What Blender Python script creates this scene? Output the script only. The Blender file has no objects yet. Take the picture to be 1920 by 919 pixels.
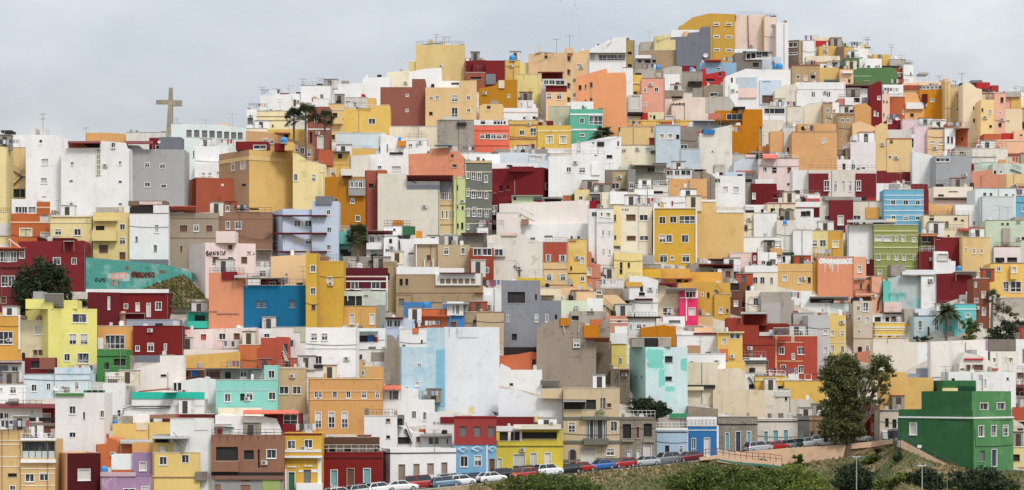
"""A hillside of stacked colourful houses above a street, built from measured outlines."""
import bpy, math, random
from mathutils import Matrix, Vector
R_ = math.radians
F = 4800.0            # focal length in pixels of a 1920 px wide picture
CX, YH = 960.0, 720.0 # column of the axis, row of the horizon
sc = bpy.context.scene
COL = sc.collection
rnd = random.Random(7)

def s2l(c):
    c = c / 255.0
    return c / 12.92 if c <= 0.04045 else ((c + 0.055) / 1.055) ** 2.4

# ------------------------------------------------------------------ materials
MATS = {}
def new_mat(name):
    m = bpy.data.materials.new(name); m.use_nodes = True
    nt = m.node_tree; nt.nodes.clear()
    out = nt.nodes.new('ShaderNodeOutputMaterial')
    b = nt.nodes.new('ShaderNodeBsdfPrincipled')
    nt.links.new(b.outputs[0], out.inputs[0])
    return m, nt, b

def N(nt, t, **kw):
    n = nt.nodes.new(t)
    for k, v in kw.items():
        if k in n.bl_rna.properties: setattr(n, k, v)
        else: n.inputs[k].default_value = v
    return n

def ramp(nt, fac, stops):
    r = nt.nodes.new('ShaderNodeValToRGB')
    el = r.color_ramp.elements
    while len(el) < len(stops): el.new(0.5)
    for e, (p, c) in zip(el, stops):
        e.position = p; e.color = (c, c, c, 1) if not isinstance(c, tuple) else (*c, 1)
    nt.links.new(fac, r.inputs[0])
    return r.outputs[0]

def mul(nt, a, b, fac=1.0, mode='MULTIPLY'):
    m = nt.nodes.new('ShaderNodeMix'); m.data_type = 'RGBA'; m.blend_type = mode
    if isinstance(fac, (int, float)): m.inputs[0].default_value = fac
    else: nt.links.new(fac, m.inputs[0])
    for i, v in ((6, a), (7, b)):
        if isinstance(v, tuple): m.inputs[i].default_value = (*v, 1)
        else: nt.links.new(v, m.inputs[i])
    return m.outputs[2]

def noise(nt, vec, scale, detail=3, rough=0.6):
    n = N(nt, 'ShaderNodeTexNoise'); n.inputs['Scale'].default_value = scale
    n.inputs['Detail'].default_value = detail; n.inputs['Roughness'].default_value = rough
    nt.links.new(vec, n.inputs['Vector'])
    return n.outputs[0]

def mapping(nt, vec, sx, sy, sz):
    m = nt.nodes.new('ShaderNodeMapping'); m.inputs['Scale'].default_value = (sx, sy, sz)
    nt.links.new(vec, m.inputs['Vector'])
    return m.outputs[0]

ROUGH = {'cc','cc2','cc3','cc4','cc5','cc6','cc7','cc8','cc9','ccg','st','tn3b','br6','gy7'}
BLOCK = {'cc','cc3','cc5','cc7','br6','tn3b'}
PEEL = {'gn': (66,112,74), 'gn5': (104,150,104), 'lb10': (150,194,214), 'mb4': (190,214,224), 'mt5': (160,212,200), 'mt6': (176,232,224), 'lb7': (110,200,190),  # green house walls: one paint in a shaded and a lit tone
        'lb9': (150,196,214), 'mt3': (196,196,180), 'mt7': (180,220,150), 'pk11': (232,190,184), 'lv': (206,170,186),
        'os2': (228,164,132), 'tq8': (140,190,178), 'lb2': (196,206,208), 'ye5': (240,210,150), 'mt4': (200,214,220)}
STAIN = {'cr','cr3','cr15','cr16','pk4','wh3','wh12','wh13','ly3','ccg','ow','mt3','cr14','wh11','pk11','ly'}
def wallmat(k):
    if k in MATS: return MATS[k]
    c = tuple(s2l(v) * 0.84 for v in PAL[k])
    m, nt, b = new_mat('plaster_' + k if k not in ROUGH else 'cement_' + k)
    g = N(nt, 'ShaderNodeNewGeometry'); pos = g.outputs['Position']
    big = noise(nt, pos, 0.23, 4, 0.6)
    col = mul(nt, c, ramp(nt, big, [(0.3, 0.92), (0.7, 1.04)]))
    fine = noise(nt, pos, 2.6, 4, 0.7)
    col = mul(nt, col, ramp(nt, fine, [(0.3, 0.95), (0.7, 1.03)]))
    # rain streaks: noise stretched along the height
    st = noise(nt, mapping(nt, pos, 1.0, 1.0, 0.09), 1.0, 4, 0.65)
    lo = 0.8 if k in STAIN or k in ROUGH else 0.93
    col = mul(nt, col, ramp(nt, st, [(0.30, lo), (0.48, 1.0)]))
    # blotches of damp and repairs
    pt = noise(nt, pos, 0.62, 5, 0.62)
    grey = sum(c) / 3
    dirt = (0.55*c[0]+0.18*grey, 0.52*c[1]+0.18*grey, 0.46*c[2]+0.18*grey)
    col = mul(nt, col, dirt, ramp(nt, pt, [(0.60, 0.0), (0.74, 0.75 if (k in STAIN or k in ROUGH) else 0.32)]), 'MIX')
    if k in PEEL:
        pc = tuple(s2l(v) * 0.84 for v in PEEL[k])
        pn = noise(nt, pos, 0.33, 6, 0.68)
        col = mul(nt, col, pc, ramp(nt, pn, [(0.52, 0.0), (0.62, 0.8)]), 'MIX')
    if k in BLOCK:
        br = nt.nodes.new('ShaderNodeTexBrick')
        br.inputs['Scale'].default_value = 1.0; br.inputs['Brick Width'].default_value = 0.5; br.inputs['Row Height'].default_value = 0.25
        br.inputs['Mortar Size'].default_value = 0.02
        br.inputs['Color1'].default_value = (1, 1, 1, 1); br.inputs['Color2'].default_value = (.84, .82, .8, 1); br.inputs['Mortar'].default_value = (.72, .72, .7, 1)
        sx = nt.nodes.new('ShaderNodeSeparateXYZ'); nt.links.new(pos, sx.inputs[0])
        ad = nt.nodes.new('ShaderNodeMath'); ad.operation = 'ADD'; nt.links.new(sx.outputs[0], ad.inputs[0]); nt.links.new(sx.outputs[1], ad.inputs[1])
        cb = nt.nodes.new('ShaderNodeCombineXYZ'); nt.links.new(ad.outputs[0], cb.inputs[0]); nt.links.new(sx.outputs[2], cb.inputs[1])
        nt.links.new(cb.outputs[0], br.inputs['Vector'])
        col = mul(nt, col, br.outputs[0])
    if k in ('st', 'cc9'):
        v = nt.nodes.new('ShaderNodeTexVoronoi'); v.inputs['Scale'].default_value = 3.4
        nt.links.new(pos, v.inputs['Vector'])
        col = mul(nt, col, ramp(nt, v.outputs['Distance'], [(0.1, 1.08), (0.7, 0.74)]))
    # hard-edged repairs: slightly different render
    rp = noise(nt, mapping(nt, pos, .5, .5, .42), 1.0, 6, .7)
    col = mul(nt, col, (.80, .79, .77) if k in STAIN or k in ROUGH else (.90, .90, .89), ramp(nt, rp, [(.60, 0.0), (.615, 1.0)]))
    oi = nt.nodes.new('ShaderNodeObjectInfo')
    col = mul(nt, col, ramp(nt, oi.outputs['Random'], [(0.0, 0.93), (1.0, 1.0)]))
    nt.links.new(col, b.inputs['Base Color'])
    b.inputs['Roughness'].default_value = 0.9; b.inputs['Specular IOR Level'].default_value = 0.2
    bp = nt.nodes.new('ShaderNodeBump'); bp.inputs['Strength'].default_value = 0.35 if k not in ROUGH else 0.8; bp.inputs['Distance'].default_value = 0.05
    nt.links.new(fine, bp.inputs['Height']); nt.links.new(bp.outputs[0], b.inputs['Normal'])
    MATS[k] = m
    return m

def plain(name, rgb, rough=0.6, metal=0.0, spec=0.5, var=0.15, scale=3.0, coat=0.0):
    if name in MATS: return MATS[name]
    m, nt, b = new_mat(name)
    g = N(nt, 'ShaderNodeNewGeometry')
    n = noise(nt, g.outputs['Position'], scale, 4, 0.6)
    col = mul(nt, tuple(rgb), ramp(nt, n, [(0.3, 1 - var), (0.7, 1 + var * 0.4)]))
    nt.links.new(col, b.inputs['Base Color'])
    b.inputs['Roughness'].default_value = rough; b.inputs['Metallic'].default_value = metal
    b.inputs['Specular IOR Level'].default_value = spec
    if coat: b.inputs['Coat Weight'].default_value = coat; b.inputs['Coat Roughness'].default_value = 0.08
    MATS[name] = m
    return m

def slat(name, rgb, freq=9.0):
    if name in MATS: return MATS[name]
    m, nt, b = new_mat(name)
    g = N(nt, 'ShaderNodeNewGeometry')
    w = nt.nodes.new('ShaderNodeTexWave'); w.bands_direction = 'Z'; w.inputs['Scale'].default_value = freq / 6.28 * 2
    nt.links.new(g.outputs['Position'], w.inputs['Vector'])
    oi = nt.nodes.new('ShaderNodeObjectInfo')
    col = mul(nt, tuple(rgb), ramp(nt, w.outputs[0], [(0.2, 0.72), (0.6, 1.0)]))
    col = mul(nt, col, ramp(nt, oi.outputs['Random'], [(0.0, 0.8), (1.0, 1.0)]))
    nt.links.new(col, b.inputs['Base Color']); b.inputs['Roughness'].default_value = 0.6
    MATS[name] = m
    return m

def tilemat(k):
    n = 'roof_tiles_' + k
    if n in MATS: return MATS[n]
    c = tuple(s2l(v) * 0.8 for v in PAL[k])
    m, nt, b = new_mat(n)
    g = N(nt, 'ShaderNodeNewGeometry')
    w = nt.nodes.new('ShaderNodeTexWave'); w.bands_direction = 'X'; w.inputs['Scale'].default_value = 1.3
    nt.links.new(g.outputs['Position'], w.inputs['Vector'])
    nn = noise(nt, g.outputs['Position'], 1.4, 5, 0.7)
    col = mul(nt, c, ramp(nt, w.outputs[0], [(0.1, 0.6), (0.6, 1.0)]))
    col = mul(nt, col, ramp(nt, nn, [(0.3, 0.62), (0.65, 1.08)]))
    nt.links.new(col, b.inputs['Base Color']); b.inputs['Roughness'].default_value = 0.85
    MATS[n] = m
    return m

def glassmat():
    if 'window_glass' in MATS: return MATS['window_glass']
    m, nt, b = new_mat('window_glass')
    g = N(nt, 'ShaderNodeNewGeometry'); oi = nt.nodes.new('ShaderNodeObjectInfo')
    ad = nt.nodes.new('ShaderNodeVectorMath'); ad.operation = 'ADD'
    nt.links.new(g.outputs['Position'], ad.inputs[0]); nt.links.new(oi.outputs['Location'], ad.inputs[1])
    n = noise(nt, mapping(nt, ad.outputs[0], 1, 1, 0.5), 1.1, 3, 0.6)
    r = ramp(nt, n, [(0.35, (0.012, 0.014, 0.018)), (0.52, (0.035, 0.04, 0.05)), (0.66, (0.16, 0.16, 0.16))])
    nt.links.new(mul(nt, r, ramp(nt, oi.outputs['Random'], [(0.0, 0.5), (0.7, 1.0), (1.0, 2.0)])), b.inputs['Base Color'])
    b.inputs['Roughness'].default_value = 0.12; b.inputs['Specular IOR Level'].default_value = 0.5
    MATS['window_glass'] = m
    return m

# ------------------------------------------------------------------ mesh helper
class MB:
    def __init__(s): s.v = []; s.f = []; s.m = []; s.mats = []
    def mi(s, mat):
        if mat not in s.mats: s.mats.append(mat)
        return s.mats.index(mat)
    def poly(s, pts, mat):
        i = len(s.v); s.v += [tuple(p) for p in pts]; s.f.append(tuple(range(i, i + len(pts)))); s.m.append(s.mi(mat))
    def box(s, x0, x1, y0, y1, z0, z1, mat):
        i = len(s.v)
        s.v += [(x0,y0,z0),(x1,y0,z0),(x1,y1,z0),(x0,y1,z0),(x0,y0,z1),(x1,y0,z1),(x1,y1,z1),(x0,y1,z1)]
        for q in ((0,3,2,1),(4,5,6,7),(0,1,5,4),(1,2,6,5),(2,3,7,6),(3,0,4,7)):
            s.f.append(tuple(i + k for k in q)); s.m.append(s.mi(mat))
    def tube(s, pts, r, mat, n=6, r2=None, cap=True):
        pts = [Vector(p) for p in pts]; rings = []
        for k, p in enumerate(pts):
            d = (pts[min(k+1, len(pts)-1)] - pts[max(k-1, 0)])
            if d.length < 1e-6: d = Vector((0,0,1))
            d.normalize()
            a = d.cross(Vector((0,0,1)) if abs(d.z) < 0.9 else Vector((1,0,0))).normalized(); bb = d.cross(a)
            rr = r if r2 is None else r + (r2 - r) * k / max(1, len(pts) - 1)
            i = len(s.v); rings.append(i)
            for j in range(n):
                t = 6.28318 * j / n
                s.v.append(tuple(p + a * rr * math.cos(t) + bb * rr * math.sin(t)))
        mi = s.mi(mat)
        for i0, i1 in zip(rings, rings[1:]):
            for j in range(n):
                s.f.append((i0 + j, i0 + (j+1) % n, i1 + (j+1) % n, i1 + j)); s.m.append(mi)
        if cap:
            s.f.append(tuple(rings[0] + j for j in range(n))); s.m.append(mi)
            s.f.append(tuple(rings[-1] + j for j in reversed(range(n)))); s.m.append(mi)
    def lathe(s, prof, mat, n=14, c=(0,0,0)):
        rings = []; mi = s.mi(mat)
        for r, z in prof:
            rings.append(len(s.v))
            for j in range(n):
                t = 6.28318 * j / n
                s.v.append((c[0] + r * math.cos(t), c[1] + r * math.sin(t), c[2] + z))
        for i0, i1 in zip(rings, rings[1:]):
            for j in range(n):
                s.f.append((i0 + j, i0 + (j+1) % n, i1 + (j+1) % n, i1 + j)); s.m.append(mi)
    def build(s, name, parent=None, smooth=False):
        me = bpy.data.meshes.new(name); me.from_pydata(s.v, [], s.f)
        for m in s.mats: me.materials.append(m)
        me.polygons.foreach_set('material_index', s.m)
        if smooth: me.polygons.foreach_set('use_smooth', [True] * len(s.f))
        me.update()
        o = bpy.data.objects.new(name, me); COL.objects.link(o)
        if parent: o.parent = parent
        return o

def empty(name, loc, label=None, cat=None, group=None):
    o = bpy.data.objects.new(name, None); COL.objects.link(o); o.location = loc
    o.empty_display_size = 0.5
    if label: o['label'] = label
    if cat: o['category'] = cat
    if group: o['group'] = group
    return o
def tag(o, label, cat, group=None):
    o['label'] = label; o['category'] = cat
    if group: o['group'] = group
    return o

# ------------------------------------------------------------------ the hillside: depth of the ground seen at a pixel
PYS = [-60, 0, 70, 250, 430, 640, 730, 835, 880, 919, 960, 1100, 1300]
TAB = [(850, [690,650,605,492,422,392,378,361,353,346,330,285,220]),
       (1250,[690,650,605,492,428,402,391,378,370,360,345,285,220]),
       (1500,[690,650,605,495,432,410,399,387,378,365,345,285,220]),
       (1640,[690,650,605,495,436,414,402,384,372,358,340,285,220]),
       (1700,[690,650,605,495,436,412,396,369,360,347,334,280,220]),
       (1826,[690,650,605,495,436,402,380,364,358,346,334,275,220]),
       (1930,[690,650,605,495,436,406,388,374,368,352,338,275,220])]
def lin(x, xs, ys):
    if x <= xs[0]: return ys[0] + (ys[1]-ys[0]) * (x-xs[0]) / (xs[1]-xs[0]) * (1 if xs is PYS else 0)
    for i in range(len(xs)-1):
        if x <= xs[i+1]:
            t = (x-xs[i]) / (xs[i+1]-xs[i]); return ys[i] + (ys[i+1]-ys[i]) * t
    return ys[-1]
def Yg(px, py):
    cols = [lin(py, PYS, t[1]) for t in TAB]
    return lin(px, [t[0] for t in TAB], cols)
BX = [-300,600,732,790,865,930,990,1055,1126,1168,1227,1288,1347,1420,1490,1560,1640,1690,1700,1826,1885,2200]
BY = [990,936,919,915,908,901,894,888,880,876,871,864,855,847,840,832,826,822,827,884,880,900]
def base_py(px): return lin(px, BX, BY)
def drop_px(px): return lin(px, [1300, 1340, 1480, 1580, 1690, 1720], [0, 12, 26, 24, 6, 0])
def ground(px, py):
    """depth of the ground under pixel (px, py): terraces above the street, street, then the grass slope"""
    b = base_py(px)
    if py <= b: return Yg(px, py)
    yb = Yg(px, b); st = 6.6 if px < 1690 else max(1.0, 6.6 - (px-1690)*0.15)
    if py <= b + 4: return yb - st * (py - b) / 4
    q = py - b - 4; d = drop_px(px)
    if q <= d: return yb - st - 0.001 * q
    return yb - st - 0.001 * d - 0.30 * (q - d)
def P(px, py, Y): return Vector(((px-CX)/F*Y, Y, (YH-py)/F*Y))
def G(px, py):
    return P(px, py, ground(px, py))
EXPO = 0.62
PAL = {}
for _l in """
wh 241 240 238
wh2 238 237 234
wh3 230 224 212
wh4 226 220 210
wh5 236 236 233
wh6 238 230 222
wh7 206 204 196
wh8 232 228 222
wh9 237 235 232
wh10 232 234 237
wh11 228 218 204
wh12 236 230 222
wh13 230 226 216
ow 214 212 206
cr 236 224 198
cr2 236 222 190
cr3 228 220 204
cr4 232 220 196
cr5 240 222 190
cr6 232 210 176
cr7 226 220 204
cr8 236 226 204
cr9 234 226 208
cr10 228 218 206
cr11 236 224 208
cr12 240 230 210
cr13 230 220 200
cr14 224 210 176
cr15 230 216 194
cr16 226 208 178
cr17 234 224 208
ly 236 218 160
ly2 236 222 178
ly3 230 213 145
ly4 240 220 162
ly5 236 215 146
ly6 232 215 153
sa 226 194 138
sa2 222 196 136
sa3 226 194 143
sa4 220 184 94
sa4b 230 198 144
sa5 240 208 150
sa6 236 200 154
sa7 230 198 145
sa8 222 198 152
sa9 232 200 140
sa10 230 206 144
sa11 222 190 139
sa12 222 186 124
sa13 214 180 128
sa14 232 202 127
pe 232 189 146
pe2 228 194 151
pe3 238 197 152
pe4 236 196 160
pe5 238 206 166
pe6 240 190 156
pe7 238 202 155
pe8 232 187 151
pe9 240 202 158
or 220 167 107
or2 222 154 94
or3 232 176 119
or4 222 171 119
or5 226 156 104
or6 220 171 117
or7 216 143 51
or8 222 167 92
or9 232 185 123
or10 192 106 59
or11 212 165 95
or12 206 118 73
or13 220 179 117
or14 226 173 85
or15 220 165 83
or16 222 164 100
or17 218 165 105
ye 232 193 104
ye2 232 193 108
ye3 226 183 104
ye4 224 192 72
ye5 234 198 116
ye6 232 202 127
ye7 238 199 114
ye8 236 202 104
ye9 230 192 108
ye10 226 185 98
ye11 234 191 116
ye12 216 171 73
yl 236 227 136
yl2 228 207 119
yl3 226 203 79
mu 190 134 38
mu2 196 125 25
mu3 184 122 37
mu4 212 169 71
mu5 214 171 67
mu6 216 167 75
mo 208 140 35
oc 222 184 115
oc2 224 186 100
oc3 226 187 111
oc4 220 179 103
oc5 212 169 80
oc6 218 175 100
os 234 161 114
os2 220 145 113
os3 222 149 113
te 178 93 67
te2 170 89 65
te3 190 104 68
te4 196 106 68
te5 170 100 76
te7 180 80 63
br 148 93 80
br2 150 88 69
br3 160 79 62
br4 160 89 75
br5 180 86 65
br6 128 85 68
br7 164 68 66
re 126 37 41
re2 122 42 43
re3 120 34 41
re4 110 34 40
re5 142 34 44
re6 122 42 47
re7 122 38 41
re8 124 50 53
re9 134 45 49
re10 149 72 50
re11 122 35 34
re12 160 66 53
re13 127 44 36
re14 126 40 40
re15 131 37 34
bd 186 54 53
bd2 180 60 54
ma 92 25 34
ma2 107 28 33
ma3 94 31 43
ma4 104 34 40
ma5 80 21 25
pk 234 206 196
pk2 232 208 192
pk3 236 214 198
pk4 230 214 200
pk5 240 206 186
pk6 240 184 160
pk7 236 214 208
pk8 234 224 216
pk9 238 218 212
pk10 236 224 224
pk11 236 220 216
pl 230 208 216
pl2 228 204 208
pl3 232 226 230
pl4 234 228 228
sk 230 166 142
sk2 200 130 115
sk3 212 148 122
sk4 206 136 110
sk5 234 172 140
co 238 120 95
hp 232 59 108
gy 172 172 172
gy2 168 172 182
gy3 158 158 152
gy4 200 200 196
gy5 166 168 172
gy6 190 184 180
gy7 198 194 190
gy8 158 166 180
gy9 158 156 152
gy10 196 196 194
dg 124 126 134
dg2 140 140 146
dg3 142 144 150
cc 172 164 152
cc2 190 184 172
cc3 166 152 134
cc4 132 122 112
cc5 160 148 136
cc6 178 168 156
cc7 160 152 140
cc8 156 142 128
cc9 162 152 138
ccg 196 194 168
st 128 114 98
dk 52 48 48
dd 138 132 120
dd2 150 148 142
dd3 116 118 108
bn 158 122 102
bn2 128 108 94
bn3 156 120 98
bn4 142 82 61
bn5 154 111 90
bn6 140 106 92
bn7 96 68 53
tn 186 150 116
tn2 204 161 119
tn3 178 152 122
tn3b 196 166 128
tn4 186 160 128
tn5 190 168 132
tn6 168 154 136
tn7 192 170 138
tn8 174 150 118
tn9 208 194 174
tn10 204 178 138
tn11 212 190 156
lb 199 212 226
lb2 192 205 214
lb3 214 222 228
lb4 209 218 224
lb5 208 216 216
lb6 200 212 230
lb7 196 206 204
lb8 188 208 212
lb9 211 224 228
lb10 192 215 224
lb11 177 199 216
mb 125 174 206
mb2 142 180 204
mb3 118 180 208
mb4 135 190 216
mb5 129 178 208
bb 48 111 176
bb2 56 124 184
bb3 78 163 204
bb4 72 135 194
bb5 56 120 178
bl 26 109 150
nb 43 47 96
gn 55 104 65
gn3 74 136 74
gn4 65 150 103
gn5 85 138 87
gn6 54 112 63
gd 25 70 47
og 92 126 82
og2 101 110 63
ol 152 158 96
ol2 168 147 100
ol3 150 144 94
lg 210 216 150
lg2 206 222 184
lg3 208 212 158
lg4 204 218 194
lg5 169 184 114
tq 103 184 158
tq2 125 196 181
tq3 106 200 185
tq4 118 204 204
tq5 66 186 165
tq6 144 210 196
tq7 160 214 204
tq8 88 162 150
tqb 53 196 172
mt 220 230 228
mt2 214 224 226
mt3 206 218 206
mt4 216 224 230
mt5 176 214 200
mt6 216 234 234
mt7 222 232 204
lv 168 136 168
lv2 160 132 164
lv3 206 178 186
och 204 161 74
pe_wall 226 190 158
tq_dull 74 130 120
tqm 134 214 202
""".strip().split("\n"):
    _t = _l.split(); PAL[_t[0]] = tuple(float(v) for v in _t[1:4])
# ------------------------------------------------------------------ faces of a house
class Face:
    """a vertical wall plane: world point p0 (at the left end) and unit direction d along it"""
    def __init__(s, p0, d, ln):
        s.p0 = Vector((p0[0], p0[1], 0)); s.d = Vector((d[0], d[1], 0)); s.ln = ln
        s.n = Vector((s.d.y, -s.d.x, 0))          # outward (towards the viewer)
        s.ang = math.atan2(d[1], d[0])
    def u(s, px):
        k = (px - CX) / F
        return (k * s.p0.y - s.p0.x) / (s.d.x - k * s.d.y)
    def y(s, px): return s.p0.y + s.d.y * s.u(px)
    def z(s, px, py): return (YH - py) / F * s.y(px)
    def pt(s, u, z, off=0.0):
        q = s.p0 + s.d * u + s.n * off
        return Vector((q.x, q.y, z))

W_COL = {'p': (.62,.60,.56), 'q': (.16,.16,.165), 'b': (.13,.055,.03), 'r': (.45,.06,.03), 'o': (.05,.22,.2), 'y': (.55,.5,.3), 's': (.03,.03,.03),
         'v': (.06,.02,.05), 'f': (.34,.36,.22), 't': (.16,.36,.38), 'h': (.12,.055,.03), 'i': (.02,.13,.07), 'c': (.30,.235,.185),
         'u': (.03,.04,.08), 'x': (.52,.6,.7), 'a': (.025,.025,.025), 'm': (.05,.05,.055)}
FRAME_W = {'d': .095, 'g': .085, 'y': .15, 's': .26, 'p': .08, 'b': .08, 'r': .08, 'w': .06, 'f': .06, 't': .09, 'h': .08, 'i': .09, 'c': .06, 'o': .06, 'u': .08, 'x': .05}
def frame_mat(t):
    if t in 'bh': return plain('frame_tan', (.42,.33,.25))
    if t in 'c': return plain('frame_worn', (.5,.46,.4))
    return plain('frame_white', (.72,.71,.68), 0.5, var=.08)

def make_window(W, H, t, rnd, merged):
    """frame (with reveal-depth bars and sill) and pane, in wall space: x along the wall, z up, -y out of the wall"""
    fr = MB(); pa = fr if merged else MB()
    fm = frame_mat(t); fw = min(FRAME_W.get(t, 0)*.68, W*0.2, H*0.2)
    dp = 0.16
    if t in 'nvqG': dp = 0.30 if t == 'n' else 0.2
    gl = glassmat()
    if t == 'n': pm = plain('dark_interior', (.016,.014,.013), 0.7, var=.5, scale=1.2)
    elif t in 'dgw': pm = gl
    elif t == 'G': pm = gl
    elif t in 'pqcbr': pm = slat('shutter_' + t, W_COL[t], 10)
    else: pm = plain('panel_' + t, W_COL[t], .6, var=.25, scale=2.0)
    x0, x1, z0, z1 = -W/2, W/2, -H/2, H/2
    # pane
    if t == 'a':
        pts = [(x0, z0), (x1, z0)] + [(W/2*math.cos(a*math.pi/8), z1 - W/2 + W/2*math.sin(a*math.pi/8)) for a in range(9)]
        pa.poly([(x, -0.03, z) for x, z in pts], pm)
        fr.tube([(x*1.06, -0.05, z) for x, z in pts[1:]+[pts[0]]], 0.09, plain('frame_grey', (.28,.28,.26)), 5)
    else:
        pa.poly([(x0, dp, z0), (x1, dp, z0), (x1, dp, z1), (x0, dp, z1)], pm)
    if fw > 0 and t != 'a':
        o = 0.05; yb = dp - 0.005
        fr.box(x0-0.02, x1+0.02, -o, yb, z1-fw, z1+0.02, fm); fr.box(x0-0.02, x1+0.02, -o, yb, z0-0.02, z0+fw, fm)
        fr.box(x0-0.02, x0+fw, -o+0.003, yb, z0+fw, z1-fw, fm); fr.box(x1-fw, x1+0.02, -o+0.003, yb, z0+fw, z1-fw, fm)
        if t in 'dw':
            fr.box(-0.027, 0.027, dp-0.06, yb, z0+fw, z1-fw, fm)
            if H > 1.3 and rnd.random() < .4: fr.box(x0+fw, x1-fw, dp-0.05, yb, z0+H*.3-0.03, z0+H*.3+0.03, fm)
            if rnd.random() < .35 and not merged: # blind half down
                h = rnd.uniform(.2, .6) * H
                pa.box(x0+fw, x1-fw, dp-0.03, dp-0.012, z1-fw-h, z1-fw, slat('shutter_p', W_COL['p'], 10))
        if t == 'g':
            n = max(2, int(round(W / 0.85)))
            for k in range(1, n): fr.box(x0+W*k/n-0.04, x0+W*k/n+0.04, dp-0.07, yb, z0+fw, z1-fw, fm)
            if H > 1.2: fr.box(x0+fw, x1-fw, dp-0.065, yb, z0+H*.36-0.04, z0+H*.36+0.04, fm)
            if H > 2.4: fr.box(x0+fw, x1-fw, dp-0.065, yb, z0+H*.68-0.04, z0+H*.68+0.04, fm)
        if t == 's':
            fr.box(x0+fw, x1-fw, dp-0.05, yb, z1-fw-0.12, z1-fw, fm)
        if t == 'f':
            for k in range(1, 5): fr.box(x0+fw, x1-fw, dp-0.06, yb, z0+H*k/5-.06, z0+H*k/5+.06, fm)
        if t == 'y':
            fr.box(-0.04, 0.04, dp-0.06, yb, z0+fw, z1-fw, plain('frame_dark', (.05,.05,.04)))
        if t in 'thiu':
            fr.box(-0.03, 0.03, dp-0.03, yb, z0+fw, z1-fw, pm); fr.box(x0+fw, x1-fw, dp-0.03, yb, z0+H*.72, z0+H*.72+.06, pm)
        if H < 2.2 and t in 'dgpby' and rnd.random() < .6: fr.box(x0-0.07, x1+0.07, -0.12, 0.02, z0-0.09, z0-0.022, fm)
        if t == 'w':
            sm = slat('shutter_p', W_COL['p'], 10)
            for sg in (-1, 1):
                a, b_ = sorted((sg*W*.24, sg*W*.5)); fr.box(a, b_, -0.1, -0.052, z0+.05, z1-.05, sm)
    if t == 'G':
        bm = plain('frame_dark', (.05,.05,.04))
        for k in range(0, 6): fr.box(x0+W*k/5-0.05, x0+W*k/5+0.05, 0.02, dp-.004, z0, z1, bm)
        fr.box(x0, x1, 0.022, dp-.004, z0, z0+0.9, plain('balustrade_glass', (.45,.5,.48), .2))
    if t == 'm':
        fm = plain('frame_white', (.72,.71,.68))
        for k in (.1, .44, .9):
            xx = x0 + W*k
            fr.box(xx-.28, xx-.2, -.02, dp-.004, z0, z1, fm); fr.box(xx+.2, xx+.28, -.02, dp-.004, z0, z1, fm); fr.box(xx-.03, xx+.03, .03, dp-.004, z0, z1, fm)
    if t in 'nvq' and not fr.f:
        fr.box(x0-0.1, x1+0.1, -0.07, 0.015, z0-0.07, z0-0.012, plain('sill_stone', (.45,.42,.38)))
    return fr, pa, dp

def cut_wall(mb, face, org, u0, u1, z0, z1, holes, mat, rev):
    """wall rectangle with rectangular holes and their reveals"""
    us = sorted({round(v, 3) for v in [u0, u1] + [min(max(h[k], u0), u1) for h in holes for k in (0, 1)]})
    zs = sorted({round(v, 3) for v in [z0, z1] + [min(max(h[k], z0), z1) for h in holes for k in (2, 3)]})
    for a, b in zip(us, us[1:]):
        for c, d in zip(zs, zs[1:]):
            um, zm = (a+b)/2, (c+d)/2
            if any(h[0] < um < h[1] and h[2] < zm < h[3] for h in holes): continue
            mb.poly([face.pt(a, c) - org, face.pt(b, c) - org, face.pt(b, d) - org, face.pt(a, d) - org], mat)
    for a, b, c, d, dp in holes:
        q = -dp - 0.01
        f = lambda u, z, o: face.pt(u, z, o) - org
        mb.poly([f(a,c,0), f(a,d,0), f(a,d,q), f(a,c,q)], mat); mb.poly([f(b,c,0), f(b,c,q), f(b,d,q), f(b,d,0)], mat)
        mb.poly([f(a,d,0), f(b,d,0), f(b,d,q), f(a,d,q)], mat); mb.poly([f(a,c,0), f(a,c,q), f(b,c,q), f(b,c,0)], mat)

def parse_opts(toks):
    o = {}
    for t in toks:
        k, _, v = t.partition('=')
        o[k] = v
    return o

KIND = [('apartment', 'apartment_house'), ('skyline wall', 'wall'), ('house', 'house'), ('bungalow', 'house'), ('cottage', 'house'), ('building', 'house'),
        ('tower', 'tower'), ('block', 'block'), ('shed', 'shed'), ('shelter', 'shed'), ('hut', 'shed'), ('lean-to', 'shed'), ('pavilion', 'pavilion'), ('box', 'block'),
        ('cube', 'block'), ('facade', 'house'), ('room', 'rooftop_room'), ('rooftop', 'rooftop_terrace'), ('terrace', 'rooftop_terrace'),
        ('gable', 'gable_wall'), ('parapet', 'wall'), ('wall', 'wall'), ('slab', 'block'), ('ruin', 'wall'), ('patio', 'patio'), ('bay', 'house')]
def kind_of(label):
    """the head noun: the earliest kind word of the label"""
    w = label.replace(',', '').split(); best = None
    for i, x in enumerate(w):
        if x in ('of', 'beside', 'below', 'above', 'under', 'left', 'right', 'with', 'between', 'behind', 'near', 'carrying', 'peeping', 'at', 'in', 'on', 'around', 'next', 'joined', 'clipped', 'cut', 'before', 'crowning', 'closing', 'from') and best: break
        for k, n in KIND:
            if x == k: best = n
    return best or 'house'
GROUPS = {'house': 'houses stacked on the hillside', 'apartment_house': 'apartment houses on the hillside', 'wall': 'bare walls among the hillside houses', 'block': 'box shaped blocks on the hillside',
          'tower': 'towers on the hilltop', 'shed': 'sheds among the houses', 'rooftop_room': 'rooms on the roofs', 'rooftop_terrace': 'roof terraces on the hillside', 'gable_wall': 'bare gable walls', 'patio': 'patios between the houses', 'pavilion': 'roof pavilions'}
CATS = {'apartment_house': 'apartment house', 'rooftop_room': 'rooftop room', 'rooftop_terrace': 'rooftop terrace', 'gable_wall': 'gable wall'}

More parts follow.
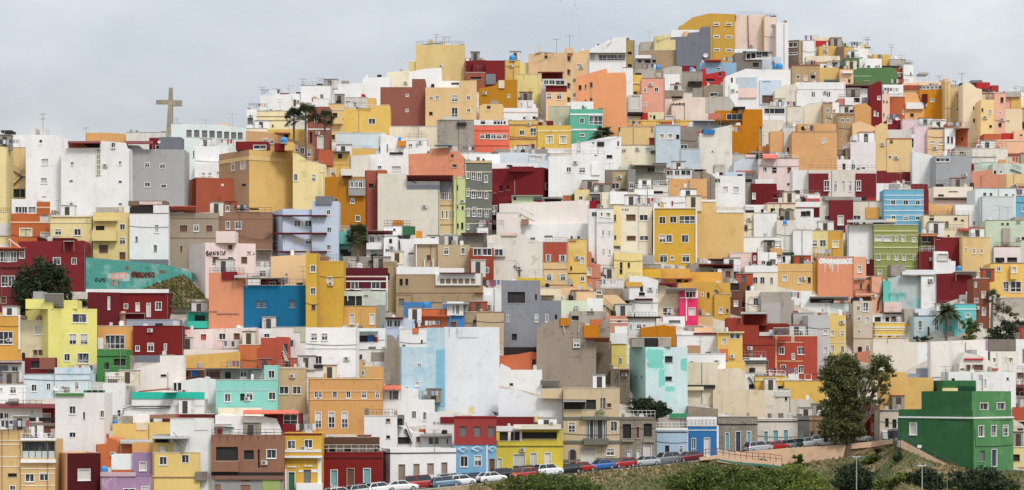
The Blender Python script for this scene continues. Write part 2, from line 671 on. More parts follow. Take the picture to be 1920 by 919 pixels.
class T: ox = oy = 0.0; s = 1.0
def X_(v): return T.ox + v / T.s
def Y_(v): return T.oy + v / T.s
uid = [0]
def jit():
    uid[0] += 1
    return ((uid[0] * 7919) % 101) / 101.0

def plan(x0, x1, py_base, opts, Yc=None, shift=0.0, depth=7.0):
    """faces of a body: returns list of front faces and the plan polygon"""
    if 'm' in opts:
        xm_, _, col2 = opts['m'].partition(','); xm = X_(float(xm_))  # right face tone; ochre and green corner houses have side shade painted in
        if Yc is None: Yc = ground(xm, min(py_base, base_py(xm) - 0.5))
        Yc += shift
        wl, wr = max(xm - x0, 1), max(x1 - xm, 1)
        th = R_(float(opts['a'])) if 'a' in opts else min(max(math.atan2(wl, wr), R_(18)), R_(72))
        C = Vector(((xm-CX)/F*Yc, Yc, 0))
        dr = Vector((math.cos(th), math.sin(th), 0)); dl = Vector((-math.sin(th), math.cos(th), 0))
        def ext(d, px):
            k = (px-CX)/F
            return (k*C.y - C.x) / (d.x - k*d.y)
        a, b = ext(dr, x1), ext(dl, x0)
        Lp = C + dl*b; Rp = C + dr*a
        fl = Face(Lp, -dl, b); frr = Face(C, dr, a)
        return [(fl, x0, xm, None), (frr, xm, x1, col2)], [Lp, C, Rp, Lp + dr*a], C
    xc = (x0+x1)/2
    if Yc is None: Yc = ground(xc, min(py_base, base_py(xc) - 0.5))
    Yc += shift
    A = Vector(((x0-CX)/F*Yc, Yc, 0)); B = Vector(((x1-CX)/F*Yc, Yc, 0))
    f = Face(A, (1, 0), B.x - A.x)
    return [(f, x0, x1, None)], [A, B, B + Vector((0, depth, 0)), A + Vector((0, depth, 0))], Vector(((A.x+B.x)/2, Yc, 0))

def windows_of(o):
    out = []
    for w in o.get('w', '').split(';'):
        if not w: continue
        a = w.split(',')
        out.append((X_(float(a[0])), Y_(float(a[1])), float(a[2])/T.s, float(a[3])/T.s, a[4] if len(a) > 4 else 'd'))
    return out

def body(parent, org, x0, x1, yt, z0, opts, col, Yc, shift, depth, py_base, name, level, sink):
    """walls + roof of one volume, its windows and bands. level 1: part of a house; level 2: a volume on a house"""
    faces, poly, C = plan(x0, x1, py_base, opts, Yc, shift, depth)
    mat = wallmat(col)
    prof = None
    if 't' in opts:
        prof = [(X_(float(a)), Y_(float(b))) for a, b in (q.split(',') for q in opts['t'].split(';'))]
    if org is None:
        zg = (YH-min(py_base, base_py((x0+x1)/2)))/F*C.y
        org = Vector((C.x, C.y, zg)); z0 = zg - sink
    ztop = (YH-yt)/F*C.y
    if prof:
        ztop = (YH - max(p[1] for p in prof))/F*C.y
    if ztop < z0 + 0.05: ztop = z0 + 0.05
    mb = MB(); wins = windows_of(opts); holes = {i: [] for i in range(len(faces))}; winrec = []
    for (wx, wy, ww, wh, t) in wins:
        fi = 0
        for i, (fc, a, b, c2) in enumerate(faces):
            if a <= wx <= b: fi = i
        fc = faces[fi][0]
        ua, ub = fc.u(wx-ww/2), fc.u(wx+ww/2); zc = fc.z(wx, wy); hh = wh/F*fc.y(wx)
        ua = max(ua, 0.03); ub = min(ub, fc.ln-0.03); za, zb = max(zc-hh/2, z0+0.05), zc+hh/2
        if ub-ua < 0.15 or zb-za < 0.12: continue
        proud = zb > ztop - 0.02
        if proud and not prof: zb = ztop - 0.03; proud = False
        if zb-za < 0.12: continue
        cut = not proud and t not in 'a'
        dp = 0.30 if t == 'n' else (0.2 if t in 'vqG' else 0.16)
        if cut: holes[fi].append((ua, ub, za, zb, dp))
        winrec.append((fi, (ua+ub)/2, (za+zb)/2, ub-ua, zb-za, t, cut))
    for i, (fc, a, b, c2) in enumerate(faces):
        cut_wall(mb, fc, org, 0, fc.ln, z0, ztop, holes[i], wallmat(c2) if c2 else mat, 0.2)
    # remaining sides
    n = len(poly)
    vis = 2 if len(faces) == 2 else 1
    for k in range(vis, n):
        p, q = poly[k], poly[(k+1) % n]
        mb.poly([Vector((p.x,p.y,z0))-org, Vector((q.x,q.y,z0))-org, Vector((q.x,q.y,ztop))-org, Vector((p.x,p.y,ztop))-org], mat)
    roofm = plain('roof_screed', (.42,.36,.31), .9, var=.3, scale=.6)
    ctr = sum(poly, Vector()) / n
    if prof:
        fc = faces[0][0]
        top = [(fc.u(min(max(px, x0), x1)), (YH-py)/F*C.y) for px, py in prof]
        if top[0][0] > 0.01: top.insert(0, (0.0, top[0][1]))
        if top[-1][0] < fc.ln - 0.01: top.append((fc.ln, top[-1][1]))
        dpt = depth
        back = -dpt
        for (ua, za), (ub, zb) in zip(top, top[1:]):
            if ub - ua < 1e-3: # a step
                mb.poly([fc.pt(ua,za)-org, fc.pt(ua,zb)-org, fc.pt(ua,zb,back)-org, fc.pt(ua,za,back)-org], mat); continue
            lo = ztop
            mb.poly([fc.pt(ua,lo)-org, fc.pt(ub,lo)-org, fc.pt(ub,max(zb,lo))-org, fc.pt(ua,max(za,lo))-org], mat)
            mb.poly([fc.pt(ub,lo,back)-org, fc.pt(ua,lo,back)-org, fc.pt(ua,max(za,lo),back)-org, fc.pt(ub,max(zb,lo),back)-org], mat)
            mb.poly([fc.pt(ua,za)-org, fc.pt(ub,zb)-org, fc.pt(ub,zb,back)-org, fc.pt(ua,za,back)-org], mat)
        for u_, z_ in ((top[0]), (top[-1])):
            mb.poly([fc.pt(u_,ztop)-org, fc.pt(u_,z_)-org, fc.pt(u_,z_,back)-org, fc.pt(u_,ztop,back)-org], mat)
    else:
        ph = min(0.45, (ztop-z0)*0.3) if depth > 2.5 else 0.0
        if ph > 0:
            ins = [p + (ctr-p)*min(0.24/max((ctr-p).length, .5)*1.4, .45) for p in poly]
            for k in range(n):
                p, q, pi, qi = poly[k], poly[(k+1)%n], ins[k], ins[(k+1)%n]
                mb.poly([Vector((*p[:2],ztop))-org, Vector((*q[:2],ztop))-org, Vector((*qi[:2],ztop))-org, Vector((*pi[:2],ztop))-org], mat)
                mb.poly([Vector((*pi[:2],ztop))-org, Vector((*qi[:2],ztop))-org, Vector((*qi[:2],ztop-ph))-org, Vector((*pi[:2],ztop-ph))-org], mat)
            mb.poly([Vector((*p[:2], ztop-ph))-org for p in ins], roofm)
        else:
            mb.poly([Vector((*p[:2], ztop))-org for p in poly], mat)
    mb.poly([Vector((*p[:2], z0))-org for p in reversed(poly)], mat)
    # bands (cornices)
    bands = []
    for b in opts.get('b', '').replace('b=', '').split(';'):
        if b:
            y_, h_, c_ = b.split(','); bands.append((Y_(float(y_)), float(h_)/T.s, c_))
    return dict(mb=mb, faces=faces, poly=poly, C=C, org=org, z0=z0, ztop=ztop, win=winrec, bands=bands, prof=prof)

def finish(d, parent, name, level):
    w = d['mb'].build(name, parent)
    org = d['org']
    par = parent if level == 1 else w
    for fi, u, z, W, H, t, cut in d['win']:
        fc = d['faces'][fi][0]
        merged = level > 1
        fr, pa, dp = make_window(W, H, t, rnd, merged)
        off = 0.0 if cut or t == 'a' else dp + 0.03
        M = Matrix.Translation(fc.pt(u, z, off) - org) @ Matrix.Rotation(fc.ang, 4, 'Z')
        nm = 'door' if t in 'othiux' or (t == 'a') else 'window'
        if merged or not fr.f:
            src = fr if fr.f else pa
            o = src.build(nm, par); o.matrix_local = M
        else:
            o = fr.build(nm, par); o.matrix_local = M
            pa.build('shutter' if t in 'pqcbr' else ('leaf' if nm == 'door' else 'pane'), o)
    for (py, h, c) in d['bands']:
        for fi, (fc, a, b, c2) in enumerate(d['faces']):
            zc = (YH-py)/F*d['C'].y; hh = max(h/F*d['C'].y, 0.12)
            if zc + hh/2 > d['ztop'] + 0.6 and not d['prof']: zc = d['ztop'] + 0.02 - hh/2
            m2 = MB(); cm = wallmat(c); e = 0.09 if h > 1.4 else 0.06
            f = lambda u, z, o_: fc.pt(u, z, o_) - org
            u0, u1 = -0.03, fc.ln + 0.03
            q = [f(u0,zc-hh/2,e), f(u1,zc-hh/2,e), f(u1,zc+hh/2,e), f(u0,zc+hh/2,e), f(u0,zc-hh/2,-.05), f(u1,zc-hh/2,-.05), f(u1,zc+hh/2,-.05), f(u0,zc+hh/2,-.05)]
            for ix in ((0,1,2,3),(3,2,6,7),(1,0,4,5),(0,3,7,4),(2,1,5,6)): m2.poly([q[i] for i in ix], cm)
            m2.build('cornice', par)
    return w

def scribble(px0, px1, py0, py1, r):
    """a hand-sprayed scrawl as a few pen strokes"""
    out = []; n = max(3, int((px1-px0) / 6))
    w = (px1-px0)/n
    for k in range(n):
        x = px0 + k*w; pts = []
        a0 = r.uniform(0, 6.28)
        for j in range(7):
            a = a0 + j*0.9*r.choice((1, 1, -1))
            pts.append((x + w*(.5+.55*math.cos(a)*r.uniform(.5, 1)), (py0+py1)/2 + (py1-py0)/2*math.sin(a)*r.uniform(.5, 1)))
        out.append(pts)
    return out

cur = None
HOUSES = []
def run(data):
    global cur
    for line in data.strip().split('\n'):
        lab = None
        if '|' in line: line, lab = line.split('|'); lab = lab.strip()
        t = line.split()
        if not t: continue
        k = t[0]
        if k == 'T':
            T.ox, T.oy, T.s = map(float, t[1:4]); continue
        if k == 'H':
            o = parse_opts(t[6:]); x0, x1, yt, yb = X_(float(t[1])), X_(float(t[2])), Y_(float(t[3])), Y_(float(t[4]))
            kd = kind_of(lab)
            dep = float(o['d']) if 'd' in o else (5.0 + 3.5*jit())
            if kd in ('wall', 'gable_wall'): dep = 3.0
            d = body(None, None, x0, x1, yt, 0, o, t[5], None, 0.35*jit() + float(o.get('z', 0)), dep, yb, 'walls', 1, 3.0)
            root = empty(kd, d['org'], lab, CATS.get(kd, kd.replace('_', ' ')), GROUPS.get(kd))
            w = finish(d, root, 'walls', 1)
            cur = dict(root=root, d=d, wall=w, Y=d['C'].y, col=t[5], px=(x0, x1), yt=yt, yb=yb, nA=0)
            HOUSES.append(cur); cur['last'] = d; cur['depth'] = dep
            continue
        if k == 'R':
            o = parse_opts(t[6:]); x0, x1, yt, yb = X_(float(t[1])), X_(float(t[2])), Y_(float(t[3])), Y_(float(t[4]))
            s = float(o.get('s', 1.0))
            s += 0.012*jit() + (0.015 if abs(s) < 0.01 else 0)
            Yc = cur['Y'] + s
            org = cur['d']['org']
            z0 = (YH-yb)/F*Yc - 0.02*jit()
            dep = 4.2 if s >= 0 else (abs(s) + 0.3)
            hpx, wpx = yb-yt, x1-x0
            if s >= 0.3: nm = 'roof_room' if hpx > 6 else 'roof_ledge'
            elif s <= -0.4: nm = 'bay' if hpx > 6 else 'ledge'
            else: nm = 'pilaster' if wpx < 6 else ('ledge' if hpx < 5 else 'wall_panel')
            if 'm' in o: nm = 'upper_storey'; 
            d = body(cur['root'], org, x0, x1, yt, z0, o, t[5], Yc, 0, dep, yb, nm, 2, 0)
            finish(d, cur['root'], nm, 2); cur['last'] = d
            continue
        root = cur['root']; org = cur['d']['org']; Yc = cur['Y']
        if k == 'Y':
            x0, x1, y1, y2 = X_(float(t[1])), X_(float(t[2])), Y_(float(t[3])), Y_(float(t[4])); c = t[5]
            tiled = c in ('co', 'te', 're', 'bd', 'or', 'br', 'bn', 're14')
            yf, yk = Yc - 1.3, Yc + 1.3
            a, b_ = P(x0, y1, yf) - org, P(x1, y1, yf) - org; c_, d_ = P(x1, y2, yk) - org, P(x0, y2, yk) - org
            m = MB(); mt = tilemat(c) if tiled else sheetmat(c); th = Vector((0, 0, -0.1))
            for q in ((a,b_,c_,d_), (d_+th,c_+th,b_+th,a+th), (a+th,b_+th,b_,a), (b_+th,c_+th,c_,b_), (c_+th,d_+th,d_,c_), (d_+th,a+th,a,d_)): m.poly(q, mt)
            for xx in (x0 + 1, x1 - 1):
                p = P(xx, y1, yf + 0.1) - org
                if y2 - y1 < 40: m.tube([p + Vector((0,0,-0.05)), p + Vector((0, 0.2, -1.6))], 0.04, plain('post_grey', (.3,.29,.28)), 5)
            m.build('tiled_roof' if tiled else 'awning', root)
        elif k == 'B':
            x0, x1, y1, y2 = X_(float(t[1])), X_(float(t[2])), Y_(float(t[3])), Y_(float(t[4])); mt = wallmat(t[5])
            a, b_ = P(x0, y2, Yc) - org, P(x1, y1, Yc) - org; m = MB()
            xa, xb, za, zb, y0 = a.x, b_.x, a.z, b_.z, a.y
            m.box(xa, xb, y0-1.1, y0-.005, za, za+.14, mt); m.box(xa, xb, y0-1.1, y0-1.0, za+.142, zb, mt)
            m.box(xa, xa+.1, y0-.998, y0-.005, za+.142, zb-.003, mt); m.box(xb-.1, xb, y0-.998, y0-.005, za+.142, zb-.003, mt)
            m.build('balcony', root)
        elif k == 'A':
            p0, p1 = P(X_(float(t[1])), Y_(float(t[3])), Yc+1.2) - org, P(X_(float(t[1])), Y_(float(t[2])), Yc+1.2) - org
            antenna(root, p0 - Vector((0,0,.5)), p1.z - p0.z + .5, 0.045)
        elif k == 'D':
            p = P(X_(float(t[1])), Y_(float(t[2])), Yc - .5) - org; dish(root, p, float(t[3])/T.s/F*Yc)
        elif k == 'K':
            r = float(t[3])/T.s/F*Yc
            if r > 0.15: tank(root, P(X_(float(t[1])), Y_(float(t[2])), Yc + .3) - org, r)
        elif k == 'P':
            m = MB(); r = float(t[3]) * 0.5; off = -0.2 - r if t[1] not in ('roof_clutter', 'roof_tank', 'lattice_pylon', 'roof_beam', 'roof_pipe') else 0.4
            fc = cur['last']['faces'][-1][0] if 'm' not in line else cur['last']['faces'][0][0]
            pts = []
            for a, b in (q.split(',') for q in t[4:]):
                px, py = X_(float(a)), Y_(float(b)); fs = [f for f in cur['d']['faces'] if f[1] <= px <= f[2]]
                if off < 0 and len(cur['d']['faces']) == 2 and fs and t[1] in ('cable', 'downpipe'): pts.append(fs[0][0].pt(fs[0][0].u(px), fs[0][0].z(px, py), .05) - org)
                else: pts.append(P(px, py, Yc + off) - org)
            mt = wallmat(t[2])
            m.tube(pts, r, mt, 6)
            if t[1] in ('stair', 'fire_stair') :
                for a, b in zip(pts, pts[1:]):
                    nn = max(2, int((b-a).length / .35))
                    for i in range(nn):
                        q = a.lerp(b, i/nn); m.box(q.x-.16, q.x+.16, q.y-.05, q.y+.8, q.z-.03, q.z+.03, mt)
                m.tube([p + Vector((0, 0, .95)) for p in pts], r*.4, mt, 5)
            if t[1] == 'railing':
                for a, b in zip(pts, pts[1:]):
                    nn = max(1, int((b-a).length / 1.0))
                    for i in range(nn+1):
                        q = a.lerp(b, i/nn); m.tube([q, q + Vector((0,0,-.9))], r*.7, mt, 4)
            m.build(t[1], root)
        elif k == 'G':
            x0, x1, y0, y1 = X_(float(t[1])), X_(float(t[2])), Y_(float(t[3])), Y_(float(t[4])); m = MB(); mt = wallmat(t[5]); lw = .05 if t[5] != 'wh' else .11
            for pts in scribble(x0, x1, y0, y1, rnd) + (scribble(x0, x1, y0, y1, rnd) if x1-x0 > 20 else []):
                q = [P(px, py, Yc - .012 - .004*rnd.random()) - org for px, py in pts]
                for a, b in zip(q, q[1:]):
                    dv = (b-a)
                    if dv.length < .02: continue
                    nrm = Vector((-dv.z, 0, dv.x)).normalized() * lw
                    m.poly([a-nrm, b-nrm, b+nrm, a+nrm], mt)
            if t[5] == 'wh': # paint that ran down the wall
                for _ in range(9):
                    px = rnd.uniform(x0, x1); h = rnd.uniform(.3, 1.6)
                    q = P(px, y1 - 2, Yc - .013) - org
                    m.poly([q, q + Vector((.12, 0, 0)), q + Vector((.08, 0, -h)), q + Vector((.03, 0, -h))], mt)
                q0, q1 = P(x0 + (x1-x0)*.45, y1, Yc-.012) - org, P(x1, y1 - 1, Yc-.012) - org
                m.poly([q0, q1, q1 + Vector((0,0,.3)), q0 + Vector((0,0,.3))], mt)
            m.build('graffiti', root)
        elif k == 'S':                                  # a painted patch with a ragged outline
            x0, x1, y0, y1 = X_(float(t[1])), X_(float(t[2])), Y_(float(t[3])), Y_(float(t[4])); m = MB(); pts = []
            for j in range(18):
                a = 6.283*j/18; rr = rnd.uniform(.72, 1.0)
                pts.append(P((x0+x1)/2 + (x1-x0)/2*rr*max(-1, min(1, 1.25*math.cos(a))), (y0+y1)/2 - (y1-y0)/2*rr*max(-1, min(1, 1.25*math.sin(a))), Yc - .007) - org)
                fS = [f for f in cur['d']['faces'] if f[1] <= (x0+x1)/2 <= f[2]]
                if fS:
                    pu, pv = pts[-1] + org, fS[0][0]; qx = CX + pu.x/pu.y*F; qy = YH - pu.z/pu.y*F
                    pts[-1] = pv.pt(pv.u(qx), pv.z(qx, qy), .008 + .002*(x0 % 3)) - org
            m.poly(pts, wallmat(t[5])); m.build('painted_patch', root)

def sheetmat(c):
    return slat('roof_sheet_' + c, tuple(s2l(v)*.5 for v in PAL[c]), 3)

def antenna(root, p, h, r):
    m = MB(); mt = plain('antenna_metal', (.22,.22,.22), .5, .6)
    m.tube([p, p + Vector((0,0,h))], r, mt, 5)
    a = rnd.uniform(-.9, .9); dx, dy = math.cos(a), math.sin(a)
    for kz, L in ((1.0, .9), (.8, .55)):
        z = h*kz - .08
        if L == .55 and rnd.random() < .4: continue
        m.tube([p + Vector((-dx*L, -dy*L, z)), p + Vector((dx*L, dy*L, z))], r*.6, mt, 4)
        for j in range(4):
            c = p + Vector((dx*L*(j/1.7-1+.1), dy*L*(j/1.7-1+.1), z)); e = .34 - .05*j
            m.tube([c + Vector((-dy*e, dx*e, 0)), c + Vector((dy*e, -dx*e, 0))], r*.5, mt, 4)
    m.build('antenna', root)

def dish(root, p, r):
    m = MB(); mt = plain('dish_white', (.6,.6,.58), .5)
    prof = [(0.01, 0), (r*.5, r*.06), (r*.85, r*.2), (r, r*.3)]
    m.lathe(prof, mt, 14); m.lathe([(a, z-.02) for a, z in prof], mt, 14)
    m.tube([(0,0,0), (0,0,r*.9)], .02, plain('antenna_metal', (.22,.22,.22)), 4); m.tube([(0,0,r*.9), (0,r*.9,r*.25)], .02, plain('antenna_metal', (.22,.22,.22)), 4)
    m.tube([(0,0,-.02), (0,-.1,-.5)], .035, plain('antenna_metal', (.22,.22,.22)), 5)
    o = m.build('satellite_dish', root); o.matrix_local = Matrix.Translation(p) @ Matrix.Rotation(rnd.uniform(-.5,.6), 4, 'Z') @ Matrix.Rotation(R_(72), 4, 'X')

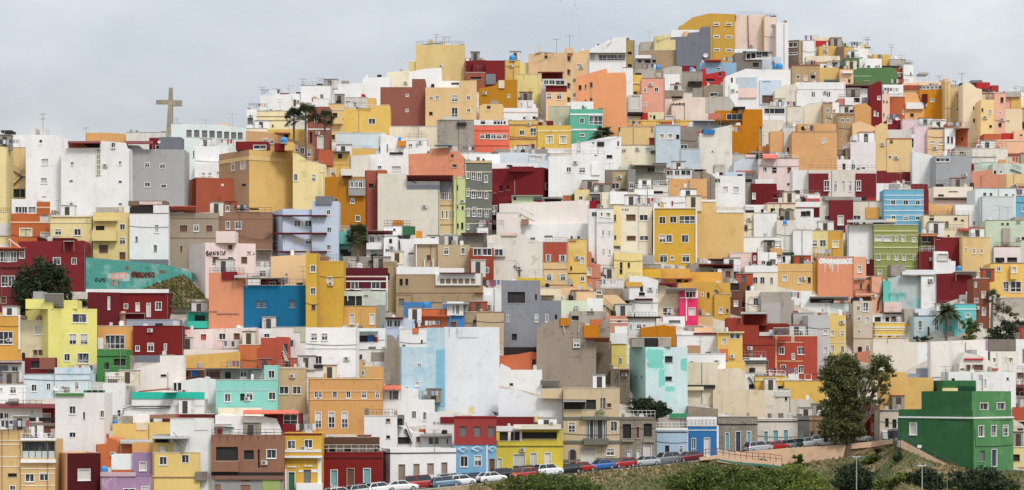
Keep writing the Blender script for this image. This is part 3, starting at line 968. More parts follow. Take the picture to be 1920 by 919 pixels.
def tank(root, p, r):
    m = MB(); mt = plain('tank_blue', (.03,.24,.55), .45, var=.12)
    h = r*.8
    m.lathe([(0.01,-h), (r*.88,-h), (r*.98,-h*.7), (r*1.0,-h*.2), (r*.94,-h*.12), (r*1.0,0), (r*.94,h*.4), (r*.7,h*.75), (r*.32,h*.92), (r*.3,h*1.08), (.01,h*1.1)], mt, 16)
    m.box(-r*.9, r*.9, -r*.9, r*.9, -h-.16, -h-.005, plain('tank_stand', (.35,.33,.3)))
    o = m.build('water_tank', root, smooth=False); o.location = p
DATA = """
T 0 200 4.594
H -60 52 345 985 ly |pale yellow house cut off by the left edge just under the skyline
H 50 240 352 860 sa w=150,745,130,70,n |sand yellow rear wall with dark zigzag fire stairs at far left
P fire_stair dk 0.13 58,510 185,602 236,606
P fire_stair dk 0.13 185,608 100,690 56,702
P railing dk 0.06 190,606 190,540 234,540 234,606
R 52 74 385 520 gn s=-0.6
H 8 226 245 470 wh t=8,335;40,255;226,240 |white house with a long sloping roofline at the far left of the skyline
P floodlight_mast gy 0.06 40,250 40,205
R 10 100 203 222 dk s=2
H 222 532 245 960 wh t=222,330;232,252;260,240;520,250;532,360 w=387,475,60,55,p;378,637,55,50,p;351,298,22,24,n;380,775,40,12,p |rounded white tower house with two pale windows and two roof chimneys
R 262 304 182 245 ow s=3
R 345 382 182 245 ow s=3
A 370 60 245
H 527 1126 356 985 wh t=527,356;865,356;867,296;1080,312;1092,358;1126,368 w=850,477,34,225,f;623,490,28,32,d;613,640,28,12,n;613,838,28,12,n;1035,485,26,34,d;1035,646,26,14,n;1035,838,26,12,n;978,332,36,46,d |big plain white block with a tall greenish stair window
R 592 865 302 356 te s=1.5 w=790,330,130,40,n
Y 585 868 312 296 re
H 1112 1588 368 960 gy t=1112,330;1195,335;1205,368;1588,370 w=1268,500,44,44,d;1400,512,48,40,d;1270,672,48,40,d;1410,685,48,32,d |large plain mid grey block with four small white windows
R 1368 1560 262 372 dg s=1.2
R 1285 1440 268 372 re s=2 w=1375,350,70,36,d
Y 1080 1320 318 296 re
D 1372 305 14
H 742 1216 226 420 or t=742,226;930,226;1090,236;1216,238 |orange rooftop house showing above the big white block
H 1085 1440 222 440 ow |off white box on the skyline left of the stone cross
A 740 180 350
A 585 310 352
T 300 150 4.594
H 96 750 385 700 mt t=96,378;520,385;750,420 w=250,460,46,60,q;316,461,46,60,q;384,464,46,60,q;448,466,46,58,q;512,470,44,58,q;573,474,44,58,q;634,478,44,56,q;690,480,42,56,q |long pale mint building with a row of eight dark square windows
R 500 590 378 396 pe s=3
H 100 186 378 545 wh b=430,6,ow;b=455,6,ow |small white cupola house at the foot of the stone cross
H 210 302 574 905 mt w=217,708,14,55,n;290,640,10,60,n |narrow pale greenish house right of the grey block
H 298 594 570 900 wh w=400,755,20,18,n |plain white house with stepped terrace below the mint building
R 298 592 718 860 wh s=-2 w=375,812,30,30,p;430,812,30,30,p;508,810,42,40,p
H 205 685 840 1150 te m=312,te2 |terracotta red low house with scalloped parapet
D 540 905 12
H 508 1146 600 1180 tn m=768,oc w=630,745,28,70,d;715,738,40,66,p;720,905,40,20,n b=672,34,sa |tan and ochre corner block with a red roof terrace and blue tank
R 652 930 530 602 re s=2.5 w=860,578,110,36,d
R 985 1078 545 606 re s=0.6
R 1074 1146 534 606 oc s=0.05
P railing ow 0.06 525,600 525,580 650,535
K 1070 518 30
H 1144 1418 660 1170 ly t=1144,625;1180,632;1270,690;1418,732 w=1170,838,34,60,d;1325,842,34,60,d |cream house with two tall windows and a stained sloping top
P cable dk 0.05 1200,690 1290,690 1340,680
R 1368 1480 602 735 te s=3
H 740 1312 450 760 tn2 t=740,440;900,446;1000,470;1312,562 w=910,520,46,30,d;965,535,34,34,d;1170,590,40,60,d;1225,612,40,60,d;1285,630,30,60,d |peach tan house with a long sloping roofline behind the palms
H 925 1252 425 640 ye2 w=1088,475,34,36,n |bright yellow wall band above the tan sloping house
R 980 1118 452 464 br s=-1
H 740 925 418 500 cr |thin cream rooftop strip left of the bright yellow wall
H 862 1126 130 430 wh t=862,132;1126,122 |bright white cube on the skyline left of the palms
H 1118 1215 118 330 wh w=1148,198,48,60,b |white skyline house with one small peach window bay
A 878 60 130
R 1035 1112 112 124 br s=2
H 1213 1480 48 330 wh |white skyline house above the three palms
P roof_clutter dk 0.15 1245,95 1310,100
A 1230 -10 48
A 1420 -10 48
H 748 832 255 470 wh w=777,353,50,54,q |small white house with one dark slatted window
H 828 1102 268 470 ly2 w=893,406,32,20,n;972,396,14,22,n b=315,6,bn;b=350,6,bn |cream yellow house with two brown cornice lines beside the palms
H 1270 1460 230 700 br w=1330,330,44,70,d;1390,535,70,110,p;1300,500,20,100,n b=425,14,ow |brick red house with white shuttered window behind the palms
T 600 60 4.594
H -130 372 452 660 wh t=-130,480;0,458;372,438 |long white skyline wall stepping up from the palms
H 368 602 392 640 wh t=368,398;602,384 |white skyline block in the middle of the stepped white row
R 185 245 420 450 cc s=3
H 580 774 345 560 cr t=580,348;774,332 |cream topped white block at the upper end of the stepped row
H 768 1048 325 640 wh t=768,345;900,318;1048,308 |white corrugated wall under the tall sand yellow block
H 824 1246 110 470 sa2 |tall windowless sand yellow block with chimney on the skyline
R 935 966 62 112 sa2 s=2
R 1075 1130 98 112 wh s=1
R 765 830 256 400 sa2 s=0.5
P roof_clutter dk 0.15 865,112 1000,100 1030,104
A 1003 20 110
A 1110 40 110
A 1072 40 110
H 520 914 475 830 br t=520,475;792,475;792,405;905,405;914,480 w=752,547,28,24,p;750,677,26,26,p |windowless brick red block with a raised tower corner
H 908 1347 478 850 sa3 t=908,478;1212,478;1214,420;1347,416 w=958,570,30,32,d;1010,562,30,32,d;1160,572,56,58,d;1278,565,34,34,d;955,703,30,30,n;1160,695,52,90,g;1280,676,30,30,d |beige house with white framed windows next to the brick red block
R 975 1205 422 480 wh s=2 w=1165,445,70,20,n
R 1085 1120 372 424 pe s=2.5
H 1247 1432 248 480 re |dark red skyline house right of the tall sand yellow block
R 1250 1400 224 250 cc s=2
H 1255 1425 350 520 br2 w=1345,397,90,20,n |brown brick house with a slit window below the dark red skyline house
H 200 602 660 940 ye w=447,770,60,50,d |bright yellow house with one white window near the palms
R 470 600 632 662 ye s=0
R 408 478 568 662 oc s=2.5
P laundry_line dk 0.12 310,655 440,668
H 195 412 565 830 ow w=240,620,44,56,p |off white terrace wall with a white door above the bright yellow house
R 355 385 535 567 bd s=1
H 74 205 620 940 sa w=130,718,38,42,n;115,905,26,40,n b=672,8,ow |narrow sand balcony house left of the bright yellow house
B 78 196 745 795 sa
H -60 76 576 820 wh |white house peeping out behind the fan palms
H 600 1030 815 1000 cr |long stained cream retaining wall below the brick red block
P downpipe cc 0.06 850,815 850,925
H 1008 1325 760 1120 cc |bare grey cement wall left of the coral house
R 1060 1210 728 765 ow s=1
P cable dk 0.06 1030,755 1200,770 1300,790
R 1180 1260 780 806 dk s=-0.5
T 900 60 4.594
H -62 252 806 1050 co w=20,900,40,40,d;68,900,44,44,d;115,900,44,44,d;165,900,44,44,d;213,900,34,44,d b=850,6,te;b=980,6,te |coral pink house with a long row of dark windows
R -62 240 758 808 wh s=0.8 w=25,778,40,32,n;130,778,26,34,n;160,778,22,34,n;185,778,16,34,n;212,780,18,30,n
H 244 500 765 1010 oc2 w=362,868,46,44,d;458,858,52,62,g;362,988,56,32,d;455,985,36,40,b b=800,10,bn;b=922,10,bn |mustard yellow house with white barred window beside the coral house
H 496 784 806 1020 sa4 w=600,925,66,70,y;715,925,66,70,y b=852,14,ly;b=1010,10,wh |mustard sand corner house with two big white framed windows
R 548 632 765 808 re s=1.5
R 505 545 775 808 re s=1.8
H 778 1060 665 1000 tq w=878,765,38,46,d;997,760,116,76,g;880,888,40,24,d b=710,14,wh;b=842,14,wh |turquoise green house with white bands and glazed balcony
R 785 978 600 668 wh s=2
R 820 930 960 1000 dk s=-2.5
H 638 790 608 740 wh w=702,655,24,40,p |white rooftop room left of the turquoise green house
H 590 782 640 900 ccg |stained greenish cement wall left of the turquoise green house
H 828 1262 380 900 os t=828,385;1092,315;1096,352;1252,350;1262,420 w=862,480,24,42,n;910,470,16,38,b;957,457,24,44,n;957,580,22,26,n;910,588,14,12,n |huge windowless orange wall with a peaked top
H 418 802 175 700 pe2 m=748,pe2 w=567,205,28,44,n;768,230,32,46,n;768,348,32,48,n;768,464,32,48,n;768,584,32,44,n |tall beige tower house with one column of dark windows
R 735 802 134 180 pe2 s=0.05
R 480 530 122 180 ow s=1.5
A 772 30 135
A 660 60 175
P roof_clutter cc 0.2 500,172 640,182
H 796 922 175 640 pe2 t=796,150;830,188;900,192;922,230 w=855,297,44,44,p;808,418,36,46,d;808,542,36,46,d;925,235,14,44,n |peach beige annex with one bright white shutter
H 838 948 152 420 sa t=838,170;948,148 |small sand house on the skyline left of the big white house
H 568 748 460 770 pe3 w=595,552,42,50,d;683,555,42,54,d b=488,52,re |peach and dark red house with two red framed windows
R 535 745 404 462 ow s=-0.5 w=570,434,40,40,g;620,434,50,40,g;690,436,80,40,g
R 532 712 350 406 re2 s=1
Y 495 720 342 352 te
H 528 578 455 720 wh |narrow white strip wall left of the peach and dark red house
H 312 538 365 690 ly3 |pale yellow stained wall with no windows
R 345 422 265 366 ly3 s=2
H 212 348 245 480 oc3 |ochre skyline house carrying a round blue water tank
K 280 222 30
H 52 217 250 520 re |deep red skyline wall left of the ochre house with the tank
H -60 54 242 500 re2 |red roof wall at the right foot of the tall sand yellow block
R 50 135 362 450 dg s=-3
H -10 322 475 770 mu t=-10,490;130,460;160,415;322,410 w=248,553,24,26,p |large mustard brown wall house with a cream chimney
R 160 210 418 484 cr s=-0.3
H 312 462 588 760 wh w=358,628,12,42,p;468,636,12,32,n |small bright white house below the pale stained wall
H -6 248 640 840 sa4b t=-6,640;30,620;195,622;210,690;248,740 w=75,650,32,28,n |curved sand yellow house above the coral house
R 90 160 590 624 cc s=1
H 202 500 655 840 wh w=388,740,32,16,n;467,738,26,22,n b=690,8,pk |white house with faint pink bands above the mustard house
H 944 1258 150 500 wh t=944,150;1080,85;1150,48;1258,45 w=1140,220,236,52,g;965,215,50,60,p |big white skyline house with a long dark glazed band
P downpipe cc 0.12 1090,120 1130,90 1130,50
Y 940 1258 178 190 cc
H 918 1228 262 480 wh w=1043,298,24,24,n;1077,297,10,18,n;1218,300,10,30,n |white terrace house under the long glazed band
R 1175 1222 222 264 wh s=1
H 1256 1332 70 500 ol2 w=1290,183,34,26,n;1290,290,34,26,n |narrow olive tan tower with two dark windows
H 1228 1318 308 800 wh |tall slim white wall beside the big orange wall
R 1278 1396 540 700 ow s=-3 w=1340,605,76,120,p
H 1312 1398 370 740 ye w=1337,524,28,20,n b=440,10,ly |narrow yellow house with a pale cornice right of the slim white wall
H 1390 1592 400 800 sk w=1422,500,26,38,d;1520,497,34,40,d;1422,622,26,32,d |salmon pink house with three dark windows
T 1160 0 4.594
H 525 1002 120 560 och t=525,222;550,215;635,150;780,115;1002,122 w=840,210,54,24,s;948,210,54,24,s;843,316,54,24,s;950,318,54,24,s;845,430,54,24,s;950,432,54,24,s |big ochre block with six slit windows crowning the hill
H 498 792 280 640 dg t=498,318;600,316;602,282;705,275;708,232;792,230 |slate grey stepped gable wall below the crowning ochre block
R 450 706 258 320 wh s=1.5
R 560 606 270 318 pe s=0.7
D 752 478 22
H 1000 1258 130 560 pk2 |pale pink slab beside the crowning ochre block
P downpipe br2 0.2 1008,130 1008,180
P downpipe br2 0.2 1115,130 1113,165 1122,430
R 1232 1262 145 440 oc s=-0.15
P downpipe dk 0.2 1255,145 1255,175
H 1256 1362 148 580 pk3 |second pale pink slab with dark drain spouts at the hilltop
H 1358 1462 190 600 wh t=1358,195;1380,185;1462,200 |tall plain white block closing the hilltop row
H 312 502 345 560 ly t=312,305;340,312;440,290;502,320 |pale yellow house with a sloping top left of the slate grey gable
P cable cc 0.1 315,355 450,315
H 183 318 360 520 cc2 t=183,365;318,355 |bare cement skyline house left of the pale yellow sloping house
A 150 390 450
H 185 505 435 630 tn3 |long tan windowless wall below the slate grey gable
H 144 322 500 680 cc w=182,528,24,24,n;250,530,50,26,n;305,528,34,26,n |grey cement house with three dark openings below the tan wall
R 148 280 474 502 wh s=-0.5
K 342 582 28
H 118 325 600 760 cc2 |low bare cement block above the salmon pink house
H 385 545 570 800 cc2 t=385,590;480,568;545,575 |pale grey cement house with a sloping parapet on the upper slope
H 700 1015 540 740 mb2 w=862,592,38,20,d |pale blue house below the crowning ochre block
Y 740 885 512 540 co
H 715 922 640 760 bd t=715,590;750,590;755,640;900,612;922,620 w=872,640,24,36,n;790,690,70,24,n |bright red house with a ragged top on the upper slope
R 540 670 566 625 re s=1.5
K 628 594 20
H 520 722 620 800 cc |bare cement house left of the bright red house
R 600 720 700 740 dk s=-1 w=640,720,40,20,n
H 735 958 730 900 cc3 t=735,740;820,728;958,735 w=820,815,70,36,d |brown cement house below the bright red house
R 640 720 760 860 cc s=-1.5
H 398 560 780 930 cc3 w=500,840,90,20,n;590,830,30,20,n |rubble topped cement house with dark slits
H 395 525 640 860 wh w=475,757,16,30,d;528,755,50,30,n;505,718,34,16,n |white house with three small dark openings left of the cement houses
H 1000 1235 455 700 cc4 w=1180,560,50,40,n |dark cement house with a white glazed roof room by the hilltop
R 1095 1312 440 512 wh s=-0.4 w=1118,485,34,46,n;1160,480,38,46,n;1210,472,44,50,g;1260,468,50,44,g
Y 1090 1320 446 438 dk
R 1000 1190 422 458 wh s=1
H 1228 1402 490 660 lb |pale blue rooftop house carrying a blue tank near the hilltop
K 1380 570 34
K 1345 575 26
H 918 1480 640 960 wh2 t=918,660;1050,610;1100,592;1230,600;1480,602 w=975,690,16,40,n |broad white house with pale blue patches below the hilltop
R 1020 1190 665 790 lb2 s=-0.3
R 1215 1400 690 900 lb s=-0.25 w=1290,855,110,70,b;1272,705,70,10,n
R 1030 1190 760 840 pk s=-0.38
H 955 1030 725 960 wh w=1020,790,12,14,n |narrow white house between cement and pale blue walls
H 455 745 840 1035 pk4 t=455,880;600,838;745,838 |pale pinkish wall with black graffiti scrawl
G 455 570 885 915 dk
H 310 460 850 1010 pk4 |plain pale wall left of the graffiti scrawl wall
H 740 1000 830 980 cc2 t=740,840;950,830;1000,900 w=830,812,20,20,n |light cement house with a broken parapet right of the graffiti wall
T 1440 30 4.594
H 166 320 205 460 bn2 m=265,tn4 w=215,248,76,42,g;215,325,76,18,g |grey brown house with a white glazed bay at the hilltop right
H 298 408 212 450 wh |tall plain white house right of the grey brown hilltop house
H 400 650 180 400 cr2 t=400,190;620,175;650,230 |cream skyline house with a red and green roof band
R 412 562 214 256 bd s=-0.5
R 560 645 214 272 og s=-0.6
R 612 624 175 216 og s=0
R 645 692 235 265 og2 s=1
H 440 595 260 430 oc4 w=500,310,26,90,p;425,330,24,40,n |ochre house with a white strip under the red and green roof
H 593 655 266 440 bn2 |narrow brown house between two ochre houses on the right skyline
H 648 745 268 430 oc3 |small ochre skyline house left of a white house with a pylon
H 738 884 280 440 wh |white skyline house under a small lattice pylon
R 790 850 240 282 ly2 s=2
P lattice_pylon dk 0.1 830,285 850,195 870,285
P lattice_pylon dk 0.08 815,205 885,205
A 855 180 285
H 908 1055 335 490 ye3 t=908,325;930,335;1055,330 |yellow ochre skyline house right of the white pylon house
A 1062 245 340
H 1048 1188 375 500 cc2 |grey cement skyline box right of the yellow ochre skyline house
R 985 1172 428 448 dk s=-2
H 658 788 362 560 og w=755,432,40,20,n;695,440,40,20,n |dull green house on the right shoulder of the hill
H 784 980 368 540 wh w=866,438,30,28,o;955,432,14,20,n |white house with teal door right of the dull green house
P stair cc 0.15 815,450 835,405
H 733 1116 460 680 og t=733,462;900,448;1060,442;1100,450;1116,500 |long curved dull green wall on the right shoulder
H 1100 1190 452 640 br3 b=490,10,cr |brick red house right of the long green wall
H 1168 1252 415 650 wh w=1230,500,10,30,n |slim white house right of the long green wall
H 325 625 395 520 tn4 t=325,405;625,380 |tan house below the cream skyline house
Y 540 630 400 420 gn
R 330 620 345 398 cr s=2
H 208 448 430 660 tn3b w=258,525,32,32,d;325,535,30,44,p;388,525,36,28,n b=425,8,br |tan brick house with three windows on the right upper slope
H 443 612 445 660 oc w=610,530,14,40,n |plain ochre box right of the tan brick house
R 445 560 415 447 wh s=1 w=490,436,20,20,n
Y 482 614 548 575 tq
H 622 735 458 680 pe4 w=700,560,20,30,n |small peach house with white ledges below the dull green house
R 640 730 478 492 wh s=-0.8
H 722 884 520 680 pk w=850,545,40,20,n b=572,8,br |small pale pink house under the long green wall
H 892 982 560 960 re w=955,705,26,32,p;920,840,16,42,p;945,848,12,34,p t=892,590;960,558;982,575 |tall narrow dark red house on the right upper slope
H 660 900 628 780 wh |bright white wall left of the tall narrow dark red house
R 665 900 592 632 re s=0.5
Y 660 900 600 596 ma
H 600 750 838 1165 tn3b w=640,900,30,30,g;690,900,30,30,g b=850,8,bn |tan terraced house with a white barred balcony under the dull salmon house
H 60 245 592 860 cr3 t=60,640;130,595;245,588 |plain off white house with rounded shoulder on the right upper slope
P roof_clutter dk 0.15 60,660 110,655
H 238 668 572 850 wh w=382,672,10,38,n;398,672,10,38,n;515,672,10,38,n;531,672,10,38,n b=632,4,ow |bright white house with two pairs of slit windows
P railing cc 0.08 330,760 470,745 470,712
H 605 755 712 920 sk2 w=630,815,18,24,n |dull salmon house left of the orange stepped house
R 662 808 700 782 wh s=-0.4 w=765,725,50,40,n
R 812 896 700 760 gy2 s=-0.3
H 750 905 755 960 or t=750,765;840,750;905,800 |orange tan stepped wall left of the tall narrow dark red house
H 978 1048 672 960 pk5 w=998,737,12,20,n;1025,740,12,20,n;998,850,10,24,n |narrow pale peach house right of the tall narrow dark red house
H 985 1165 592 780 wh |white boxy house behind the narrow pale peach house
H 1043 1184 700 940 te3 w=1165,830,12,38,p b=690,10,cr |rust red wall with cream coping on the right slope
H 1178 1345 662 940 or3 t=1178,690;1195,660;1275,660;1345,800 w=1240,855,30,30,n |orange peach house with white roof parapets on the right slope
R 1190 1340 745 800 wh s=-0.6
R 1280 1345 672 745 wh s=1.5
H 1374 1440 750 920 br w=1405,855,46,40,p |brick brown bay beside the mustard orange house
H 476 615 752 1000 tn3b w=513,815,26,42,d;515,905,24,30,d;570,792,20,30,b |tan house with small white windows below the bright white house
R 555 612 745 835 wh s=-0.1 w=570,820,20,26,n
H 312 480 772 980 cr4 t=312,775;480,755 |plain cream wall left of the tan house with small white windows
H 168 316 780 980 wh3 |plain off white wall further left on the same ledge
H -20 172 790 960 lb3 w=60,830,50,30,d;120,830,40,30,d |pale blue white house with washing on its terrace
P laundry_line ow 0.1 20,800 160,800
T 1600 100 4.594
H 425 800 250 420 pe5 t=425,258;600,248;800,245 |pale peach skyline terrace right of the slim white house
A 740 190 250
R 570 650 165 180 gy s=4
P railing gy 0.06 560,240 560,180 655,180
R 430 580 275 312 br3 s=-0.5
H 575 798 310 620 mo w=682,405,36,26,p |big mustard orange house with a dark glazed roof room
R 580 790 275 316 bn2 s=0.05 w=605,296,28,28,d;642,296,28,28,d;675,295,28,28,d;710,294,28,28,d;746,292,28,28,d
R 600 640 350 420 ma s=-1
H 793 840 245 650 sa |slim sand tower right of the mustard orange house
R 785 825 218 250 pe s=1
H 833 955 292 640 sa3 w=903,370,30,44,g;903,480,34,36,d;805,478,12,36,n;920,548,12,14,n |sand house with a white arched double window
R 850 915 268 294 gy s=1.5
P roof_clutter dk 0.15 850,240 880,240 880,262
H 945 1108 260 690 cr5 t=945,262;1000,250;1060,300;1108,310 w=1037,470,12,26,n;1040,578,18,32,n;1115,488,14,30,n |cream house with tiny windows on the right skyline
H 1028 1255 345 470 pe2 w=1060,383,66,34,n;1185,392,34,38,p b=345,10,br |peach terrace with a brown coping on the right skyline
R 1070 1178 250 335 bd s=1.5 w=1135,318,70,24,n
R 1190 1252 276 336 bd2 s=1.5
R 1015 1112 232 252 dg s=3
R 1085 1290 335 346 wh s=0.5
H 1098 1225 400 760 sa5 w=1178,500,30,32,d;1112,488,16,30,n;1182,630,24,24,n |yellow cream house left of the pink house on the right edge
H 1218 1314 345 760 pk6 w=1280,402,26,46,n;1266,520,24,32,p;1263,618,28,34,n |warm pink house with three windows near the right edge
H 1308 1455 480 760 cr6 w=1333,582,22,8,n |cream tan wall right of the warm pink house
R 1308 1362 372 482 pk6 s=1
R 1358 1446 345 482 oc4 s=0.8
R 1304 1442 330 374 cc2 s=0.3
H 1444 1540 485 760 tn4 w=1462,620,20,60,n |tan house clipped by the right edge under the skyline
H 1436 1560 330 520 wh |white house clipped by the right edge at the skyline
A 1400 285 335
H 1075 1540 745 985 pe6 t=1075,752;1385,740;1388,668;1540,664 w=1445,707,20,16,n b=752,8,pk |long peach wall with a pink coping at the right edge
R 1125 1280 694 748 te3 s=1
R 1284 1372 688 746 bd s=1.2
H 1008 1325 818 1010 wh3 w=1095,912,170,36,n |white terrace house with dark openings below the long peach wall
R 1170 1325 820 868 cc4 s=-0.3
R 1170 1480 862 884 br2 s=-1
H 872 1070 650 960 te4 m=985,tn4 w=937,742,14,38,n |rust orange house with tan side near the right edge
Y 865 1000 640 650 pk
H 788 878 648 960 wh w=818,745,18,58,v;850,748,18,58,v;850,858,18,38,v;818,845,16,18,v;818,870,16,18,v |narrow white house with dark purple windows
R 790 865 610 650 te s=1
H 638 794 655 950 sa6 w=683,768,40,26,p;755,772,40,28,p b=720,5,pe;b=825,5,pe |peach cream house with two white shutters left of the narrow white house
R 660 792 636 662 cc s=0.1 w=725,650,110,14,n
H 524 664 625 940 pl |lilac pink plain house beside the peach cream house
H 425 764 572 760 pl2 |long rosy wall above the lilac pink house
H 756 798 568 740 wh |small white end wall right of the rosy wall
H 288 422 575 720 re w=312,592,40,32,p |dark red roof house with a white satellite dish
D 378 565 16
H 288 504 740 1040 sa7 w=327,760,28,30,n;315,895,30,28,d b=735,8,te |plain sand house with two small barred windows on the right slope
R 296 500 658 742 ow s=0.6
H 490 530 690 1000 mt w=512,750,16,36,n;512,790,14,36,n |thin mint strip house right of the plain sand house
H 188 296 640 1040 sa7 t=188,660;240,600;296,610 |rounded sand house joined left of the plain sand house
H -6 200 605 870 sa6 t=-6,605;60,585;200,640 w=210,720,14,10,n;250,718,12,14,n |sand house with a small round roofed shape on the right slope
H -40 192 765 1040 pl3 w=92,752,20,24,n |white and lilac plain house on the right slope
R 0 165 705 770 wh s=0.2 w=92,752,20,24,n
T 1180 180 4.594
H -100 548 210 330 ye2 b=212,8,ye;b=262,8,te |long yellow wall with a thin red line on the upper middle slope
R 110 160 145 212 bd s=1
R 160 300 140 212 ly2 s=1.4 w=215,185,20,36,n;185,175,12,20,n
R 305 390 165 212 gy s=1 w=345,186,76,36,p
P red_pole bd 0.14 28,210 28,350
P red_pole bd 0.12 394,170 394,240
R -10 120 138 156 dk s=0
R 270 380 225 246 te s=-0.4
H -90 236 268 480 sa w=195,290,12,40,n;-90,285,24,40,n |sand house below the long yellow wall
P roof_clutter wh 0.3 40,360 120,350 120,325
H -80 228 425 640 cr w=163,468,48,48,p;-55,470,10,22,n;-38,470,10,22,n |cream house with one white shutter left of the pale blue slab
P roof_clutter bn 0.2 0,480 90,480 100,440
R 185 222 470 494 gn s=-0.5
H 230 440 250 680 lb2 w=280,347,48,46,y;352,347,48,46,y;417,352,28,38,n b=250,8,gy |weathered pale blue slab with two yellowish windows
H 434 610 265 560 cc5 w=470,438,58,38,g |brown grey cement block right of the weathered pale blue slab
H 432 610 458 690 lb2 |low pale blue wall below the brown grey cement block
H 545 922 215 420 lb w=795,240,50,30,d;845,238,46,30,d |bluish house with a flat dark roof slab
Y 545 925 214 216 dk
H 604 885 325 680 wh3 t=604,322;686,322;690,290;885,248 w=715,478,12,12,n;890,600,10,20,n |stained white house with a blue awning on the middle slope
R 638 736 288 325 bb2 s=-0.5
H 878 1122 252 580 mu2 |huge plain mustard orange wall on the middle right
R 975 1148 115 265 mu2 s=2
R 748 978 125 210 mu2 s=3 w=905,180,136,52,g
Y 680 790 200 150 te
R 940 985 108 150 cr s=2.5
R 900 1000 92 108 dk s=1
H 1140 1365 100 300 wh w=1250,130,180,50,d |white house with washing hung along its terrace
H 1143 1335 205 440 cr3 |blank off white wall below the terrace with washing
H 1360 1480 90 400 cr3 |tall blank off white wall beside the terrace with washing
R 1115 1205 275 420 cc2 s=-3
H 1213 1330 305 640 or4 |orange tan wall left of a narrow grey white strip
H 1325 1408 272 640 ow w=1368,462,18,38,n |narrow grey white house with one dark slot window
P roof_pipe wh 0.35 1375,260 1468,260
H 1402 1790 310 720 or4 w=1600,255,12,12,n;1665,387,16,38,g;1690,387,16,38,g |broad orange tan house right of the narrow grey white strip
R 1450 1780 240 312 or4 s=1 w=1500,280,40,30,n
H 1115 1225 430 600 or5 |small orange terrace right of the huge mustard wall
Y 1030 1215 488 470 cc
H 866 994 505 680 cc2 w=880,595,40,24,n |small cement house under the huge mustard wall
H 900 1122 500 790 lb4 t=900,575;960,545;1122,495 |pale bluish house with a slanted top on the middle right
R 1000 1090 505 530 pk s=-0.2
R 825 1000 655 690 lb s=-3
Y 920 1080 660 625 te
H 1112 1458 540 830 pk7 w=1168,633,38,44,d;1250,625,38,20,n;1250,652,38,20,n;1378,640,34,54,b;1380,760,40,20,n |pale rose house with a red sloping awning
Y 1150 1275 535 495 co
R 1100 1150 500 535 dk s=0.3
H 48 318 660 900 dd w=110,775,36,44,g;228,770,36,60,p |dark olive grey house with carved white windows
R 48 318 598 664 dd s=0.05 w=188,628,62,56,n;262,628,80,50,p
Y 0 320 592 598 pk
H 312 538 630 830 wh w=350,662,58,44,g;412,662,44,44,g;487,660,84,46,g;390,755,74,52,g;474,755,76,52,g b=632,6,dk |white house with two tiers of glazed galleries
H 530 660 632 780 cc3 w=600,640,80,24,n |rough cement house right of the glazed galleries
H 342 668 785 990 or6 t=342,785;520,785;522,720;668,712 |orange sand house under the glazed galleries
R 345 660 714 790 or6 s=3
H 636 740 660 960 cc5 t=636,640;740,700 |tan cement side house with a slanted cream top
H 730 998 690 960 wh w=760,728,52,40,d;827,803,46,50,p;920,805,48,52,p |white cube with two pale shutters on the middle slope
R 735 820 590 692 cc2 s=2 w=790,670,30,24,n
K 770 690 1
H 1052 1400 755 985 ma2 t=1052,755;1270,755;1272,810;1335,812;1337,840;1400,842 w=1072,862,28,52,p;1258,866,26,26,n |deep maroon stepped house on the middle right
R 1085 1238 718 758 wh s=0.8
H 990 1060 715 960 cc w=1030,730,60,30,n |shadowy cement house left of the deep maroon stepped house
H -10 52 640 980 dd2 w=18,770,32,52,d |narrow grey house beside the dark olive grey house
H 45 210 800 1040 wh w=75,890,10,70,n;90,890,10,70,n |white terrace house with vertical railings below the olive house
H 205 345 775 1000 wh4 w=250,830,80,22,n |white rooftop jumble below the glazed galleries
H 340 560 880 1080 wh |white low house below the orange sand house
T 600 230 4.594
H 140 562 90 330 mt2 t=140,92;560,90 w=518,225,14,40,n b=88,6,ow |pale bluish white house under the bright yellow house
R 375 450 195 220 lb s=-0.6
H 520 740 100 340 wh t=520,98;600,110;740,150 w=580,215,10,60,n |white house with a sloping top under the stained cream wall
P downpipe gy 0.05 582,180 582,260
R 670 740 156 200 or7 s=-0.8
K 686 140 20
H 735 922 138 340 wh w=780,195,34,30,d;833,195,22,36,d b=150,4,ow |white house with two small windows left of the grey cement wall
R 880 950 205 245 wh s=0.3
H 258 470 222 380 oc4 |ochre wall band behind the white terrace on the middle left
H -5 262 268 560 oc3 w=112,430,38,58,d b=358,12,oc4 |ochre house with one white window and a grey awning
Y 105 258 245 268 gy
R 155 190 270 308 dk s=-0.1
R -10 140 240 300 te s=1
H 0 45 360 800 ly2 w=18,390,24,60,p |slim cream strip house left of the ochre house with a grey awning
H 258 420 280 560 wh4 t=258,285;420,278 |off white wall sloping above the mustard house with a grey bay
R 180 400 400 465 wh4 s=-1
H 405 820 270 520 wh w=514,385,36,30,d;658,395,80,44,p t=405,278;600,262;720,270;722,225;760,225;765,345;820,355 |bright white stepped house on the middle left slope
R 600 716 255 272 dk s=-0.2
P roof_clutter te 0.25 600,430 690,432
H 40 392 465 960 mu3 w=140,675,28,46,b;280,672,34,46,d;326,825,40,52,d t=40,470;250,465;392,480 |mustard brown house with a grey glazed bay window
R 245 390 490 628 gy3 s=-0.8 w=275,535,26,50,d;315,535,28,50,d;350,535,36,50,d b=560,8,ow
Y 185 280 455 470 ma
H 386 506 410 930 br4 m=400,br4 w=440,545,40,40,n |slim brick red wall left of the big cream windowless block
R 490 572 408 440 te s=0.2
H 497 1030 440 1000 cr7 t=497,440;745,440;747,560;1025,565 |big cream windowless block on the middle left
R 747 1030 505 570 wh s=0.5
R 747 1030 540 572 dg s=-0.1
Y 745 1150 452 505 re
P roof_clutter dk 0.15 790,505 830,520
R 628 712 840 892 or7 s=-2.5
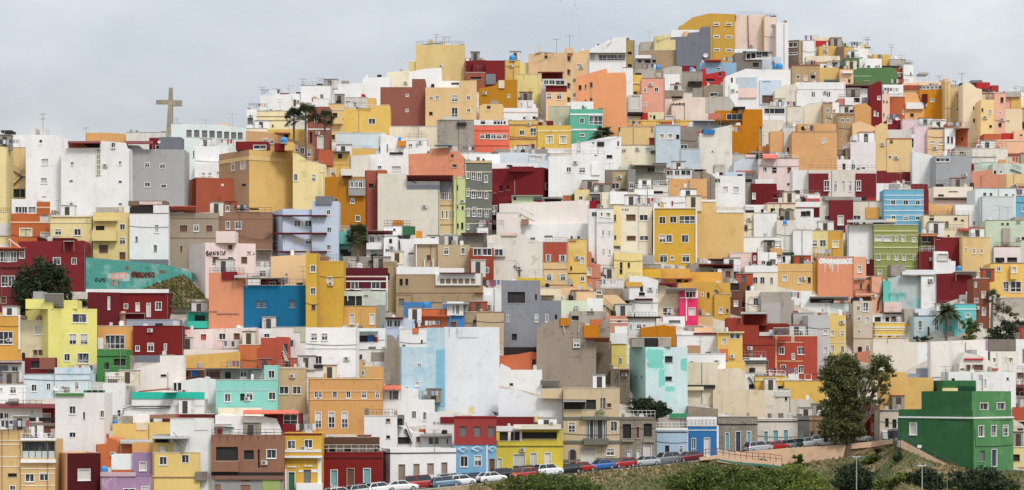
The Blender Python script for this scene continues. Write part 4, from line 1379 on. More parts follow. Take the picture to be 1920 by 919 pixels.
A 655 760 840
H 1024 1160 500 960 sa8 w=1058,635,32,62,g;1090,635,30,62,g;1122,635,26,62,g;1055,792,22,72,y;1092,792,22,72,y;1120,792,18,72,y;1148,640,10,60,b;1148,792,10,60,b b=715,5,bn;b=880,5,bn |beige house with tall shuttered windows beside the big cream block
R 1030 1140 500 600 dg2 s=-0.1
H 1152 1262 480 990 lg w=1182,560,16,44,n;1183,688,24,12,p;1228,688,24,12,p;1183,728,16,24,n;1228,735,18,30,n;1185,890,20,44,n;1225,890,20,60,n |narrow lime green house beside the big cream block
H 762 1252 215 640 os2 t=762,272;940,262;945,228;1100,214;1102,250;1195,246;1252,310 w=1140,288,22,30,n;1160,372,40,30,b |big salmon orange wall with flaking white patches
Y 985 1140 192 200 bb3
R 1105 1185 205 250 ow s=1
H 1258 1480 332 1020 dd3 w=1272,450,28,60,g;1322,458,36,70,g;1372,465,36,70,g;1430,485,30,60,g;1275,600,24,70,g;1322,615,36,70,g;1376,618,36,60,g;1432,625,30,60,g;1278,770,24,70,g;1328,768,34,80,g;1376,775,36,70,g;1434,780,30,70,g;1275,900,20,40,g b=425,6,cr;b=588,6,cr;b=745,6,cr;b=870,6,cr |dark grey green apartment block with rows of pale shutters
R 1253 1480 332 345 sa s=-0.15
H 1195 1470 262 400 wh |white roof terrace above the dark grey green apartment block
T 900 230 4.594
H -20 170 270 500 wh w=30,320,20,18,n |white low house below the coral pink house
H 120 590 228 330 cc |long grey cement band under the mustard houses
H 160 425 258 420 lb4 |pale blue cube in the white houses below the mustard houses
H 420 600 268 430 lb4 w=455,300,60,40,p;510,310,50,50,p |second pale blue cube with a white door below the mustard houses
R 585 725 236 262 wh s=-1
H 95 500 345 560 wh t=95,350;230,345;500,350 w=255,372,50,16,n |white terrace behind the deep red stepped house
H 590 1075 290 700 wh2 w=765,405,40,44,g;880,408,54,46,d;1015,415,36,34,r;980,380,20,60,p |broad white house with a red shutter in the middle
R 960 1030 350 450 wh s=-0.3
H 790 1218 200 520 wh t=790,185;860,172;1040,135;1110,120;1210,122 w=995,287,18,18,n;1115,293,50,28,n;855,205,24,80,p;1190,180,14,40,n;975,175,12,16,n |tall white house under the round date palm
R 1010 1070 165 202 dk s=-0.2
P cable dk 0.05 860,160 1110,150 1200,125
H 92 622 385 690 re3 m=540,re3 t=92,385;200,385 w=128,580,24,50,n;182,568,24,50,n;240,560,20,40,n;580,548,38,56,d b=655,14,pk |deep dark red stepped house near the centre
R 250 465 378 420 re3 s=0.3
R 92 160 520 600 re3 s=-0.2
R 80 280 640 700 re3 s=-0.5
P downpipe ow 0.06 300,500 300,615
H 78 280 668 920 re4 w=102,740,34,46,d;135,736,26,48,d |dark red lower house beside the grey green apartment block
Y 270 540 625 660 mt3
R 275 460 640 690 lg2 s=-0.6 w=300,655,26,24,n
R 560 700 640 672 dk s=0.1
Y 540 720 645 665 wh
H 620 782 535 680 wh w=655,598,34,18,n b=538,10,bd |white house with a dark awning and a red line right of the red stepped house
P awning_roll dk 0.35 630,515 712,518
H 715 850 630 720 te3 |orange low wall with a small green door in the middle
R 790 812 615 665 gn s=-0.2
H 780 1085 455 640 wh w=830,540,42,24,y;995,535,50,28,y |white house with two arched yellow windows near the centre
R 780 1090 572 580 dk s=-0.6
H 815 945 578 740 ly4 w=868,650,36,36,d |pale yellow house below the arched window house
H 940 1080 600 760 wh w=985,660,50,40,g;1020,660,30,40,g |white glazed lean-to near the centre
Y 940 1070 610 630 cc
H 1078 1336 410 660 tn5 w=1168,545,64,52,d;1298,540,46,52,d b=412,10,dd;b=575,8,dk |tan and grey house with two barred windows near the centre
R 1200 1330 375 412 mt3 s=0.4
R 1080 1140 415 600 dd s=-0.1
R 1268 1336 415 630 dd s=-0.15
H 836 1035 672 800 re5 |plain crimson parapet wall near the centre
H 1040 1335 600 830 cr8 |cream white terrace right of the crimson parapet
R 1120 1270 595 700 wh s=-0.6
P railing gy 0.06 1330,690 1390,640 1390,700
H 1330 1420 640 780 wh w=1345,680,10,60,n;1365,675,10,60,n;1385,670,10,60,n |white stair house with thin posts near the centre
H 165 942 675 1010 pk8 t=165,700;835,672;942,672 |very long pale pinkish wall in the middle
R 1150 1215 715 1060 ly4 s=-0.5 w=1163,820,20,58,b;1165,990,20,40,b
H 142 352 778 1030 pk8 |pale pinkish cube below the dark red lower house
R 355 420 830 878 bn s=-0.4
P stair cc 0.15 350,790 470,850
H 340 1000 870 1060 wh2 t=340,880;700,868;1000,868 w=790,990,18,24,n;850,990,18,24,n;590,978,70,10,n |broad white house above the two brick and yellow facades
H 1005 1150 742 1330 wh5 w=985,790,50,44,d;1048,790,26,42,y;1105,795,46,44,y;1060,950,18,54,d;1113,952,16,50,d;1065,1112,20,48,d;1118,1115,18,48,d;1065,1268,18,50,d;1118,1272,18,50,d b=860,4,ow;b=1225,4,ow |tall white corner house with a column of paired windows
R 936 1010 742 1200 wh5 s=0.6 w=985,790,50,44,d
H 1210 1480 712 1120 cr9 w=1300,818,82,56,b;1410,818,74,52,d;1303,996,78,44,b;1413,995,74,42,g;1430,1178,40,26,d b=714,5,gy |cream white house with brown wooden shutters beside the yellow facade
G 1225 1280 740 760 dk
P downpipe gy 0.06 1365,715 1370,1100
T 1400 260 4.594
H 650 910 100 280 cc3 w=885,135,24,56,n;753,145,14,60,n |rough cement house left of a pale lilac house
R 600 665 140 195 cc s=-0.5
H 455 762 195 330 te4 t=455,215;760,190 w=650,248,30,32,d;685,248,30,32,p |orange tiled low house above the broad red and white facade
H 755 920 180 330 wh w=838,240,26,50,n;770,250,16,26,n;920,242,30,44,n |small white house left of a pale lilac house
H 895 1110 30 330 pl4 w=1012,15,22,28,n;1005,255,34,26,d;920,242,30,44,d |pale lilac white house on the right slope
H 385 545 272 560 wh5 |white side wall left of the red and white facade
H 535 1118 270 600 cr10 w=765,408,26,90,d;832,408,30,90,p;893,408,26,90,d;708,408,26,90,d;938,405,20,90,d;962,405,36,90,d |modern house with dark red panels and a white middle with slit windows
R 535 703 300 490 re6 s=-0.25
R 940 1116 300 508 re6 s=-0.25
R 665 720 358 450 gy4 s=-0.4 w=690,405,48,88,g
R 942 986 358 455 gy4 s=-0.4 w=964,405,38,88,g
H 1105 1340 275 430 re6 t=1105,278;1205,275;1210,290;1340,290 |long dark red wall right of the red panel house
H 1345 1570 290 390 re6 t=1345,285;1570,292 b=372,8,wh |second long dark red wall with a white coping on the right
R 1295 1360 355 388 pk s=-0.6
H 400 632 480 640 wh w=480,508,44,38,n;515,505,20,34,p b=538,10,re |white house with a red tiled awning below the white side wall
Y 475 630 545 485 bd
H 415 630 545 770 wh w=490,648,46,44,n;530,645,40,44,n;600,635,44,80,n b=595,8,re |white house with a red line and dark windows on the right slope
R 580 628 600 675 ma s=-0.1
H 180 420 555 780 cr2 w=225,620,38,40,n;297,630,40,60,n;366,630,40,60,n b=690,6,ye4;b=560,6,te |cream house with three black openings and an ochre line
K 330 715 24
H -10 185 570 700 wh w=60,625,10,18,n;135,622,24,26,n |low white house with tiny windows left of the black opening house
H 630 720 540 760 cr7 w=692,682,42,40,d |off white wall piece left of the crimson door house
H 715 918 530 800 re6 w=810,702,52,82,p |crimson house wall with a grey garage door
R 670 920 500 532 cc s=0.5
H 905 1180 540 760 cr7 w=950,680,64,40,d;1152,680,20,16,n;1150,535,20,14,n |off white house with a tan panel left of the light blue house
R 1025 1140 592 690 or8 s=-0.15
R 920 990 505 540 gy s=0.5
R 1030 1115 510 545 bd s=0.8
H 1115 1340 385 600 wh |white terrace behind the light blue house
R 1230 1325 390 435 gy s=-0.2
R 1424 1560 392 475 re6 s=-1
H 1182 1525 440 800 mb3 w=1262,550,44,42,d;1370,550,46,42,d;1474,550,40,42,d;1265,680,38,32,d;1370,688,46,34,d;1474,686,40,34,d b=488,6,wh;b=528,6,wh;b=572,6,wh;b=620,6,wh;b=660,6,wh;b=708,6,wh |light blue house with white bands and six windows
R 1490 1568 440 820 re6 s=0.6
H 870 1290 700 1160 wh w=905,732,16,20,n;930,732,16,20,n;955,732,22,20,n;1012,728,24,18,n;1105,725,30,20,n;1160,722,40,20,n t=870,740;1290,720 |tall white wall left of the olive banded house
Y 865 1290 718 700 ow
R 1200 1290 690 745 ly4 s=0.2
H 1095 1475 745 1210 ol w=1140,862,70,44,p;1215,862,66,44,p;1290,862,28,44,p;1350,862,32,50,p;1440,870,32,40,p;1135,1020,28,56,d;1222,1020,20,54,p;1290,1020,28,54,p;1355,1022,26,54,p;1445,1025,26,50,d;1147,1160,38,60,p b=795,12,lg3;b=832,5,lg3;b=885,5,lg3;b=938,12,lg3;b=995,5,lg3;b=1042,5,lg3;b=1100,5,lg3 |olive green block with many pale green bands
T 1600 260 4.594
H 508 702 120 420 wh5 t=508,110;640,135;702,160 |white wall left of the smooth grey house
H 700 1015 150 480 gy5 w=770,183,120,34,g b=352,5,gy |large smooth grey house on the right
P railing dk 0.05 740,385 800,385 800,410
H 870 1010 80 260 cc6 w=935,125,30,24,n |tan grey house above the smooth grey house
H 1010 1330 85 330 wh3 |white shabby terrace house near the right edge
H 1005 1230 160 330 mt3 w=1050,185,70,50,n;1165,180,110,40,n;1325,160,60,40,n |pale green house with dark terrace openings near the right edge
R 1010 1040 220 270 re s=-0.3
R 1255 1310 180 222 or s=-0.3
H 1200 1500 215 380 mt3 w=1270,288,26,30,d;1220,290,20,30,n |pale mint white house near the right edge
P stair dk 0.12 1360,265 1455,300
H 1015 1330 275 480 sk3 t=1015,290;1195,262;1202,310;1330,305 |dusty salmon wall near the right edge
H 1320 1500 305 560 sa7 w=1390,412,34,40,d |sand wall with one barred window at the right edge
H 690 1030 415 600 cr11 w=755,488,50,16,n;860,455,80,6,n |cream low house below the smooth grey house
Y 690 1030 505 500 pk
R 700 1030 525 575 pk s=-0.5 b=528,5,bn
R 1000 1055 490 570 bd s=-0.6
H 610 882 540 720 or9 t=610,538;720,575;840,570;882,600 |orange tan wall right of the light blue house
R 820 915 600 660 or9 s=-0.2
H 880 1110 570 760 wh w=1042,728,26,36,d |white wall with a small window on the right
H 605 1000 660 880 cr2 w=675,682,40,50,n;805,740,32,54,q;882,692,30,24,n;940,704,26,14,n b=790,5,bn |cream house with a brown barred window right of the light blue house
H 1050 1400 428 760 mt w=1132,490,26,48,q;1185,490,24,44,q;1318,488,30,30,d;1378,486,24,24,d |pale bluish house with four grey windows near the right edge
H 1100 1378 500 800 lb5 |pale blue grey blank wall near the right edge
H 1376 1500 496 720 mb3 w=1462,605,22,50,d |blue house clipped by the right edge
H 1395 1500 430 600 pk |rosy house clipped by the right edge behind the blue house
H 1140 1500 705 1080 lg4 w=1285,735,24,16,n;1330,735,22,20,n;1420,722,36,22,n;1462,860,24,24,n |pale green house with a chimney breast at the right edge
R 1285 1350 770 910 cc6 s=-0.4
R 1390 1470 675 710 cc6 s=0
H 905 1145 790 880 cr2 w=1030,825,70,40,n;1105,830,30,30,n |house with a ragged crimson tiled canopy on the right
Y 900 1140 790 760 bd
H 940 1178 850 1180 sa9 w=970,955,22,34,d;1038,968,24,46,d;1105,970,22,40,d;1095,1120,24,46,d;1143,1120,24,48,d |sand house with five narrow windows on the right
H 692 945 850 1130 re7 w=728,860,20,16,n |crimson house wall left of the sand house with five windows
H 578 722 820 1010 ol3 w=640,862,104,56,g |small olive house with a wide glazed bay
Y 580 725 835 825 co
H 720 950 790 900 cr2 w=755,830,26,16,n;820,838,20,16,n |cream strip house above the crimson wall
T 0 370 4.594
H -40 100 130 400 ly |pale cream house clipped by the left edge above the red house
R -40 96 222 330 ow s=-0.2
H 94 432 140 480 or10 w=222,302,110,74,y;385,182,78,70,p;388,330,76,60,p b=216,14,pe |orange brown house with a white glazed loggia
R 100 318 15 140 wh s=0.2 w=160,108,60,56,g;210,108,50,56,g;275,108,64,56,g
R 320 428 38 150 or10 s=-0.1 b=88,14,pe
H 432 790 160 620 ly w=500,298,56,54,d;668,300,60,58,d b=218,8,cr;b=392,6,cr |pale yellow house with two white windows beside the orange brown house
R 440 780 160 168 cr s=-0.2
R 440 470 112 165 cc s=1.5
H 800 1116 130 650 sa10 w=862,266,76,40,n;1055,255,46,52,d;1055,375,50,60,d;892,445,80,72,b;1055,505,54,68,b |sand yellow house with an open loggia balcony
B 800 1010 288 378 sa10
R 800 1010 190 204 sa10 s=-0.8
R 825 1025 85 130 cc2 s=1
H 1116 1452 140 680 wh w=1176,362,20,48,q;1338,440,26,56,q;1350,270,36,70,p |plain white house above the turquoise graffiti wall
R 1120 1450 535 585 dg s=-0.1
R 1120 1320 84 132 dk s=0.4
R 1105 1430 30 70 bn2 s=1.5
R 1200 1395 36 62 pk s=1.3
R 1320 1452 68 140 wh s=0.1
H -50 210 590 1060 re8 w=42,722,62,92,d;98,722,60,92,d;150,735,24,50,p;30,885,50,60,b b=600,6,pk |dark red house with a pink tiled glass veranda at the left edge
R -50 212 465 600 re8 s=-0.3 w=30,510,60,90,g;70,510,50,90,g;115,510,60,90,g;188,495,44,60,g
Y -50 218 430 465 co
P roof_beam pk 0.25 75,360 210,460
P roof_beam pk 0.12 92,360 92,430
H 160 736 400 820 re9 w=490,548,66,60,d;638,550,42,56,d t=160,380;720,372;736,400 |crimson house with a crowded roof terrace behind the round dark tree
R 320 360 345 400 ma s=1
R 455 630 350 405 ma s=1
Y 545 640 375 380 wh
R 410 452 335 400 ow s=1.2
R 590 710 660 790 re9 s=0.6
T 300 370 4.594
H 75 502 135 620 tn6 w=203,270,70,62,b;313,265,46,56,d;425,270,60,60,b;183,445,24,60,b b=182,6,bn;b=350,6,bn |greyish tan house with brown wooden shutters
Y 62 320 75 130 co
R 75 210 85 135 wh s=0.8 w=128,105,36,44,n
H 500 968 130 560 bn3 w=584,240,36,66,d;673,240,54,66,d;582,95,30,50,d b=182,6,bn |plain brown house beside the pale blue house
R 505 640 65 130 bn3 s=0.1 w=582,95,30,50,d
P laundry_line dk 0.25 660,100 740,105
P laundry_line dk 0.3 770,100 850,102
P cable dk 0.07 655,320 750,350 880,370 945,345 950,320 980,315
H 430 780 -5 110 mt3 |mint roof shed with peeling paint beside the terracotta house
H 955 1320 95 120 wh |white washing terrace behind the pale blue house
H 966 1442 100 640 lb6 m=1058,lb6 w=1183,225,58,56,d;1277,225,58,56,d;1180,378,64,50,p;1280,380,54,48,d;985,270,14,14,n |pale blue apartment house with dark maroon lines
R 1310 1540 35 640 lb6 s=0.3 w=1452,130,34,44,d;1458,280,40,46,d;1455,432,36,48,d
R 966 1435 152 164 ma s=-0.6
R 966 1435 304 318 ma s=-0.6
R 966 1435 462 474 ma s=-0.6
R 1340 1480 -10 60 dg s=0
P downpipe dk 0.07 1058,330 1075,390
H 196 824 390 880 pk9 m=390,pk9 w=480,542,54,58,b;608,540,50,58,d;725,542,52,60,b;605,430,40,40,b |pale pink house with graffiti below the plain brown house
R 482 650 292 392 pk9 s=0.4
G 395 570 460 505 dk
G 745 815 465 505 dk
H 824 965 450 600 cc6 |grey cement panel house right of the pink graffiti house
Y 824 968 448 452 cr
H 824 962 600 720 wh w=885,658,60,56,d |small white house below the grey cement panel
H 955 1260 495 900 pe7 t=955,510;1260,492 w=1090,663,16,10,n |plain peach house behind the blue draped house
H 1256 1368 485 1260 mu4 w=1318,615,46,60,d;1318,810,46,62,d;1322,950,40,54,b |narrow mustard house with carved windows
H 1360 1580 550 1190 mu4 w=1462,715,48,60,p b=552,6,ye |mustard house with a boxy bay and white window
R 1370 1580 820 1190 mu4 s=0.8 w=1422,950,30,60,p
R 1365 1450 508 552 bn s=0.5
H 420 725 650 1180 os3 |salmon orange windowless house under the pink graffiti house
R 532 665 640 710 re s=-0.3
Y 640 750 690 645 ow
H 650 870 700 800 wh |white corrugated lean-to left of the blue draped house
H 720 1255 760 1175 bl w=850,920,40,60,q;900,920,30,60,q;1140,920,50,60,q |house facade draped in blue scaffold netting
R 865 1055 700 765 re s=1 w=968,742,56,36,d
Y 740 1050 690 700 cr
A 1066 840 1010
H 65 420 880 1000 cr |white garden wall below the grassy bank
T 600 400 4.594
H 160 300 160 420 tq2 w=220,340,90,60,n |small turquoise house left of the fan palm
Y 160 290 260 275 tq2
H 280 406 128 430 tn8 |brown shaded wall behind the fan palm with shaggy crown
H 400 555 180 480 ow w=450,228,46,52,d;505,225,24,44,d t=400,190;555,190 |white house with a red roof edge beside the fan palm
Y 405 628 150 180 re
R 400 540 255 310 wh s=-0.8
H 550 780 110 320 wh w=640,140,20,20,n b=195,8,gy |white terrace house with a green hatch below the big cream block
R 712 820 112 185 gn s=-0.3
R 826 880 152 215 or7 s=-0.3
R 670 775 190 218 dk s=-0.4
H 548 832 205 560 wh w=608,240,26,38,n t=548,210;670,205;680,222;832,225 |white house with outside stairs below the green hatch
P stair dk 0.15 635,395 690,340 680,230
G 560 620 305 335 dk
G 760 810 340 355 dk
H 812 1025 262 620 tn7 w=937,385,40,54,b |tan house with one brown shutter and white chimneys
R 808 1018 215 265 wh s=-0.5
R 825 834 270 460 wh s=-0.4
R 895 904 395 460 wh s=-0.4
R 970 979 395 460 wh s=-0.4
H 1010 1450 185 420 cc7 t=1010,190;1210,190;1215,170;1440,175 |bare grey cement wall with a red coping near the centre
Y 1215 1440 168 170 re
H 1015 1288 272 640 tn7 w=1087,325,40,60,d;1232,325,34,58,d |tan house with two white arched windows near the centre
H 1290 1495 300 760 re10 w=1355,330,70,66,g;1440,330,80,66,g;1440,490,30,50,d |red house with glazed balcony near the centre
H 202 585 470 860 ma3 w=298,622,66,66,g;480,620,76,60,d b=545,12,pk;b=586,10,wh;b=655,12,wh;b=750,10,wh |maroon house with white bands and two windows
R 570 584 540 840 wh s=-0.15
R 486 574 660 840 ma3 s=-0.08
H 200 440 380 500 cc w=290,430,80,70,p |grey cement house behind the maroon banded house
H 545 660 415 860 tn8 w=592,545,14,60,n |narrow tan brown passage house right of the maroon house
P downpipe bn2 0.1 560,430 640,425 655,600 655,800
H 655 1400 522 900 tn8 w=698,595,28,60,n;748,592,24,58,n;700,765,44,60,q b=685,6,bn |broad tan house with a white rooftop glazed row
R 660 1028 462 526 wh s=-0.1
R 995 1385 520 620 wh s=-0.3 w=1052,585,40,44,n;1105,585,40,44,n;1160,585,40,44,n;1212,585,40,44,n;1267,585,38,44,n;1320,585,38,44,n
R 1030 1240 472 525 wh s=0.8
Y 1030 1340 510 518 re
P downpipe bn2 0.1 660,690 795,690 800,760
H 45 565 672 1000 mt3 w=205,755,56,86,n;273,755,60,86,n;335,755,52,86,n;395,712,36,10,n |pale greenish white house with three big dark panes
R 486 565 790 1000 gy3 s=-0.1
H 206 484 800 1030 or11 w=275,910,40,90,p;450,910,42,90,p |orange panel facade with two white slim windows
K 138 638 32
H 725 1100 765 900 bb4 w=1010,790,100,50,n |blue house wall with a round blue tank near the centre
K 918 788 34
H 1060 1480 705 900 wh w=1280,800,80,70,b;1355,810,36,60,y;1445,812,50,50,d t=1060,702;1480,705 |white house with a brown barred window near the centre
Y 1325 1410 680 690 te
H 815 1100 825 1050 or12 w=1000,940,60,30,d |rust orange house with tiled roofs near the centre
R 850 1090 825 880 re s=0.5
Y 860 1125 880 900 co
R 1095 1235 760 880 wh s=-0.5 w=1150,830,20,80,d;1185,830,30,80,d
Y 1055 1280 780 765 gy
H 1100 1245 860 1050 bb4 w=1150,960,60,60,b |bright blue wall house left of the tan panelled house
H 1240 1500 850 1060 tn7 b=945,5,bn;b=850,8,ow w=1345,935,60,40,b |tan panelled house near the centre
T 900 370 4.594
H -30 70 260 450 wh |white house end under the grey green apartment block
R -10 64 308 430 cc s=-0.4
H 60 545 290 800 wh3 t=60,330;320,300;400,350;545,385 w=440,355,12,18,n;455,355,12,18,n;468,355,12,18,n;790,342,20,26,n;848,345,18,22,n |big white blank house left of the brick red and sand facade
R 185 320 305 330 pk s=-0.3
P stair dk 0.1 300,590 335,625 345,690
H 226 298 545 800 cc w=263,715,14,44,n |grey cement strip right of the red glazed balcony house
R -10 222 440 510 ow s=-0.5 w=0,475,20,54,g;65,470,62,60,g;162,475,72,60,g
H 300 550 695 830 ye4 |low yellow wall between the white house and brick facade
H 546 756 388 860 sa11 w=588,525,44,64,w;712,530,62,64,w;595,690,66,56,w;715,690,68,58,w b=620,6,bn;b=755,6,bn |facade half brick red and half tan with white shutters
R 548 755 390 556 br5 s=-0.08 w=588,525,44,64,w;712,530,62,64,w
H 758 920 362 870 ye5 w=882,545,38,60,p;785,612,16,36,n;882,700,36,46,d;788,770,26,36,n b=655,6,dk |yellow facade with patchy paint beside the brick red facade
R 765 830 372 382 bn s=-0.1
H 918 1038 465 860 sk4 w=972,545,24,40,n;940,640,36,60,p;940,775,30,60,p t=918,465;955,468;990,570;1035,578 |dull salmon strip house right of the yellow facade
H 975 1245 705 850 wh w=1028,825,40,30,n |cluttered white house with flat roofs below the tall white corner house
H 1155 1400 480 760 ly5 w=1216,588,22,56,n;1282,585,20,44,n;1215,640,24,40,n t=1155,475;1390,485 |pale yellow house with washing below the cream white house
K 1238 632 10
P railing gy 0.08 1260,650 1380,650
H 1395 1500 500 640 gy |light grey sill wall left of the big mustard facade
H 1400 1510 610 740 or7 |orange wall left of the mustard rooftops
T 1180 360 4.594
H 212 582 140 640 mu5 w=285,243,58,64,d;378,238,60,60,d;498,238,138,66,g;287,402,64,66,d;340,402,58,66,d;480,402,62,66,d;295,573,66,68,d;370,568,28,34,d;487,572,66,66,d |big mustard yellow facade with many white framed windows
R 206 216 135 620 wh s=-0.15
R 570 584 120 610 wh s=-0.2
R 212 582 134 142 wh s=-0.2
H 582 985 85 640 sa12 t=582,82;745,76;750,172;985,175 |large plain sand wall joined to the big mustard facade
R 580 748 66 84 wh s=-0.1
R 750 990 155 178 wh s=-0.1
H 205 480 40 260 wh w=370,100,20,50,r;255,110,24,30,r;492,100,26,44,n |white house with two thin red doors above the big mustard facade
H 985 1076 180 420 cr w=1005,312,30,54,b |narrow cream side of a white cube right of the large sand wall
H 1072 1270 182 480 wh |smooth white cube right of the large sand wall
A 1208 300 400
H 985 1320 390 600 wh w=1380,450,26,50,n |white house with a black railing right of the large sand wall
P railing dk 0.12 1140,425 1305,425
P railing dk 0.1 1215,470 1305,470
P railing dk 0.1 1215,425 1215,470
R 1225 1300 435 468 gy s=0.3
R 1215 1315 485 540 or s=-0.8
H 1270 1440 245 560 wh4 |plain white house carrying a bright blue tank
K 1340 258 24
H 865 1060 525 700 pk |pale rosy terrace wall right of the large sand wall
R 1060 1105 520 628 re s=-0.3 w=1080,570,20,40,p
H 1100 1270 520 680 wh w=1155,610,34,40,d;1235,600,50,40,q |cluttered white rooftop above the cream three window house
H 1270 1390 550 640 wh w=1300,580,28,50,n;1330,580,28,50,n |small white roof room with black panes on the right
R 1320 1420 520 610 gd s=0.3
H 995 1278 640 930 cr12 w=1085,762,42,60,d;1146,762,42,60,d;1225,765,28,62,d b=690,6,pk |cream white house with three dark windows on the right
R 995 1278 636 690 wh s=-0.1
H 1276 1580 618 860 or13 w=1340,745,44,50,p;1470,760,34,50,p;1550,760,26,50,n b=680,6,sa |orange sand house with a white cornice beside the cream three window house
H 110 275 625 780 cc |weathered wall strip below the cream white house with brown shutters
R 118 272 665 740 mu5 s=-0.2
H 270 520 660 790 or14 w=425,762,50,30,n;490,770,34,20,n |orange yellow house with a thin tiled roof below the mustard facade
Y 280 545 745 740 te
H 510 720 615 780 cc |grey cement terrace below the big sand wall
Y 595 900 620 660 re
H 520 800 690 830 or14 |plain orange yellow house with broken edges below the mustard facade
H 700 900 660 830 cc6 w=770,690,46,60,n;718,685,30,30,n;850,710,50,60,b |shadowy house with a satellite dish under red tiles
D 778 680 20
H 590 940 580 660 cr w=770,605,60,40,p |cream patio strip below the big sand wall
Y 680 935 575 600 re
H 395 870 790 1050 oc5 w=628,885,22,44,d;680,890,22,48,n;743,888,24,44,d t=395,790;600,770;870,785 |big mustard ochre house with an outside stair
P stair dk 0.15 745,845 805,910
H 732 868 880 1110 oc5 w=787,1022,34,46,p;845,1025,24,40,b;790,1165,40,50,p |small mustard ochre block in front of the ochre stair house
H 866 1002 785 1080 br6 w=905,815,76,66,n;918,960,36,50,p;982,970,20,50,n |raw brick house beside the mustard ochre house
H 1130 1395 862 1240 cc6 |square cement wall under the orange sand house
R 1135 1300 960 1200 gy6 s=-0.3
H 1002 1135 850 1140 cr12 w=1090,945,46,66,d |narrow cream house with one window beside the raw brick house
P downpipe dk 0.08 1125,905 1030,905 1022,1020
H 0 245 730 1100 wh2 w=105,830,26,56,n;108,880,50,28,n;252,860,44,56,d t=0,725;150,730;245,760 |white house with sloping roofline left of the hot pink house
R -30 110 775 815 or14 s=-0.2
H 245 440 855 1080 cr2 t=245,770;300,800;440,860 w=328,1030,80,66,g |cream house left of the hot pink house
Y 250 420 780 820 hp
H 432 592 910 1165 hp w=505,885,30,60,n;535,885,30,60,n;540,1030,56,66,p b=912,6,wh t=432,880;470,850;592,880 |hot pink house with a white glazed roof bay
R 480 590 850 915 wh s=-0.15 w=502,885,24,50,n;530,885,24,50,n;558,885,24,50,n
R 488 496 915 1110 wh s=-0.15
Y 310 580 825 870 wh
T 1400 400 4.594
H 560 832 150 400 ly6 w=588,258,40,56,d;657,258,54,60,d |half yellow half mustard house between white walls
R 705 828 155 380 mu6 s=-0.1 w=765,263,56,60,d
H 400 565 145 450 wh5 w=370,268,26,48,n;480,408,24,40,n |white wall left of the half yellow half mustard house
H 500 640 370 420 or w=535,412,30,30,d;590,405,34,50,b |small orange strip house under the half yellow half mustard house
H 575 620 420 680 mu6 |narrow mustard strip beside the salmon wall with white drips
H 612 925 375 760 os3 |salmon wall with dripping white paint along its top
G 625 915 385 440 wh
R 920 1030 375 560 sk5 s=-0.2 w=972,480,36,60,p
R 925 1085 575 720 os3 s=0.5 w=985,630,24,60,b;1050,640,24,60,b
P railing dk 0.1 930,660 1075,660
P railing dk 0.1 930,690 1075,690
B 930 1080 690 710 sk5
R 1035 1098 395 530 ma s=0.3 w=1042,408,24,40,p
H 1080 1175 540 900 sk5 w=1160,612,20,44,d |salmon pink side house with an outside stair
P stair dk 0.15 1180,650 1140,760 1130,840
H 380 560 670 800 wh5 |white corrugated wall under the orange sand house
H 465 720 760 860 wh w=655,832,10,14,n |white house with a wide slanting dark opening
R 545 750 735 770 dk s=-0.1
Y 540 880 715 745 wh
H 290 410 745 920 gy6 w=312,840,34,40,d |small grey house with one white window on the right
H 400 700 860 1060 gy7 |plain grey low house right of the bright red corner
H 700 920 775 900 mt |greenish white house above the small carved yellow house
R 705 845 860 1060 ye6 s=-0.1 w=735,1010,26,50,p;835,1010,24,60,n
H 840 925 845 1080 pk w=885,880,70,10,n |pale narrow house right of the carved yellow house
H 920 1085 755 1230 tn9 w=962,818,30,40,d;1025,805,46,76,g;965,910,26,36,d;1038,920,34,60,p;970,1020,26,30,d;975,1180,36,60,n;1040,1160,30,60,d b=1078,5,bn |greyish beige apartment house with many small windows
H 1085 1270 870 960 wh w=1128,900,50,40,n;1215,905,34,36,n |white house with black windows left of the pale bluish house
Y 1180 1340 850 868 cc
R 1185 1335 765 860 pk s=0.5
T 1600 420 4.594
H 300 590 380 780 lb7 t=300,470;420,440;590,450 |pale bluish grey blank wall with turquoise stains
R 325 445 350 450 cc s=0.5
Y 420 705 435 395 wh
P railing dk 0.07 310,602 450,602
R 258 320 490 680 tq3 s=-0.1
H 586 722 445 730 wh w=652,497,28,56,d b=447,5,pk |small white house with one window beside a deep red wall
R 710 755 490 600 pk s=0.3
H 566 700 238 460 re7 |crimson block right of the olive banded house
H 694 880 235 470 wh t=694,235;815,238;820,318;880,320 w=770,285,90,60,p |white cube before the crimson wall
H 720 1036 430 660 re7 t=720,430;860,425;905,402;1036,465 |deep crimson gabled wall with a white roof edge
K 910 382 26
Y 880 1065 405 462 wh
H 1032 1170 470 900 bn4 w=1055,525,18,44,d;1122,608,34,56,p;1125,755,34,70,p;1060,660,30,40,d;1098,878,30,40,p b=688,6,bn2 |chestnut brown tall house near the right palms
H 1175 1215 130 300 wh |thin white wall right of the five window sand house
H 1210 1440 200 360 pk10 w=1262,310,80,40,n;1368,308,86,40,n b=195,6,re |pale pink house over crimson canopies near the right edge
Y 1185 1430 340 348 re
H 1180 1500 340 640 ye7 w=1252,384,36,42,d;1315,540,50,90,d;1400,540,92,92,g;1388,390,50,60,y |yellow house with a boxed balcony near the right edge
R 1355 1410 360 475 ye7 s=-0.8 w=1385,395,40,50,p
Y 1280 1500 630 630 or
H 1260 1500 640 800 cc2 |grey cement retaining wall near the right edge
H 935 1050 610 700 wh w=900,655,40,30,n;1008,660,36,36,d;945,660,20,30,r |white low strip above the turquoise house on the right
H 870 1058 690 930 tq4 w=840,830,44,60,g;985,790,40,40,p;915,860,24,90,p b=735,10,mt |turquoise house behind the right date palm
H 770 875 800 930 tq4 w=838,835,44,70,p |turquoise house wing behind the palm trunk
